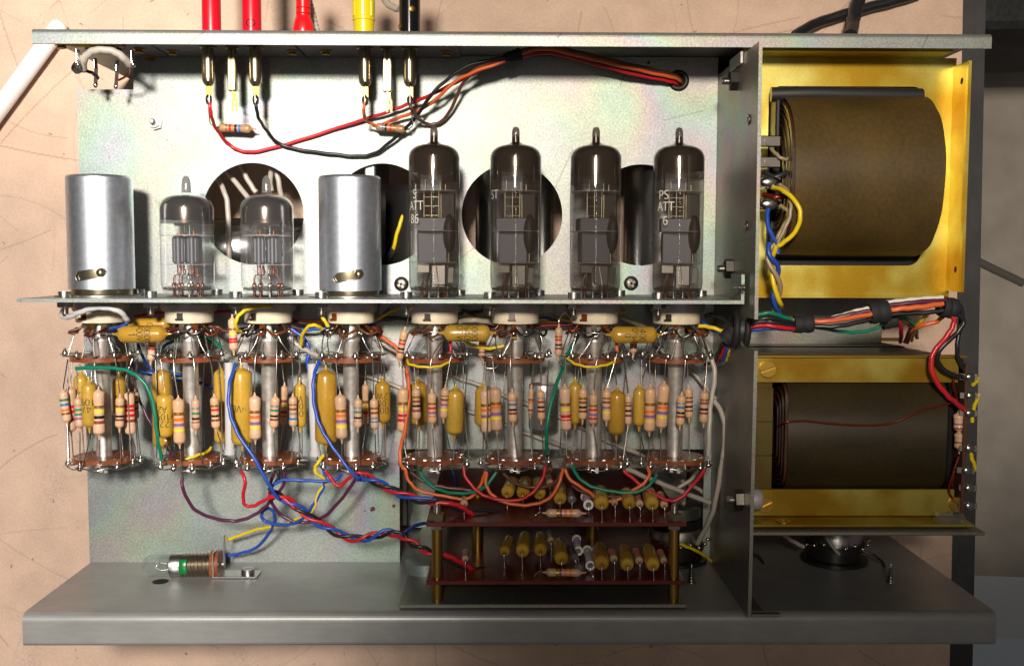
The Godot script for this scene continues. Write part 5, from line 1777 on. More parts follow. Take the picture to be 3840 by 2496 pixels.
func _ready() -> void:
	rng.seed = 20240611
	lights_and_camera()
	make_materials()
	bench()
	chassis()
	below_deck()
	transformers()
	boards()
	jacks()
	var xs = [-172.8, -134.5, -100.4, -64.8, -28.4, 6.7, 41.2, 77.0]
	var words = ["first", "second", "third", "fourth", "fifth", "sixth", "seventh", "eighth"]
	for k in 8:
		turret(k, xs[k], words[k])
	screening_can(xs[0] + 0.9, 13.6, 3.0, 50.0, "larger aluminium screening can over the first socket at the far left", -0.5, 0.5)
	screening_can(xs[3] + 0.1, 13.3, 2.6, 50.2, "slimmer aluminium screening can between the short and tall tubes", -0.42, 0.58)
	tube_short(xs[1] - 0.3, "short clear vacuum tube beside the larger screening can")
	tube_short(xs[2], "short clear vacuum tube beside the slimmer screening can")
	tube_long(xs[4], "tall smoky vacuum tube with S, ATT and 86 printed on its left side", [["S", 43.5, -8.6], ["ATT", 38.6, -8.2], ["86", 33.0, -9.0]], 0.0, 53.5)
	tube_long(xs[5], "tall smoky vacuum tube, second of the four, faint print at its edge", [["ST", 43.5, -11.0]], 0.16, 55.0)
	tube_long(xs[6], "tall smoky vacuum tube, third of the four, no print towards us", [], -0.12, 52.0)
	tube_long(xs[7], "tall smoky vacuum tube beside the divider wall, PS, ATT and 6 printed on it", [["PS", 43.5, -8.4], ["ATT", 38.6, -7.6], ["6", 32.6, -7.4]], 0.08, 54.4)
	components()
	wires()
	lamp()
	tape_wrap("black tape round the coloured bundle under the rear flange", v(1.8, 22, -85.7), v(9.1, 22, -88.3), 2.7)
	tape_wrap("black tape on the right harness nearest the grommet", v(121.1, 57, 27.3), v(128.9, 57, 27), 3.7)
	tape_wrap("black tape round the middle of the right harness", v(152.2, 57, 22.8), v(159.9, 57, 21.7), 4.5)
	tape_wrap("black tape under the middle wrap where the wires branch down", v(161, 48, 27.3), v(167, 48, 25.9), 3.0)
	tape_wrap("black tape at the far end of the right harness", v(181.7, 57, 19.9), v(188.1, 56, 20.8), 4.2)
	tape_wrap("black tape round the bundle just inside the large grommet", v(95, 46, 34.8), v(99.6, 48, 30), 3.4)
	sleeve("white sleeve standing between the second and third turrets", v(-116.7, 36, 45.8), v(-117, 36, 85.7), 1.95)
	sleeve("white sleeve standing between the third and fourth turrets", v(-81, 36, 46.2), v(-80, 36, 86.4), 2.0)
	var ec = v(19.9, 14, 57.5)
	var o = thing("small_electrolytic", "small aluminium electrolytic capacitor standing inside the sixth turret", "capacitor", v(19.8, 14, 78.1))
	var g = geo()
	var ax = (v(19.8, 14, 78.3) - ec)
	var L = ax.length() * 1000.0
	g.lathe(ec, ax, [Vector2(0, 0.4), Vector2(5.9, 0.4), Vector2(6.3, 0.0), Vector2(6.6, 0.6), Vector2(6.6, 3.2), Vector2(6.2, 3.6), Vector2(6.2, 4.2), Vector2(6.6, 4.6), Vector2(6.6, L - 1), Vector2(6.0, L), Vector2(0, L)], 28)
	obj("can", g, M.aluminium, o)
	g = geo()
	g.lathe(ec, ax, [Vector2(0, -0.1), Vector2(5.7, -0.1), Vector2(5.7, 0.5)], 24)
	obj("bung", g, M.phenolic, o)
	g = geo()
	g.lathe(ec, -ax, [Vector2(1.7, 0), Vector2(1.7, 4.0), Vector2(0, 4.2)], 14)
	obj("sleeved_end", g, M.grey_plastic, o)
	text_round("lettering", "+", 3.0, ec, ec + ax, 6.6, Vector3.UP, 0.0, 0.42, 2.6, M.ink, o)
	text_round("lettering", "4 15V", 2.4, ec, ec + ax, 6.6, Vector3.UP, PI / 2, 0.62, -2.6, M.ink, o)
	plugs()

func components() -> void:
	resistor("tan resistor banded green blue orange gold, first from left on the first turret", "tan resistors on the turrets", [v(-183.5, 41.6, 44)], v(-188.7, 35, 58.6), v(-187.4, 35, 71.6), [v(-185.4, 39.3, 88.2)], 3.9, "green:0.27 blue:0.43 orange:0.61 gold:0.73")
	resistor("tan resistor banded red red red, second from left on the first turret", "tan resistors on the turrets", [v(-187.1, 29, 46.3)], v(-187.4, 30, 57.7), v(-187.7, 30, 76.4), [v(-187.2, 30, 87.9)], 4.3, "red:0.43 red:0.54 red:0.73")
	resistor("tan resistor banded grey green green violet, third from left on the first turret", "tan resistors on the turrets", [v(-178.4, 45.2, 46.7)], v(-178.1, 45.4, 60.1), v(-177.6, 45.4, 72.2), [v(-178.1, 45.3, 89.1)], 3.8, "grey:0.21 green:0.39 green:0.55 violet:0.70")
	capacitor("small mustard capacitor, first from left on the first turret, behind", "mustard capacitors on the turrets", [v(-185.2, 25, 48.9)], v(-184.9, 24.8, 52.9), v(-185.2, 24.8, 68.9), [v(-184.6, 24.6, 87.9)], 6.3, "2", false, 0.0)
	capacitor("small mustard capacitor, second from left on the first turret, in front", "mustard capacitors on the turrets", [v(-174.4, 46.2, 48.7), v(-177, 45.7, 45.9)], v(-173, 46.3, 53.8), v(-173.2, 46.3, 71.6), [v(-173.9, 46.3, 79.6), v(-176.8, 45.7, 88.5)], 5.9, "10%|47", false, 0.0)
	resistor("tan resistor banded gold yellow black brown, fourth from left on the first turret", "tan resistors on the turrets", [v(-170.2, 46.1, 51.7), v(-172.3, 42, 35.2)], v(-169.2, 45.9, 56.9), v(-169.4, 45.9, 75.1), [v(-169.4, 45.9, 88.2)], 4.9, "gold:0.36 yellow:0.47 black:0.60 brown:0.72")
	capacitor("small mustard capacitor, third from left on the first turret, behind", "mustard capacitors on the turrets", [v(-167.1, 20.9, 50.9), v(-164.6, 22, 45.4)], v(-170.1, 20, 54.3), v(-170.3, 20, 71.2), [v(-169, 20.3, 87.1)], 5.9, "4", false, 0.0)
	resistor("tan resistor banded gold yellow black brown, fifth from left on the first turret", "tan resistors on the turrets", [v(-163, 42.5, 44.9), v(-165.9, 42, 34.6)], v(-161.8, 41.7, 60.3), v(-162.3, 41.7, 72.9), [v(-162.1, 41.7, 88)], 3.7, "gold:0.28 yellow:0.41 black:0.62 brown:0.74")
	resistor("tan resistor banded red red red brown, sixth from left on the first turret", "tan resistors on the turrets", [v(-161.5, 35, 52.5), v(-159, 33.4, 44.3)], v(-160.6, 34.5, 59.3), v(-160.2, 34.5, 77), [v(-158.8, 33.3, 83.5), v(-159.2, 33.6, 88.3)], 4.6, "red:0.31 red:0.41 red:0.54 brown:0.67")
	resistor("tan resistor banded black brown, seventh from left on the first turret", "tan resistors on the turrets", [v(-159.2, 27.7, 45.3)], v(-161.3, 24.7, 60.2), v(-161.4, 24.7, 71.8), [v(-160.2, 26, 88.2)], 3.1, "black:0.37 brown:0.60")
	capacitor("small mustard capacitor, first from left on the second turret, behind", "mustard capacitors on the turrets", [v(-148.6, 30, 46.2)], v(-148.5, 27.6, 50.7), v(-148.8, 27.6, 83.8), [v(-148.5, 27.4, 88.4)], 8.4, "", false, 0.0)
	capacitor("small mustard capacitor, second from left on the second turret, in front", "mustard capacitors on the turrets", [v(-143.3, 43.3, 46.9), v(-143.9, 42.8, 43.8)], v(-142, 44.1, 58.7), v(-142.4, 44.1, 76.4), [v(-141.6, 44.4, 79.9), v(-142.3, 44, 88.8)], 7.5, "A2|±10%4|220", false, 0.0)
	resistor("tan resistor banded gold orange violet yellow, first from left on the second turret", "tan resistors on the turrets", [v(-137.3, 46, 46.6), v(-137.8, 42, 35.1)], v(-135.6, 46.3, 60.4), v(-135.4, 46.3, 78.9), [v(-134.9, 46.3, 89.7)], 4.9, "gold:0.32 orange:0.45 violet:0.57 yellow:0.69")
	resistor("tan resistor banded silver green black brown, second from left on the second turret", "tan resistors on the turrets", [v(-128.9, 45.2, 46.6), v(-131.1, 42, 34.6)], v(-128.7, 45.1, 60.6), v(-128.8, 45.1, 73.1), [v(-127.6, 44.6, 78.8), v(-126.7, 44, 89.1)], 3.6, "silver:0.29 green:0.46 black:0.64 brown:0.78")
	resistor("tan resistor banded gold red black brown, third from left on the second turret", "tan resistors on the turrets", [v(-123, 40.7, 47.1), v(-125.2, 42, 33.5)], v(-122.3, 39.7, 60.4), v(-121.8, 39.7, 73.5), [v(-120.6, 36.7, 81.3), v(-120.8, 37.4, 88.8)], 3.7, "gold:0.27 red:0.40 black:0.60 brown:0.74")
	capacitor("small mustard capacitor, third from left on the second turret, behind", "mustard capacitors on the turrets", [v(-124.3, 23.5, 45.7)], v(-123.9, 23.7, 50.8), v(-124.2, 23.7, 82.6), [v(-120.9, 27.9, 87.8)], 5.8, "", false, 0.0)
	capacitor("large mustard capacitor, first from left on the third turret, in front", "mustard capacitors on the turrets", [v(-110.4, 42.2, 43.3)], v(-109.9, 42.7, 48.4), v(-109.9, 42.7, 79.9), [v(-110.5, 42.1, 88.2)], 9.1, "=V0", true, 0.0)
	resistor("tan resistor banded gold orange violet yellow, first from left on the third turret", "tan resistors on the turrets", [v(-103, 46.1, 43.4), v(-101.4, 42, 35.5)], v(-103.5, 46, 59.3), v(-103.5, 46, 77.1), [v(-103.5, 46, 87.1)], 4.9, "gold:0.35 orange:0.47 violet:0.62 yellow:0.72")
	resistor("tan resistor banded silver green black brown, second from left on the third turret", "tan resistors on the turrets", [v(-94.3, 44.9, 44.5), v(-94.8, 42, 35)], v(-95, 45.4, 59.6), v(-95.8, 45.4, 72.3), [v(-95.1, 45.3, 88)], 3.8, "silver:0.28 green:0.42 black:0.61 brown:0.73")
	resistor("tan resistor banded gold brown grey blue, fourth from left on the third turret", "tan resistors on the turrets", [v(-88.7, 40.3, 43.5), v(-89.9, 41.7, 34)], v(-88.6, 40.1, 60.3), v(-88.6, 40.1, 72.6), [v(-89.2, 40.9, 87.6)], 3.6, "gold:0.23 brown:0.40 grey:0.56 blue:0.74")
	capacitor("small mustard capacitor, second from left on the third turret, at its side", "mustard capacitors on the turrets", [v(-86.9, 33.7, 44.1)], v(-86.8, 33.5, 55.5), v(-86.8, 33.5, 73.8), [v(-87.6, 34.2, 87.3)], 5.2, "W|00|00", false, 0.0)
	resistor("tan resistor banded brown yellow red red, third from left on the third turret", "tan resistors on the turrets", [v(-97.4, 20.1, 48.2)], v(-96.3, 20.3, 58), v(-97.1, 20.3, 75.2), [v(-98.8, 19.9, 87.1)], 3.2, "brown:0.38 yellow:0.51 red:0.67 red:0.79")
	capacitor("large mustard capacitor, first from left on the fourth turret, in front", "mustard capacitors on the turrets", [v(-75, 42, 43.8)], v(-73.9, 43, 49.1), v(-74.1, 43, 79.5), [v(-73.7, 43.2, 87.4)], 9.3, "", true, 0.0)
	resistor("tan resistor banded gold orange violet yellow, first from left on the fourth turret", "tan resistors on the turrets", [v(-69, 45.7, 46.5), v(-68.7, 45.8, 42.4)], v(-67.4, 46.1, 58.7), v(-66.9, 46.1, 76.8), [v(-67, 46.1, 87.1)], 5.0, "gold:0.35 orange:0.46 violet:0.59 yellow:0.71")
	resistor("tan resistor banded silver green black brown, second from left on the fourth turret", "tan resistors on the turrets", [v(-60.3, 45.6, 42.4), v(-59.7, 42, 34.9)], v(-60, 45.5, 60.4), v(-60.2, 45.5, 72.2), [v(-59.5, 45.3, 89.3)], 3.6, "silver:0.29 green:0.44 black:0.65 brown:0.80")
	resistor("tan resistor banded gold brown grey blue, fourth from left on the fourth turret", "tan resistors on the turrets", [v(-54.2, 41.6, 42.7), v(-54.8, 42, 34.4)], v(-53.8, 41, 61), v(-53.5, 41, 73.5), [v(-53.2, 40.3, 88)], 3.7, "gold:0.29 brown:0.45 grey:0.63 blue:0.77")
	capacitor("small mustard capacitor, second from left on the fourth turret, at its side", "mustard capacitors on the turrets", [v(-51.7, 34, 43.5)], v(-51, 33.1, 54.7), v(-50.8, 33.1, 71.8), [v(-51.7, 34, 87.6)], 6.7, "2W|00|00p", false, 0.0)
	resistor("tan resistor banded gold yellow red red, third from left on the fourth turret", "tan resistors on the turrets", [v(-59.8, 20.6, 48.1)], v(-60.2, 20.5, 57.3), v(-60.1, 20.5, 75), [v(-61.7, 20.1, 87)], 3.0, "gold:0.43 yellow:0.54 red:0.70 red:0.81")
	resistor("tan resistor banded gold yellow red red, first from left on the fifth turret", "tan resistors on the turrets", [v(-42, 36.5, 43.7)], v(-41.7, 36.8, 56.9), v(-42, 36.8, 75.3), [v(-40.1, 40.2, 86.4)], 4.8, "gold:0.34 yellow:0.47 red:0.62 red:0.73")
	resistor("tan resistor banded gold brown black brown, second from left on the fifth turret", "tan resistors on the turrets", [v(-36.4, 43.9, 43.5), v(-34.2, 45.1, 40.3)], v(-35.5, 44.5, 56), v(-35.3, 44.5, 68.7), [v(-35.9, 44.2, 89)], 3.7, "gold:0.26 brown:0.41 black:0.56 brown:0.72")
	capacitor("small mustard capacitor, first from left on the fifth turret, behind", "mustard capacitors on the turrets", [v(-36.4, 21.9, 49)], v(-36.4, 21.8, 56.1), v(-35.9, 21.8, 74.6), [v(-36.2, 21.8, 86.7)], 7.8, "2|64|00", false, 0.0)
	resistor("tan resistor banded gold red violet red, third from left on the fifth turret", "tan resistors on the turrets", [v(-29, 46.3, 43.8), v(-23.9, 42, 34.9)], v(-28.7, 46.3, 57.6), v(-28.5, 46.3, 70.2), [v(-27.4, 46.3, 88.1)], 3.7, "gold:0.34 red:0.49 violet:0.65 red:0.79")
	resistor("tan resistor banded gold brown violet yellow, fourth from left on the fifth turret", "tan resistors on the turrets", [v(-21.2, 44.4, 44.5), v(-20.5, 43.9, 41.9)], v(-23.1, 45.4, 55.8), v(-23.8, 45.4, 68.1), [v(-20, 43.6, 87.8)], 3.6, "gold:0.22 brown:0.37 violet:0.54 yellow:0.71")
	capacitor("small mustard capacitor, second from left on the fifth turret, in front", "mustard capacitors on the turrets", [v(-21.5, 44.5, 45)], v(-18.9, 42.8, 56.8), v(-19.3, 42.8, 75.2), [v(-19.7, 43.3, 86.8)], 7.4, "", false, 0.0)
	resistor("tan resistor banded brown black, fifth from left on the fifth turret", "tan resistors on the turrets", [v(-16.5, 25.2, 43.7), v(-19.8, 22.3, 37.5)], v(-16.1, 26, 60.4), v(-15.8, 26, 75), [v(-16.5, 25.2, 88.8)], 2.2, "brown:0.30 black:0.46")
	capacitor("small mustard capacitor, first from left on the sixth turret, behind", "mustard capacitors on the turrets", [v(-5.2, 25.3, 45.3)], v(-7.2, 29.9, 57.2), v(-7.6, 29.9, 73.8), [v(-5.2, 25.2, 87.1)], 7.1, "", false, 0.0)
	resistor("tan resistor banded gold orange violet yellow, first from left on the sixth turret", "tan resistors on the turrets", [v(-7.2, 33.2, 43.5)], v(-6.3, 34.3, 57.8), v(-5.7, 34.3, 76.2), [v(-4.8, 35, 88.5)], 4.8, "gold:0.35 orange:0.46 violet:0.61 yellow:0.70")
	resistor("tan resistor banded gold orange violet yellow, second from left on the sixth turret", "tan resistors on the turrets", [v(-3, 42.5, 43.6), v(-1.9, 43.4, 40.4)], v(-1.8, 43.7, 55.8), v(-1.2, 43.7, 73.7), [v(-0.3, 44.5, 88.7)], 5.0, "gold:0.35 orange:0.44 violet:0.60 yellow:0.70")
	resistor("tan resistor banded grey blue black brown, third from left on the sixth turret", "tan resistors on the turrets", [v(4.5, 46.1, 44.3), v(5.3, 42, 34.8)], v(5.3, 46.3, 57.4), v(5.7, 46.3, 69.7), [v(8, 46.2, 88.3)], 3.7, "grey:0.21 blue:0.39 black:0.57 brown:0.70")
	resistor("tan resistor banded silver brown black brown, fifth from left on the sixth turret", "tan resistors on the turrets", [v(17.5, 41.4, 42.6), v(14.8, 42, 33.2)], v(17.6, 41.1, 57.2), v(17.9, 41.1, 69.4), [v(19.1, 39.1, 86.6)], 3.5, "silver:0.24 brown:0.38 black:0.56 brown:0.71")
	resistor("tan resistor banded brown orange brown, fourth from left on the sixth turret", "tan resistors on the turrets", [v(14.7, 21.9, 47.8)], v(14.1, 21.5, 58.7), v(13.8, 21.5, 70), [v(14.5, 21.8, 88.9)], 2.5, "brown:0.44 orange:0.54 brown:0.85")
	resistor("tan resistor banded gold yellow red red, first from left on the seventh turret", "tan resistors on the turrets", [v(28.4, 38.4, 42.9)], v(28.1, 38.5, 56.2), v(28.8, 38.5, 74.3), [v(29, 39.4, 86)], 4.8, "gold:0.39 yellow:0.51 red:0.67 red:0.78")
	capacitor("small mustard capacitor, first from left on the seventh turret, behind", "mustard capacitors on the turrets", [v(34, 21.5, 48.9)], v(33.8, 21.6, 56.5), v(33.8, 21.6, 74.1), [v(33.2, 21.9, 86.6)], 6.0, "", false, 0.0)
	resistor("tan resistor banded gold brown black brown, second from left on the seventh turret", "tan resistors on the turrets", [v(33.8, 44.3, 42.3)], v(35.4, 45.1, 55.8), v(35.3, 45.1, 68.6), [v(34.4, 44.6, 89.4)], 3.6, "gold:0.31 brown:0.44 black:0.60 brown:0.74")
	resistor("tan resistor banded gold red violet red, third from left on the seventh turret", "tan resistors on the turrets", [v(40.9, 46.3, 44.2), v(45.6, 42, 34.2)], v(39.8, 46.2, 58), v(39.7, 46.2, 70.4), [v(42.6, 46.2, 88.6)], 3.7, "gold:0.38 red:0.52 violet:0.69 red:0.82")
	resistor("tan resistor banded gold brown violet yellow, fourth from left on the seventh turret", "tan resistors on the turrets", [v(48.8, 44.1, 44.4), v(49.9, 43.3, 40.8)], v(45.4, 45.7, 56.4), v(45.4, 45.7, 69.2), [v(50.3, 43, 88.7)], 3.7, "gold:0.24 brown:0.38 violet:0.56 yellow:0.72")
	capacitor("small mustard capacitor, second from left on the seventh turret, in front", "mustard capacitors on the turrets", [v(48.6, 44.3, 45.4)], v(50.1, 43.2, 57.4), v(50, 43.2, 75.1), [v(50, 43.3, 87)], 7.3, "", false, 0.0)
	resistor("tan resistor banded gold brown black brown, fifth from left on the seventh turret", "tan resistors on the turrets", [v(52.9, 40.2, 42.7), v(51.6, 41.8, 38.4)], v(56, 35, 60), v(56, 35, 72.5), [v(53.5, 39.3, 87.3)], 3.2, "gold:0.22 brown:0.34 black:0.52 brown:0.69")
	capacitor("small mustard capacitor, first from left on the eighth turret, behind", "mustard capacitors on the turrets", [v(64.9, 25.5, 48.4), v(64.9, 25.6, 43.5)], v(61.5, 30, 57.6), v(61.4, 30, 73.6), [v(64.9, 25.5, 87.6)], 5.5, "", false, 0.0)
	resistor("tan resistor banded gold orange violet yellow, first from left on the eighth turret", "tan resistors on the turrets", [v(64.5, 39, 42.8), v(65.5, 40.5, 36.9)], v(64.9, 39.5, 56.2), v(64.7, 39.5, 74.7), [v(64.5, 39.1, 86.5)], 4.9, "gold:0.37 orange:0.54 violet:0.65 yellow:0.78")
	resistor("tan resistor banded gold orange violet yellow, second from left on the eighth turret", "tan resistors on the turrets", [v(70.6, 44.8, 43.2), v(72.3, 42, 34.7)], v(70, 44.2, 54.1), v(69, 44.2, 72.3), [v(68.9, 43.8, 87.7)], 5.0, "gold:0.43 orange:0.53 violet:0.65 yellow:0.76")
	resistor("tan resistor banded silver blue black brown, third from left on the eighth turret", "tan resistors on the turrets", [v(78.6, 46.2, 43.1), v(77.4, 42, 33.6)], v(77.2, 46.3, 58.5), v(76.7, 46.3, 70.9), [v(76.6, 46.3, 88.8)], 3.8, "silver:0.24 blue:0.39 black:0.58 brown:0.71")
	resistor("tan resistor banded gold brown black brown, fourth from left on the eighth turret", "tan resistors on the turrets", [v(84, 21.4, 47.7)], v(84.6, 21.8, 58.7), v(85.1, 21.8, 71.6), [v(85.3, 22.1, 88.8)], 3.7, "gold:0.30 brown:0.44 black:0.61 brown:0.76")
	resistor("tan resistor banded gold brown black brown, fifth from left on the eighth turret", "tan resistors on the turrets", [v(88.9, 40, 42.6), v(86.3, 42, 33.6)], v(87.9, 41.4, 57.5), v(87.7, 41.4, 70.6), [v(88.5, 40.6, 86.8)], 3.9, "gold:0.25 brown:0.36 black:0.56 brown:0.69")
	capacitor("mustard capacitor lying across between the first and second ceramic sockets, reading 1000pF", "mustard capacitors across the sockets", [v(-159.4, 50, 32.6), v(-167.4, 50, 32.3), v(-174.2, 46, 31.7)], v(-158.1, 50, 32.6), v(-139.7, 50, 32.4), [v(-137.2, 50, 32.3), v(-133.2, 50, 31.4), v(-130.1, 46, 31.3)], 7.1, "1|400V=|1000pF", false, 0.0)
	capacitor("mustard capacitor tucked behind the one reading 1000pF", "mustard capacitors across the sockets", [v(-161.4, 30, 30.5)], v(-158.8, 30, 30), v(-144.3, 30, 29.5), [v(-141.4, 30, 29.2)], 5.8, "0", false, 0.0)
	resistor("tan resistor with two red bands below the capacitor reading 1000pF", "tan resistors beside the turrets", [v(-149.7, 34, 31.6)], v(-150, 34, 35.8), v(-150.9, 34, 45), [v(-150.8, 34, 49.2)], 3.4, "red:0.31 red:0.47")
	resistor("tan resistor upright at the bracket between second and third sockets, two red bands", "tan resistors beside the turrets", [v(-113.4, 42, 22.7)], v(-112.4, 46, 26.3), v(-112, 46, 39.3), [v(-111.8, 44, 42.6)], 3.7, "gold:0.33 yellow:0.48 red:0.65 red:0.74")
	resistor("tan resistor leaning beside the upper disc of the fifth turret, red black and brown", "tan resistors beside the turrets", [v(-39, 40, 25.2)], v(-40.2, 46, 31.3), v(-42.4, 46, 43.1), [v(-41.9, 46, 46.9), v(-40.1, 46, 47.4), v(-39.7, 44, 44.5)], 3.2, "gold:0.33 red:0.45 black:0.63 brown:0.76")
	capacitor("mustard capacitor lying across between fifth and sixth sockets, reading 0000p", "mustard capacitors across the sockets", [v(-24.2, 50, 31.8), v(-30.3, 50, 31.2), v(-36.7, 46, 31.1)], v(-22.5, 50, 31.8), v(-4.7, 50, 31.8), [v(-1.9, 50, 31.9), v(5.2, 47, 30.6)], 7.1, "D1W|%400|0000p", false, 0.0)
	resistor("tan resistor hanging behind the right end of the capacitor reading 0000p", "tan resistors beside the turrets", [v(-7.3, 36, 31.1)], v(-7.5, 36, 34.3), v(-7.7, 36, 43.2), [v(-6.7, 36, 47.4), v(-2, 36, 47.9), v(-0.4, 36, 45.3)], 3.0, "red:0.32 black:0.56 brown:0.76")
	resistor("tan resistor with looped upper lead left of the seventh socket", "tan resistors beside the turrets", [v(25.1, 46, 26.2), v(27.6, 44, 23.5), v(31.2, 40, 28.2)], v(24.9, 46, 29.8), v(24.7, 46, 41.5), [v(25.3, 46, 44.7), v(27.2, 44, 46.5)], 3.2, "gold:0.32 red:0.43 black:0.61 brown:0.74")
	capacitor("mustard capacitor lying across between seventh and eighth sockets, reading 10%40", "mustard capacitors across the sockets", [v(45.3, 50, 32.1), v(38.1, 50, 31.6), v(29.8, 46, 32.1)], v(47.3, 50, 32.4), v(65.1, 50, 32.4), [v(67.1, 50, 32.3), v(71.7, 50, 30.7), v(76.9, 46, 29.5)], 7.2, "0|10%40|400", false, 0.0)
	resistor("tan resistor mostly hidden under the capacitor reading 10%40", "tan resistors beside the turrets", [v(57.8, 36, 33.6)], v(57.8, 36, 35.4), v(57.8, 36, 41), [v(57.6, 36, 44.1), v(62.1, 36, 46.2)], 3.4, "red:0.41 brown:0.62")
	resistor("small tan resistor lying near the two left jack lugs", "tan resistors beside the turrets", [v(-128.3, 10, -58.1), v(-128.5, 16, -58.8), v(-126.5, 25, -64.1)], v(-126.2, 9, -57.5), v(-112.2, 9, -57), [v(-109.9, 9, -57.1)], 3.8, "gold:0.22 red:0.35 black:0.53 blue:0.66", true)
	resistor("small tan resistor lying above the plate below the right jack lugs", "tan resistors beside the turrets", [v(-57.5, 10, -58.9), v(-59.4, 16, -60.9), v(-59, 25, -64.4)], v(-55.8, 9, -58.3), v(-43, 9, -57.1), [v(-40.6, 10, -57.5), v(-39.2, 12, -59.2), v(-38.9, 24, -63.7)], 3.7, "blue:0.22 black:0.34 red:0.51 gold:0.63", true)
	capacitor("mustard capacitor standing on the lower circuit board, first of seven from left", "mustard capacitors on the circuit boards", [], v(4.4, 25, 126.3), v(2.2, 45, 126.3), [v(2, 46.6, 126.7), v(2, 47, 128.1), v(2.3, 47, 132.6)], 4.8, "10", false, 0.0)
	capacitor("mustard capacitor standing on the lower circuit board, second of seven from left", "mustard capacitors on the circuit boards", [], v(11.5, 20.7, 126.1), v(9.9, 44.6, 126.1), [v(9.8, 46.2, 126.5), v(9.7, 46.6, 127.9), v(10, 46.6, 132.6)], 6.2, "1000", false, 0.0)
	capacitor("mustard capacitor standing on the lower circuit board, third of seven from left", "mustard capacitors on the circuit boards", [], v(18.4, 21.7, 126), v(17.7, 44.1, 126), [v(17.6, 45.7, 126.4), v(17.6, 46.1, 127.8), v(17.8, 46.1, 132.6)], 5.9, "00|1", false, 0.0)
	capacitor("mustard capacitor standing on the lower circuit board, fourth of seven from left", "mustard capacitors on the circuit boards", [], v(26.6, 23.3, 128.8), v(26.6, 47.3, 128.8), [v(26.6, 48.9, 129.2), v(26.6, 49.3, 130.6), v(26.7, 49.3, 132.6)], 6.4, "1000|0%40", false, 0.0)
	capacitor("mustard capacitor standing on the lower circuit board, fifth of seven from left", "mustard capacitors on the circuit boards", [], v(43.9, 36.7, 126.8), v(42.4, 60.7, 126.8), [v(42.3, 62.3, 127.2), v(42.3, 62.7, 128.6), v(42.5, 62.7, 132.6)], 6.6, "4700|0%40", false, 0.0)
	capacitor("mustard capacitor standing on the lower circuit board, sixth of seven from left", "mustard capacitors on the circuit boards", [], v(54.5, 36.7, 127.4), v(53.1, 60.7, 127.4), [v(53, 62.3, 127.8), v(53, 62.7, 129.2), v(53.2, 62.7, 132.6)], 5.9, "1000|0%41|21", false, 0.0)
	capacitor("mustard capacitor standing on the lower circuit board, seventh of seven from left", "mustard capacitors on the circuit boards", [], v(65, 36.7, 127.4), v(63.8, 60.7, 127.4), [v(63.7, 62.3, 127.8), v(63.7, 62.7, 129.2), v(63.9, 62.7, 132.6)], 6.1, "1000|125|1", false, 0.0)
	resistor("cream resistor among the capacitors of the lower circuit board, second from left", "resistors on the circuit boards", [], v(23.1, 7.2, 127.8), v(23.3, 22, 127.8), [v(23.3, 23.6, 128.2), v(23.4, 24, 129.6), v(23.4, 24, 132.6)], 2.9, "brown:0.40")
	resistor("cream resistor among the capacitors of the lower circuit board, third from left", "resistors on the circuit boards", [], v(48, 43.6, 126.5), v(48.2, 55.3, 126.5), [v(48.2, 56.9, 126.9), v(48.2, 57.3, 128.3), v(48.3, 57.3, 132.6)], 3.4, "red:0.30 red:0.50 green:0.70")
	resistor("cream resistor among the capacitors of the lower circuit board, fourth from left", "resistors on the circuit boards", [], v(59.5, 37.4, 127.9), v(59.1, 53.5, 127.9), [v(59.1, 55.1, 128.3), v(59.1, 55.5, 129.7), v(59.2, 55.5, 132.6)], 3.5, "red:0.30 red:0.50 green:0.70")
	resistor("cream resistor among the capacitors of the lower circuit board, fifth from left", "resistors on the circuit boards", [], v(69.8, 39.4, 127.8), v(69.5, 53.5, 127.8), [v(69.5, 55.1, 128.2), v(69.5, 55.5, 129.6), v(69.6, 55.5, 132.6)], 3.1, "red:0.30 red:0.50 green:0.70")
	resistor("cream resistor among the capacitors of the lower circuit board, first from left", "resistors on the circuit boards", [], v(-14.6, 44.4, 126.2), v(-14.2, 56.1, 126.2), [v(-14.1, 57.7, 126.6), v(-14.1, 58.1, 128), v(-14.1, 58.1, 132.6)], 2.8, "brown:0.35 red:0.55 brown:0.75")
	diode("dark red and grey diode on the lower circuit board", "diodes on the circuit boards", v(31.4, 35.8, 127.5), v(32.2, 49.7, 127.5), [v(32.3, 51.3, 127.9), v(32.4, 51.7, 129.3), v(32.3, 51.7, 132.6)], 3.6)
	sleeve_part("hollow white ceramic tube on the lower circuit board, left of two", "white ceramic tubes on the circuit boards", [], v(35.4, 15.4, 128.7), v(34.7, 35.3, 128.7), [v(34.7, 36.9, 129.1), v(34.7, 37.3, 130.5), v(34.8, 37.3, 132.6)], 4.1)
	sleeve_part("hollow white ceramic tube on the lower circuit board, right of two", "white ceramic tubes on the circuit boards", [], v(39, 30.4, 129.4), v(38.3, 54.4, 129.4), [v(38.3, 56, 129.8), v(38.3, 56.4, 131.2), v(38.4, 56.4, 132.6)], 4.1)
	capacitor("mustard capacitor standing on the upper circuit board, first of seven from left", "mustard capacitors on the circuit boards", [], v(6, 16.3, 102), v(3.4, 38.2, 102), [v(3.2, 39.8, 102.4), v(3.2, 40.2, 103.8), v(3.5, 40.2, 108.3)], 5.8, "10", false, 0.0)
	capacitor("mustard capacitor standing on the upper circuit board, second of seven from left", "mustard capacitors on the circuit boards", [], v(11.9, 14.3, 102.3), v(10.2, 38.2, 102.3), [v(10.1, 39.8, 102.7), v(10.1, 40.2, 104.1), v(10.3, 40.2, 108.3)], 6.0, "1000", false, 0.0)
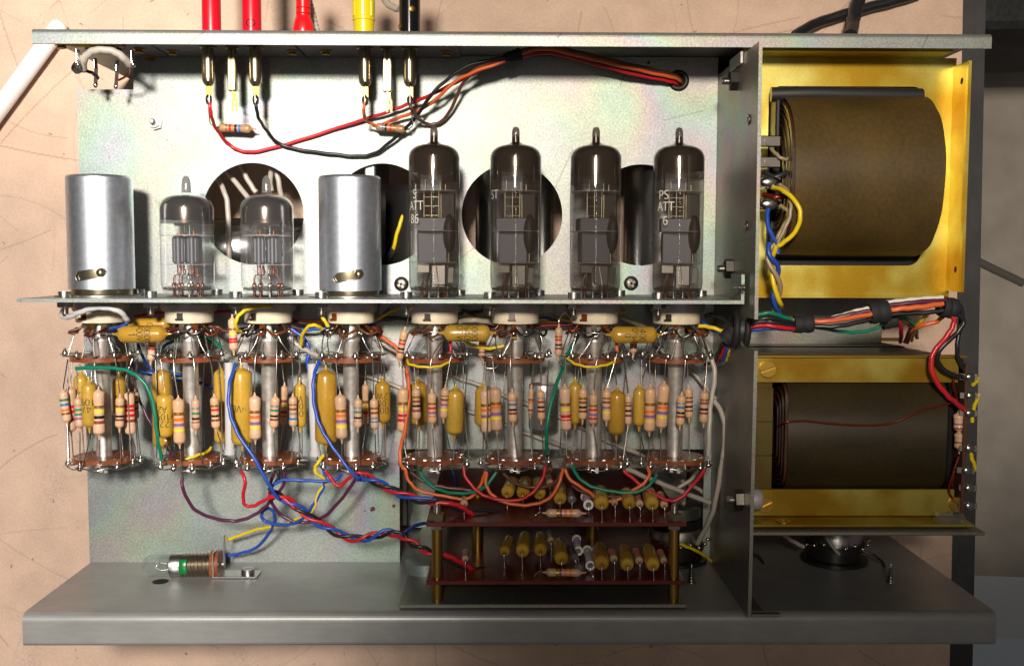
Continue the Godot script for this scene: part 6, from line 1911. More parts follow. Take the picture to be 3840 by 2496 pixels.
	capacitor("mustard capacitor standing on the upper circuit board, third of seven from left", "mustard capacitors on the circuit boards", [], v(17.9, 15.4, 102.3), v(17.3, 39.4, 102.3), [v(17.3, 41, 102.7), v(17.3, 41.4, 104.1), v(17.4, 41.4, 108.3)], 5.8, "10|0", false, 0.0)
	capacitor("mustard capacitor standing on the upper circuit board, fourth of seven from left", "mustard capacitors on the circuit boards", [], v(27, 21.3, 103.2), v(25.9, 45.3, 103.2), [v(25.8, 46.9, 103.6), v(25.8, 47.3, 105), v(26, 47.3, 108.3)], 5.9, "", false, 0.0)
	capacitor("mustard capacitor standing on the upper circuit board, fifth of seven from left", "mustard capacitors on the circuit boards", [], v(44, 34.3, 102.1), v(42.4, 58.3, 102.1), [v(42.3, 59.9, 102.5), v(42.3, 60.3, 103.9), v(42.5, 60.3, 108.3)], 6.4, "1000", false, 0.0)
	capacitor("mustard capacitor standing on the upper circuit board, sixth of seven from left", "mustard capacitors on the circuit boards", [], v(55.1, 37.7, 102), v(53.9, 58.7, 102), [v(53.8, 60.3, 102.4), v(53.8, 60.7, 103.8), v(54, 60.7, 108.3)], 5.7, "", false, 0.0)
	capacitor("mustard capacitor standing on the upper circuit board, seventh of seven from left", "mustard capacitors on the circuit boards", [], v(65, 36.9, 102.1), v(63.4, 59.1, 102.1), [v(63.3, 60.7, 102.5), v(63.3, 61.1, 103.9), v(63.5, 61.1, 108.3)], 6.0, "10", false, 0.0)
	resistor("cream resistor among the capacitors of the upper circuit board, second from left", "resistors on the circuit boards", [], v(24.8, -26.9, 103.5), v(24.2, -15.1, 103.5), [v(24.2, -13.5, 103.9), v(24.1, -13.1, 105.3), v(24.3, -13.1, 108.3)], 3.2, "brown:0.40")
	resistor("cream resistor among the capacitors of the upper circuit board, third from left", "resistors on the circuit boards", [], v(23, -0.2, 103.5), v(23.2, 13.1, 103.5), [v(23.2, 14.7, 103.9), v(23.2, 15.1, 105.3), v(23.3, 15.1, 108.3)], 3.5, "brown:0.40 brown:0.60")
	resistor("cream resistor among the capacitors of the upper circuit board, fourth from left", "resistors on the circuit boards", [], v(49.3, 33.6, 103.6), v(48.7, 51, 103.6), [v(48.7, 52.6, 104), v(48.7, 53, 105.4), v(48.8, 53, 108.3)], 3.0, "red:0.40")
	resistor("cream resistor among the capacitors of the upper circuit board, fifth from left", "resistors on the circuit boards", [], v(60, 35.4, 103.9), v(59.2, 52.1, 103.9), [v(59.1, 53.7, 104.3), v(59.1, 54.1, 105.7), v(59.3, 54.1, 108.3)], 3.4, "red:0.35 red:0.60")
	resistor("cream resistor among the capacitors of the upper circuit board, sixth from left", "resistors on the circuit boards", [], v(71.5, 27.6, 105), v(70.1, 48.7, 105), [v(70, 50.3, 105.4), v(70, 50.7, 106.8), v(70.2, 50.7, 108.3)], 3.4, "red:0.35 grey:0.60")
	resistor("cream resistor among the capacitors of the upper circuit board, first from left", "resistors on the circuit boards", [], v(-15.2, 42, 104), v(-14.9, 51, 104), [v(-14.8, 52.6, 104.4), v(-14.8, 53, 105.8), v(-14.8, 53, 108.3)], 3.4, "")
	diode("dark red and grey diode on the upper circuit board", "diodes on the circuit boards", v(31.1, 31.1, 103), v(30.8, 47.6, 103), [v(30.8, 49.2, 103.4), v(30.8, 49.6, 104.8), v(30.9, 49.6, 108.3)], 3.8)
	sleeve_part("hollow white ceramic tube on the upper circuit board", "white ceramic tubes on the circuit boards", [], v(37.6, 35.7, 104.1), v(37.5, 52.1, 104.1), [v(37.4, 53.7, 104.5), v(37.4, 54.1, 105.9), v(37.6, 54.1, 108.3)], 4.3)

func wires() -> void:
	wire("red", .75, "red wire running from the leftmost jack lug along the plate into the bundle", [v(-126.1, 25, -66.4), v(-125.8, 25, -63.6), v(-126, 22, -60.3), v(-126.8, 13, -56.8), v(-124.2, 3, -51.2), v(-118.7, 2, -48), v(-110.6, 2, -47.8), v(-92.9, 2, -52.4), v(-71.1, 3, -59.3), v(-51.1, 6, -65.2), v(-42.3, 7, -68.4), v(-34.3, 10, -70.9), v(-24.9, 14, -74.6), v(-15.2, 18, -78.7), v(-5.7, 21, -82.8), v(3.2, 23, -85.5)], "insulated hook-up wires", Vector3(0, 0.3, -3.6), Vector3.ZERO)
	wire("black", .75, "black wire looping from the second jack lug low across the plate", [v(-106.3, 25, -66), v(-105.8, 25, -64.2), v(-105.7, 22, -60.4), v(-105.2, 12, -57), v(-101.3, 4, -51.5), v(-91.8, 3, -48.5), v(-77.1, 3, -46.6), v(-64.8, 3, -45.6), v(-56.4, 4, -47.3), v(-47.2, 7, -54), v(-37.9, 13, -61.7), v(-30.4, 18, -71.1), v(-22.2, 20, -78.3), v(-12.8, 22, -83.5), v(3.2, 23, -86.7)], "insulated hook-up wires", Vector3(0, 0.3, -3.6), Vector3.ZERO)
	wire("orange", .75, "orange wire passing under the right small resistor", [v(-53.2, 5, -60), v(-49.2, 6, -61.4), v(-41.3, 8, -64), v(-34.2, 11, -66.5), v(-27.3, 15, -70.7), v(-20, 18, -76.8), v(-10.4, 21, -81), v(3.2, 23, -85.3)])
	wire("orange", .6, "short orange wire on the third jack lug", [v(-58.9, 25, -66.7), v(-59.3, 25, -63.9), v(-59.8, 21, -61.2), v(-59, 13, -59.7), v(-56.1, 10, -58.9)], "insulated hook-up wires", Vector3(0, 0.3, -3.6), Vector3.ZERO)
	wire("brown", .75, "brown wire curling down from the rightmost jack lug", [v(-39.2, 25, -66.3), v(-38.6, 25, -64), v(-37.6, 17, -62.1), v(-34.6, 6, -60.5), v(-30.4, 4, -60), v(-25.7, 5, -62.1), v(-21.1, 9, -68.3), v(-17.3, 14, -75.6), v(-10, 20, -82.5), v(3.2, 23, -86.4)], "insulated hook-up wires", Vector3(0, 0.3, -3.6), Vector3.ZERO)
	wire("brown", .8, "brown wire in the bundle between black tape and rubber grommet", [v(7.9, 23, -89), v(19.1, 23, -91.3), v(34.3, 20, -89.5), v(47.9, 17, -86.9), v(67.7, 12, -83.6), v(77.7, 7, -82.4), v(82.7, 2, -81.1), v(85.4, -6, -81)])
	wire("orange", .8, "orange wire in the bundle between black tape and rubber grommet", [v(7.9, 23, -87.8), v(19.1, 23, -90.4), v(33.4, 20, -88.3), v(47.9, 17, -85.5), v(67.7, 12, -82.1), v(78.7, 7, -80.9), v(83.1, 0, -80), v(85, -8, -80.1)])
	wire("red", .8, "red wire lowest in the bundle to the rubber grommet", [v(7.9, 22, -86.9), v(19.2, 20, -89.2), v(28.8, 18, -88.2), v(40.9, 15, -85.6), v(58.2, 11, -82.1), v(73.3, 7, -80), v(79.9, 3, -79.2), v(83.4, -6, -79.3)])
	wire("black", .7, "black wire under the bundle to the rubber grommet", [v(7.9, 20, -87.7), v(19.3, 18, -90.2), v(38.6, 14, -86.7), v(58.4, 9, -82.8), v(73.6, 5, -81.1), v(83.4, -6, -80.3)])
	wire("green", .75, "green wire arching from the first turret to the lower disc of the second", [v(-178.4, 46, 47.3), v(-171.5, 47, 46.9), v(-163.5, 48, 46.9), v(-156.1, 49, 47.8), v(-150.2, 50, 51), v(-146.6, 50, 56.3), v(-144.6, 50, 63.5), v(-143.9, 50, 71.2), v(-143.5, 49, 79.1), v(-143, 46, 86.1)])
	wire("light_grey", 1.1, "thick grey lead looping round the first ceramic socket", [v(-185.4, 40, 23.2), v(-184.5, 44, 25.1), v(-180.1, 48, 25.6), v(-174.4, 52, 23.7), v(-167.5, 54, 21.6), v(-161.6, 54, 21.5), v(-156.8, 53, 23), v(-155.4, 50, 25.9), v(-155.8, 47, 27.1)])
	wire("blue", .6, "short blue wire under the first ceramic socket", [v(-155.5, 47, 27.1), v(-157.9, 47, 29.2), v(-164.3, 44, 30.7)])
	wire("yellow", .75, "yellow wire looping left of the third ceramic socket", [v(-95.9, 46, 21), v(-102.3, 50, 21.3), v(-106.6, 52, 23.1), v(-109, 53, 26.6), v(-109.5, 50, 30.1), v(-108.9, 46, 31.8)])
	wire("yellow", .75, "yellow wire arching left of the fourth ceramic socket", [v(-84.8, 40, 37.8), v(-83.3, 45, 33.2), v(-79.8, 50, 29.3), v(-76.8, 51, 28.6), v(-74.5, 47, 30.4)])
	wire("yellow", .75, "yellow wire dropping from the screw nut beside the fourth socket", [v(-75.5, 44, 23.5), v(-74, 47, 26.2), v(-72.1, 46, 29.3)])
	wire("blue", .75, "dark blue wire bending round the white sleeve beside the fourth turret", [v(-90.3, 34, 31.4), v(-85.9, 34, 34.3), v(-83.1, 34, 38.3), v(-82.9, 34, 42.5), v(-83.5, 34, 46.2), v(-82.6, 33, 50)])
	wire("blue", .72, "long blue wire curving down across the fourth turret to the circuit board", [v(-76, 46, 44), v(-77.2, 50, 48.1), v(-77.7, 52, 54), v(-77.1, 53, 62), v(-75, 54, 69.4), v(-71.4, 55, 75.9), v(-66.7, 56, 82.3), v(-62.4, 57, 87.9), v(-58.8, 56, 91.9), v(-59.5, 52, 93.3), v(-56.3, 50, 93.9), v(-51.4, 48, 94.2)])
	wire("blue", .72, "long blue wire curving down across the third turret", [v(-111.3, 46, 45.5), v(-112.4, 51, 52.1), v(-112.7, 53, 60.5), v(-111.1, 54, 67.9), v(-107.5, 55, 75.4), v(-102.4, 56, 82.3), v(-97.6, 56, 91.3), v(-95, 55, 96.4), v(-92.9, 52, 101.5)])
	wire("blue", .7, "blue wire running level from the fourth turret to the wiring knot", [v(-67.5, 44, 92.7), v(-69.1, 46, 94.5), v(-74.3, 46, 95.3), v(-83.1, 46, 95), v(-91.8, 46, 94.8), v(-96.2, 46, 96.9)])
	wire("blue", .7, "blue wire making a small loop below the wiring knot", [v(-124.7, 13, 137.3), v(-117.6, 14, 135.5), v(-111, 16, 132.6), v(-104.3, 22, 125.2), v(-100.1, 28, 118.3), v(-99, 32, 113), v(-100.9, 34, 110), v(-103.8, 34, 111.6), v(-103.5, 33, 115.5), v(-97.6, 34, 117.1), v(-90, 36, 116.3), v(-85, 40, 112.8), v(-81, 42, 108.1), v(-77.7, 42, 102.7), v(-75, 42, 97), v(-75.4, 42, 91.3)])
	wire("yellow", .7, "yellow wire from the lamp holder up to the fourth turret", [v(-124.7, 14, 129.5), v(-118.8, 16, 127.1), v(-110.3, 20, 123.3), v(-103.5, 24, 121.1), v(-95.4, 30, 118.4), v(-88.8, 36, 114.3), v(-82.6, 40, 111.3), v(-79.5, 42, 107.2), v(-78, 42, 101.5), v(-74.7, 42, 97), v(-76, 43, 94.1), v(-78.3, 44, 92.4), v(-78.7, 44, 89.7), v(-77.2, 44, 87.5), v(-75.5, 42, 84.8)])
	wire("purple", .72, "purple wire hanging from the lower disc of the second turret", [v(-134.6, 46, 94.1), v(-134.3, 47, 98), v(-131.3, 44, 107), v(-125.2, 41, 111.9), v(-116.6, 38, 114.5), v(-109.5, 38, 113.4), v(-103.1, 38, 109.7), v(-98.5, 40, 105), v(-93.2, 42, 98.8), v(-92.1, 43, 92.9), v(-93.5, 43, 89.1)], "insulated hook-up wires", Vector3(0, 0.3, -3.6), Vector3.ZERO)
	wire("purple", .72, "purple wire hanging between the third and fourth turrets", [v(-96.7, 42, 92.5), v(-98.7, 40, 97.8), v(-99.2, 38, 105.4), v(-95.3, 36, 112.3), v(-88.2, 36, 115.6), v(-81, 36, 115.1), v(-74.7, 38, 111.5), v(-67.2, 40, 103.1), v(-62.4, 42, 96.1), v(-60.3, 44, 92.7)], "insulated hook-up wires", Vector3(0, 0.3, -3.6), Vector3(0, 0.3, -3.6))
	wire("purple", .6, "thin purple wire down the plate behind the first green wire", [v(-164.4, 20, 49.4), v(-162, 20, 61.4), v(-158.9, 20, 69.6), v(-154.1, 22, 77.4), v(-147.3, 30, 82.5), v(-140.6, 38, 86.4)])
	wire("red", .72, "red wire hanging from the lower disc of the third turret", [v(-109.7, 46, 91.2), v(-107.6, 48, 94.8), v(-109.1, 46, 102.3), v(-108.2, 45, 106.1), v(-104.4, 45, 106), v(-99.5, 46, 103.2), v(-94.6, 47, 101.9), v(-90.6, 48, 102.9), v(-86.9, 48, 106.6)], "insulated hook-up wires", Vector3(0, 0.3, -3.6), Vector3.ZERO)
	wire("black", .7, "short black wire under the lower disc of the third turret", [v(-94.2, 46, 91.1), v(-93.8, 46, 93.8), v(-95.5, 45, 96.1), v(-98, 47, 98.9)])
	wire("red", .72, "red wire curling under the fourth turret into the twisted bundle", [v(-73.8, 47, 90.6), v(-71.8, 47, 93.5), v(-69.4, 48, 96.3), v(-67.1, 48, 96.6), v(-63.4, 49, 93.1), v(-59.8, 50, 90.8), v(-56.9, 50, 91.7)])
	wire("orange", .75, "orange wire down the left side of the fifth turret", [v(-40.5, 30, 50.2), v(-39.4, 34, 60.4), v(-40.8, 40, 74.8), v(-42, 44, 79.9), v(-42.3, 46, 85.8), v(-41.3, 46, 89.4), v(-39.9, 46, 90)])
	wire("orange", .75, "orange wire from the grey lead across to the resistor at the fifth turret", [v(-55, 28, 33.6), v(-47.6, 30, 37.7), v(-43.3, 31, 42.2), v(-41.3, 30, 48.1), v(-40.5, 28, 54.8)])
	wire("grey", 1.0, "grey screened lead between third and fourth upper discs", [v(-91.2, 34, 34.9), v(-87.6, 34, 38.3), v(-82.7, 35, 40.9), v(-77.7, 38, 42.9)])
	wire("grey", 1.0, "grey screened lead between fourth and fifth turrets near the plate", [v(-56.7, 18, 36.3), v(-51.1, 18, 39.8), v(-45.5, 20, 42.6), v(-42.6, 22, 44.1)])
	wire("grey", 1.0, "grey lead sloping behind the fourth and fifth turrets", [v(-77.7, 5, 49.7), v(-68.9, 4, 53.2), v(-57.9, 3, 56.7), v(-45.5, 3, 61.2), v(-34.3, 3, 68)])
	wire("grey", 1.0, "grey lead sloping behind the sixth turret upper part", [v(-26.8, 4, 52.6), v(-17.3, 3, 56.9), v(-7.7, 3, 60), v(3.6, 3, 65.1), v(14.9, 3, 69.1), v(27.3, 3, 74.2), v(35.3, 3, 78.2), v(41, 3, 80.5)])
	wire("grey", 1.0, "grey lead sloping behind the sixth turret lower part", [v(-16.8, 3, 71.1), v(-8.3, 3, 73.7), v(2.5, 3, 78.2), v(14.4, 3, 82.8), v(27.4, 3, 87.3), v(43.6, -6, 94.8)])
	wire("grey", 1.0, "grey lead sloping behind the eighth turret", [v(47.9, 3, 84.5), v(55.3, 3, 87.9), v(65.7, 2, 92.1), v(76.4, -8, 98.7)])
	wire("grey", 1.0, "grey lead behind the eighth turret upper part", [v(53.6, 24, 26.4), v(59.5, 18, 29), v(66.9, 12, 32.6), v(75.5, 8, 43.5), v(84.8, 6, 49.3), v(92.4, 8, 56.4), v(98.6, 14, 64.6)])
	wire("grey", 1.05, "thick grey lead hanging down the divider wall beside the eighth turret", [v(88.9, 30, 35.6), v(92.4, 32, 43.4), v(93.7, 34, 50.6), v(92.6, 36, 57.8), v(91.2, 38, 65), v(90.5, 40, 75.2), v(90.3, 40, 85.3)])
	wire("grey", 1.1, "thick grey lead dropping along the divider to the control below", [v(95, 26, 62.9), v(99.2, 26, 70), v(100.4, 26, 78.7), v(100, 25, 88.7), v(99.9, 24, 89.4), v(99.3, 22, 98.3), v(97.8, 18, 113.5), v(95.9, 12, 123.7), v(93.1, 4, 134.7)])
	wire("green", .75, "green wire running down beside the grey capacitor of the sixth turret", [v(34.8, 24, 34.6), v(30.9, 30, 40.5), v(27.3, 38, 47.1), v(23.5, 46, 55.6), v(20.6, 50, 66.4), v(19.7, 50, 74.6), v(20.1, 46, 82.9)])
	wire("green", .65, "green wire behind the upper disc of the second turret", [v(-149.1, 30, 41.9), v(-144.1, 32, 38), v(-141.8, 26, 37.2), v(-132.2, 26, 35.6), v(-126.8, 30, 35.5), v(-121.5, 36, 37.4), v(-119.3, 40, 38.9)])
	wire("blue", .65, "blue wire crossing the plate behind the first turret", [v(-160.7, 22, 38.6), v(-159.7, 20, 43.9), v(-159, 12, 50.8), v(-156.6, 8, 53.2), v(-146.4, 5, 54.6), v(-143.4, 4, 56.1)])
	wire("blue", .65, "second blue wire lying on the plate behind the second turret", [v(-165.9, 14, 48.9), v(-164.8, 8, 52.6), v(-159.5, 6, 54), v(-152.1, 5, 56.9), v(-140.9, 5, 57.7), v(-133.4, 4, 60.6)])
	wire("orange", .72, "orange wire swinging from the fifth turret back to its right end", [v(-40, 46, 90.5), v(-38.8, 46, 94.8), v(-35, 46, 98.9), v(-30, 46, 100.5), v(-21, 46, 102.2), v(-15.3, 46, 103.1), v(-10.8, 46, 101.1), v(-7.6, 46, 95.9), v(-6.1, 46, 91.1)], "insulated hook-up wires", Vector3(0, 0.3, -3.6), Vector3(0, 0.3, -3.6))
	wire("green", .75, "green wire swinging under the fifth turret to the sixth", [v(-34.6, 40, 90.3), v(-32.4, 42, 95.1), v(-26.7, 44, 99.1), v(-18.7, 46, 100.5), v(-10.8, 47, 99.7), v(-5.5, 48, 96.7), v(-1.3, 47, 91.1)])
	wire("brown", .65, "brown wire swinging behind the green one under the fifth turret", [v(-38.9, 34, 93.9), v(-31.9, 34, 98.7), v(-23.3, 34, 100.7), v(-12.3, 34, 101.9)])
	wire("red", .75, "red wire swinging from the fifth turret to the sixth", [v(-15.2, 47, 88.6), v(-14.6, 48, 92.6), v(-10.8, 49, 97.5), v(-6.3, 50, 100.6), v(0.4, 50, 102.4), v(8.3, 50, 102.4), v(14.4, 50, 98.9), v(18.2, 49, 93.5), v(19.6, 47, 88.6)], "insulated hook-up wires", Vector3(0, 0.3, -3.6), Vector3(0, 0.3, -3.6))
	wire("orange", .75, "orange wire swinging from the fifth turret to the seventh", [v(-5.5, 46, 91.4), v(-5.6, 48, 96.6), v(-2.6, 49, 100.9), v(2.7, 50, 103.6), v(11.1, 50, 104.7), v(18.6, 50, 103.1), v(23.1, 50, 99.4), v(25.9, 49, 93.5), v(26.9, 47, 89.7)], "insulated hook-up wires", Vector3(0, 0.3, -3.6), Vector3(0, 0.3, -3.6))
	wire("brown", .7, "brown wire swinging below the sixth turret", [v(1.6, 38, 93.6), v(5.6, 40, 96.7), v(11.2, 42, 98.5), v(18.6, 43, 98.6), v(23.6, 44, 96.3), v(26.4, 46, 91.3)])
	wire("orange", .75, "orange wire swinging from the seventh turret to the eighth", [v(27.9, 47, 90), v(29.9, 48, 94), v(36.3, 49, 98.2), v(41.9, 49, 101.9), v(47.5, 49, 103.3), v(52.6, 49, 101.5), v(56.5, 49, 98.6), v(61.2, 49, 95.5), v(63.7, 48, 91.7), v(63.1, 46, 89.3)], "insulated hook-up wires", Vector3(0, 0.3, -3.6), Vector3(0, 0.3, -3.6))
	wire("green", .75, "green wire swinging from the seventh turret to the eighth", [v(31.5, 44, 88.9), v(32.8, 46, 92.5), v(38, 48, 96.6), v(46.4, 49, 98.7), v(55.2, 50, 99.3), v(62.2, 50, 97.2), v(66.9, 48, 92)], "insulated hook-up wires", Vector3(0, 0.3, -3.6), Vector3(0, 0.3, -3.6))
	wire("red", .78, "red wire swinging from the seventh turret to the far end of the eighth", [v(52.8, 47, 90.5), v(58.2, 48, 94.9), v(64.3, 49, 99.2), v(72.1, 50, 102.8), v(77.1, 50, 101.2), v(81.7, 49, 96.6), v(87.9, 46, 90.2)], "insulated hook-up wires", Vector3(0, 0.3, -3.6), Vector3(0, 0.3, -3.6))
	wire("brown", .7, "brown wire swinging behind the green one under the seventh turret", [v(31.3, 40, 98.4), v(35.7, 42, 100.8), v(42.5, 43, 102.3), v(51, 43, 102.6), v(59.7, 42, 101.4)])
	wire("grey", 1.1, "grey lead crossing behind the red wire below the eighth turret", [v(54.7, 30, 92.6), v(67.1, 30, 97.9), v(78.9, 30, 102.7), v(94.2, 26, 109.4)])
	wire("grey", .9, "second grey lead below the eighth turret, steeper", [v(82.6, 10, 106.2), v(89.2, 10, 101.8), v(92.6, 12, 95.1)])
	wire("grey", .9, "grey lead among those below the eighth turret, running to the right", [v(86.7, -5, 106.1), v(94.1, -5, 109.6), v(98.9, -6, 113.3)])
	wire("grey", 1.0, "grey lead dropping behind the right standoff of the boards", [v(88.1, -4, 113.9), v(87.9, -4, 118.9), v(89.1, -6, 122.4)])
	wire("yellow", .75, "yellow wire soldered to the control inside the divider", [v(80.3, 20, 129.2), v(84.4, 18, 131.2), v(90.9, 14, 134.8), v(97, 8, 139.5), v(100, 4, 142.9)])
	wire("dark_blue", .7, "dark blue wire behind the boards below the fifth turret", [v(-22.4, 10, 97.1), v(-20.6, 10, 101.4), v(-20.8, 4, 106.8)])
	wire("brown", .7, "brown wire along the bracket behind the second and third sockets", [v(-128.3, 30, 30.5), v(-123, 30, 31), v(-118.9, 28, 33), v(-110.8, 24, 31.4), v(-99.7, 16, 29.4), v(-88.1, 14, 30.1), v(-80.8, 12, 30.5)])
	wire("red", .7, "dull red wire behind the second socket along the bracket", [v(-164.9, 14, 27.5), v(-154, 14, 25.6), v(-144.8, 12, 26.2), v(-132.8, 12, 25.4), v(-121.8, 12, 25.1)])
	wire("orange", .7, "dull orange wire behind the third socket along the bracket", [v(-95, 12, 28.3), v(-87.4, 12, 29.4), v(-80.8, 12, 29.1), v(-73.4, 10, 29.8), v(-56.8, 10, 29.2)])
	wire("blue", .75, "blue harness wire along the bracket behind the third socket", [v(-95.2, 14, 32.3), v(-88.1, 14, 33.1), v(-78.3, 14, 32.5), v(-67.6, 12, 32.4), v(-57.7, 12, 31), v(-54.4, 12, 27.9), v(-50, 12, 23.5)])
	wire("yellow", .75, "yellow harness wire rising behind the fourth socket", [v(-57.2, 16, 29.3), v(-53.5, 15, 27.2), v(-49.8, 14, 25.1), v(-45.5, 13, 23.2)])
	wire("purple", .7, "purple harness wire along the bracket from the fourth to the fifth socket", [v(-56.9, 10, 29.4), v(-48.6, 10, 28.6), v(-40.3, 10, 28.3), v(-38.7, 9, 28.4), v(-16.5, 9, 25.8), v(-7.7, 9, 24.7)])
	wire("black", .8, "black harness wire along the bracket behind the fifth socket", [v(-53.8, 12, 27.4), v(-43.9, 12, 28.2), v(-27.5, 11, 29.6), v(-16.5, 11, 28.2), v(-5.4, 11, 28.2), v(5.6, 11, 29)])
	wire("yellow", .75, "yellow harness wire behind the sixth socket", [v(-16.4, 13, 25.6), v(-12, 13, 27.2), v(-5.4, 12, 27.8), v(11.1, 12, 29.4), v(17.2, 12, 28.6), v(24.9, 12, 28), v(33.2, 12, 29.1), v(41.5, 12, 29.4)])
	wire("blue", .75, "blue harness wire behind the sixth and seventh sockets", [v(-17, 12, 24), v(-13.1, 12, 26.2), v(-5.4, 11, 29.5), v(11.1, 11, 30.3), v(18.3, 12, 28), v(26.6, 12, 28.6), v(34.4, 11, 30.3), v(41.6, 11, 31.4)])
	wire("red", .75, "red harness wire behind the seventh socket", [v(-5.4, 10, 31.8), v(2.9, 10, 32.6), v(16.7, 10, 31.5), v(33.3, 11, 30.8), v(41.6, 11, 31.4), v(41.8, 9, 32.9), v(64, 9, 35.1), v(72.8, 10, 36.7)])
	wire("yellow", .75, "second yellow harness wire behind the seventh socket", [v(16.7, 10, 27.9), v(23.3, 10, 29.5), v(33.2, 11, 28.8), v(28.3, 11, 29.2), v(41.6, 10, 27.8), v(57.7, 10, 24.5)])
	wire("grey", 1.2, "grey harness lead arching above the capacitor reading 0000p", [v(-19.1, 26, 28.6), v(-12.6, 32, 27.4), v(-6.3, 30, 28.1), v(0.1, 24, 29.8), v(5.5, 18, 31.8)])
	wire("yellow", .7, "yellow wire looping under the capacitor reading 0000p", [v(-14.6, 34, 36.8), v(-10.4, 36, 38.5), v(-4.1, 38, 39.3), v(1.7, 38, 38)])
	wire("yellow", .55, "yellow wire round the underside of the fifth upper disc", [v(-39.4, 42, 44), v(-37.8, 46, 45.4), v(-31.5, 48, 46.3), v(-25.4, 47, 46), v(-21.5, 44, 44.5)])
	wire("yellow", .55, "yellow wire round the underside of the seventh upper disc", [v(28.9, 42, 43.1), v(31.9, 46, 45), v(37.9, 48, 46.1), v(43.7, 47, 45.6), v(49.1, 44, 44.4)])
	wire("yellow", .6, "short yellow wire on the lower disc of the second turret", [v(-135.4, 40, 87.4), v(-130.7, 38, 85.8), v(-127.7, 34, 85.3), v(-126.8, 30, 83.9)])
	wire("red", .65, "short red wire dropping under the capacitor reading 0000p", [v(-21.1, 44, 35.7), v(-20.8, 45, 38.2), v(-20.7, 45, 40.5)])
	wire("orange", .65, "short orange wire dropping under the capacitor reading 10%40", [v(49.6, 44, 36.7), v(49.6, 45, 38.1), v(49.8, 45, 39.9)])
	wire("yellow", .85, "yellow wire entering the large grommet from the left", [v(85.3, 40, 29.2), v(90.1, 42, 29.7), v(94.9, 44, 31.3), v(97.6, 48, 31.6)])
	wire("blue", .8, "blue wire entering the large grommet from the left", [v(88.8, 30, 28.1), v(91.4, 38, 30.8), v(95.1, 43, 32), v(98.1, 48, 32.4)])
	wire("black", .8, "black wire entering the large grommet from the left", [v(88.6, 36, 25.7), v(90.8, 38, 24.5), v(95.3, 44, 26), v(97.6, 50, 28.1)])
	wire("red", .8, "red wire bending down from the large grommet behind the divider", [v(97.5, 44, 36), v(96.4, 42, 37.2), v(96.1, 38, 40.2), v(96.1, 32, 43.9), v(95.7, 24, 46.3), v(93, 16, 48.3)])
	wire("blue", .8, "blue wire bending down from the large grommet beside the red one", [v(98.3, 43, 37.1), v(97.2, 42, 38.8), v(97.6, 37, 41.9), v(97.7, 31, 45.1), v(96.6, 22, 47.1)])
	wire("yellow", .8, "yellow wire bending down from the large grommet beside the blue one", [v(98.8, 42, 37.7), v(98.3, 41, 39.4), v(98.6, 36, 42.5), v(98.7, 30, 45.5), v(97.6, 20, 47.8)])
	wire("black", .9, "black sheathed wire bending down from the large grommet", [v(97, 44, 34.5), v(94.9, 42, 37.7), v(94.2, 36, 42), v(94.3, 28, 45.9)])
	wire("green", .8, "green wire on top of the right harness", [v(103.6, 54, 25.9), v(106.3, 56, 23.6), v(111.9, 57, 22.8), v(118.7, 56, 25), v(123, 56, 26)])
	wire("black", .85, "upper black wire of the right harness", [v(102.8, 56, 26.9), v(105.8, 58, 25.4), v(111.4, 59, 24.8), v(118.1, 58, 26.2), v(121.7, 57, 27)])
	wire("black", .85, "lower black wire of the right harness", [v(102.6, 57, 27.6), v(108.2, 59, 26.1), v(113.3, 60, 26.6), v(121.4, 58, 28)])
	wire("orange", .9, "orange wire of the right harness near the divider", [v(105.7, 52, 26), v(111.9, 53, 24.9), v(116.8, 55, 25), v(123, 56, 25.8)])
	wire("red", .9, "red wire of the right harness near the divider", [v(102.6, 57, 28.7), v(108.3, 59, 27.7), v(113.4, 60, 28.2), v(121.4, 58, 29.2)])
	wire("blue", .85, "blue wire of the right harness near the divider", [v(103.1, 55, 30.2), v(108.8, 57, 29.1), v(113.9, 58, 29), v(121.7, 57, 29.7)])
	wire("orange", .95, "orange wire in the middle stretch of the right harness", [v(127.8, 58, 26), v(133.6, 60, 25.9), v(141, 60, 24.9), v(152.2, 60, 22.9)])
	wire("black", .9, "black wire in the middle stretch of the right harness", [v(128.1, 57, 27.8), v(135, 59, 28.2), v(143.2, 60, 27.1), v(152.2, 60, 24.9)])
	wire("purple", .9, "purple wire in the middle stretch of the right harness", [v(134.9, 54, 25.6), v(140.2, 56, 24.4), v(146.3, 57, 22.8), v(152.9, 58, 21.6)])
	wire("white", .8, "white wire in the middle stretch of the right harness", [v(138.3, 52, 24.9), v(143.3, 53, 23.5), v(148, 55, 21.7), v(153.5, 56, 20.5)])
	wire("green", .7, "green wire passing under the right harness", [v(131.4, 50, 28.8), v(142.3, 50, 30.7), v(150, 50, 31), v(157.1, 50, 29.6), v(161.9, 50, 26.9)])
	wire("white", 1.0, "white wire in the far stretch of the right harness", [v(159, 57, 18.4), v(165.6, 58, 17.5), v(173.2, 59, 16.7), v(181.3, 60, 16.1)])
	wire("purple", 1.0, "purple wire in the far stretch of the right harness", [v(158.7, 58, 19.7), v(165.2, 59, 18.7), v(172.8, 60, 17.8), v(182.4, 60, 16.9)])
	wire("orange", 1.1, "orange wire in the far stretch of the right harness", [v(158.9, 59, 21.5), v(164.9, 60, 20.6), v(172.5, 61, 19.8), v(181.4, 60, 18.5)])
	wire("black", .95, "black wire under the far stretch of the right harness", [v(160.5, 55, 23.3), v(168.2, 56, 22.8), v(176.4, 57, 22.4), v(184, 58, 21.2)])
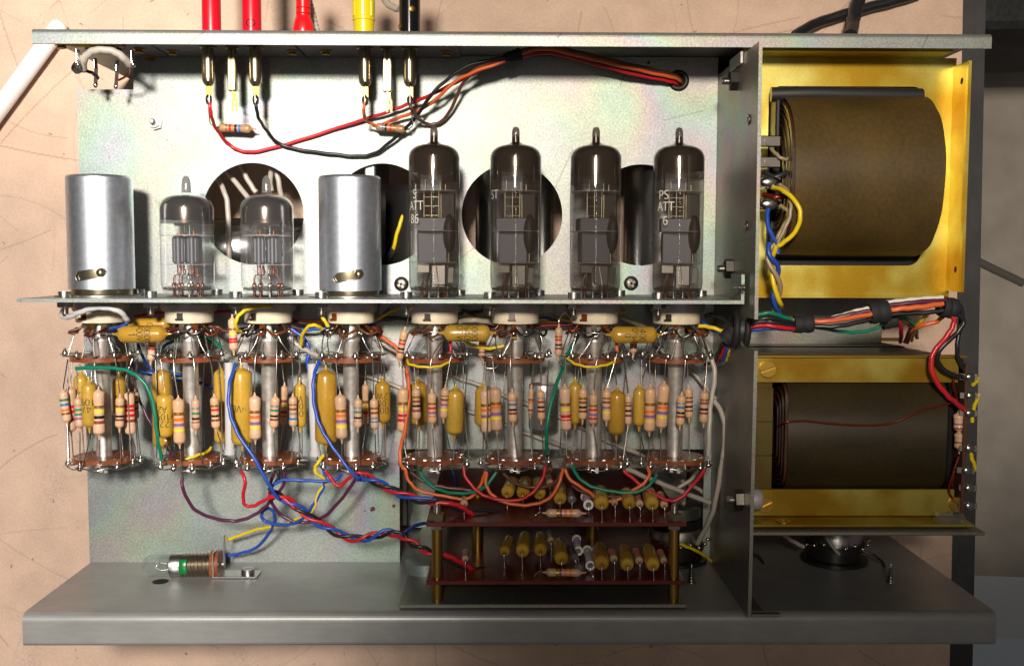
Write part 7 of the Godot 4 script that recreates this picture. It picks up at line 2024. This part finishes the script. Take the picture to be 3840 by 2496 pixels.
	wire("red", 1.0, "red wire curving from the right harness to the terminal strip", [v(184.5, 58, 21.2), v(186.8, 58, 24.7), v(186.6, 58, 27.9), v(183.8, 58, 32.7), v(179.7, 58, 37.6), v(178.2, 58, 42.4), v(179.5, 58, 48.9), v(185.1, 57, 56.1), v(190.4, 55, 60.1), v(195.7, 52, 63.9)])
	wire("black", 1.0, "black wire curving from the right harness to the terminal strip", [v(186.1, 58, 21.5), v(190, 58, 24.1), v(190.9, 58, 26.8), v(188.1, 58, 31.1), v(182.9, 58, 36), v(181, 57, 40.4), v(183.4, 55, 44.9), v(188.3, 54, 48.3), v(195.2, 52, 49.9)])
	wire("black", .9, "black wire dropping straight to the top of the terminal strip", [v(189.4, 54, 17.9), v(192, 54, 21.7), v(191.8, 53, 28.8), v(190.9, 53, 37.5), v(192.5, 52, 43), v(195.4, 52, 47.4)])
	wire("green", .8, "green wire bending off the harness into the lower transformer", [v(164.2, 48, 24.8), v(169.2, 48, 24.5), v(174.7, 44, 26.7), v(180, 36, 30), v(191.6, 10, 36.5)])
	wire("red", .9, "red wire bending off the harness into the lower transformer", [v(166.7, 46, 26.3), v(170, 44, 27.8), v(174, 36, 32.2), v(181.6, 16, 37.8)])
	wire("brown", .8, "brown wire bending off the harness into the lower transformer", [v(169.5, 46, 26), v(174.7, 42, 27.9), v(178.5, 34, 31.2), v(185.9, 10, 38.3)])
	wire("orange", .9, "orange wire bending off the harness into the lower transformer", [v(185.9, 50, 24.3), v(183.6, 48, 26.9), v(178.9, 46, 28.4), v(178.1, 38, 31.5), v(186.3, 12, 38.4)])
	wire("yellow", .8, "yellow wire bending off the harness into the lower transformer", [v(180.1, 48, 23.7), v(178.3, 46, 26.5), v(179.7, 36, 31.1), v(189.2, 10, 37.7)])
	wire("yellow", .95, "yellow wire bowing out from the upper transformer terminals", [v(114.6, 42, -29.7), v(117.7, 50, -27.6), v(121.8, 54, -22.6), v(123.4, 55, -17.5), v(122.1, 54, -11.2), v(118.2, 52, -6.7), v(115.3, 50, -4.5)])
	wire("blue", .95, "blue wire hanging from the upper transformer terminals", [v(112.9, 44, -20.5), v(112.2, 46, -14.6), v(113.7, 48, -9.3), v(115.6, 50, -5.5), v(115.7, 50, -1.6)])
	wire("clear_braid", .8, "braided lead bowing beside the yellow wire at the upper transformer", [v(117.2, 42, -31.3), v(119.8, 47, -28.1), v(120.7, 50, -22.8), v(120.2, 51, -17), v(117.8, 51, -11.2), v(115.6, 50, -6.1)])
	wire("clear_braid", .8, "second braided lead bowing at the upper transformer", [v(117.3, 42, -22.5), v(120.4, 46, -19.8), v(120.4, 48, -16.5), v(117.6, 49, -11.9), v(115.2, 49, -6.8), v(113.6, 49, -3.5)])
	wire("clear_braid", .75, "black braided lead from the upper terminal lug into the winding", [v(114.6, 38, -46.9), v(116.6, 42, -43.3), v(119.3, 43, -41.3), v(123.8, 41, -42.1)])
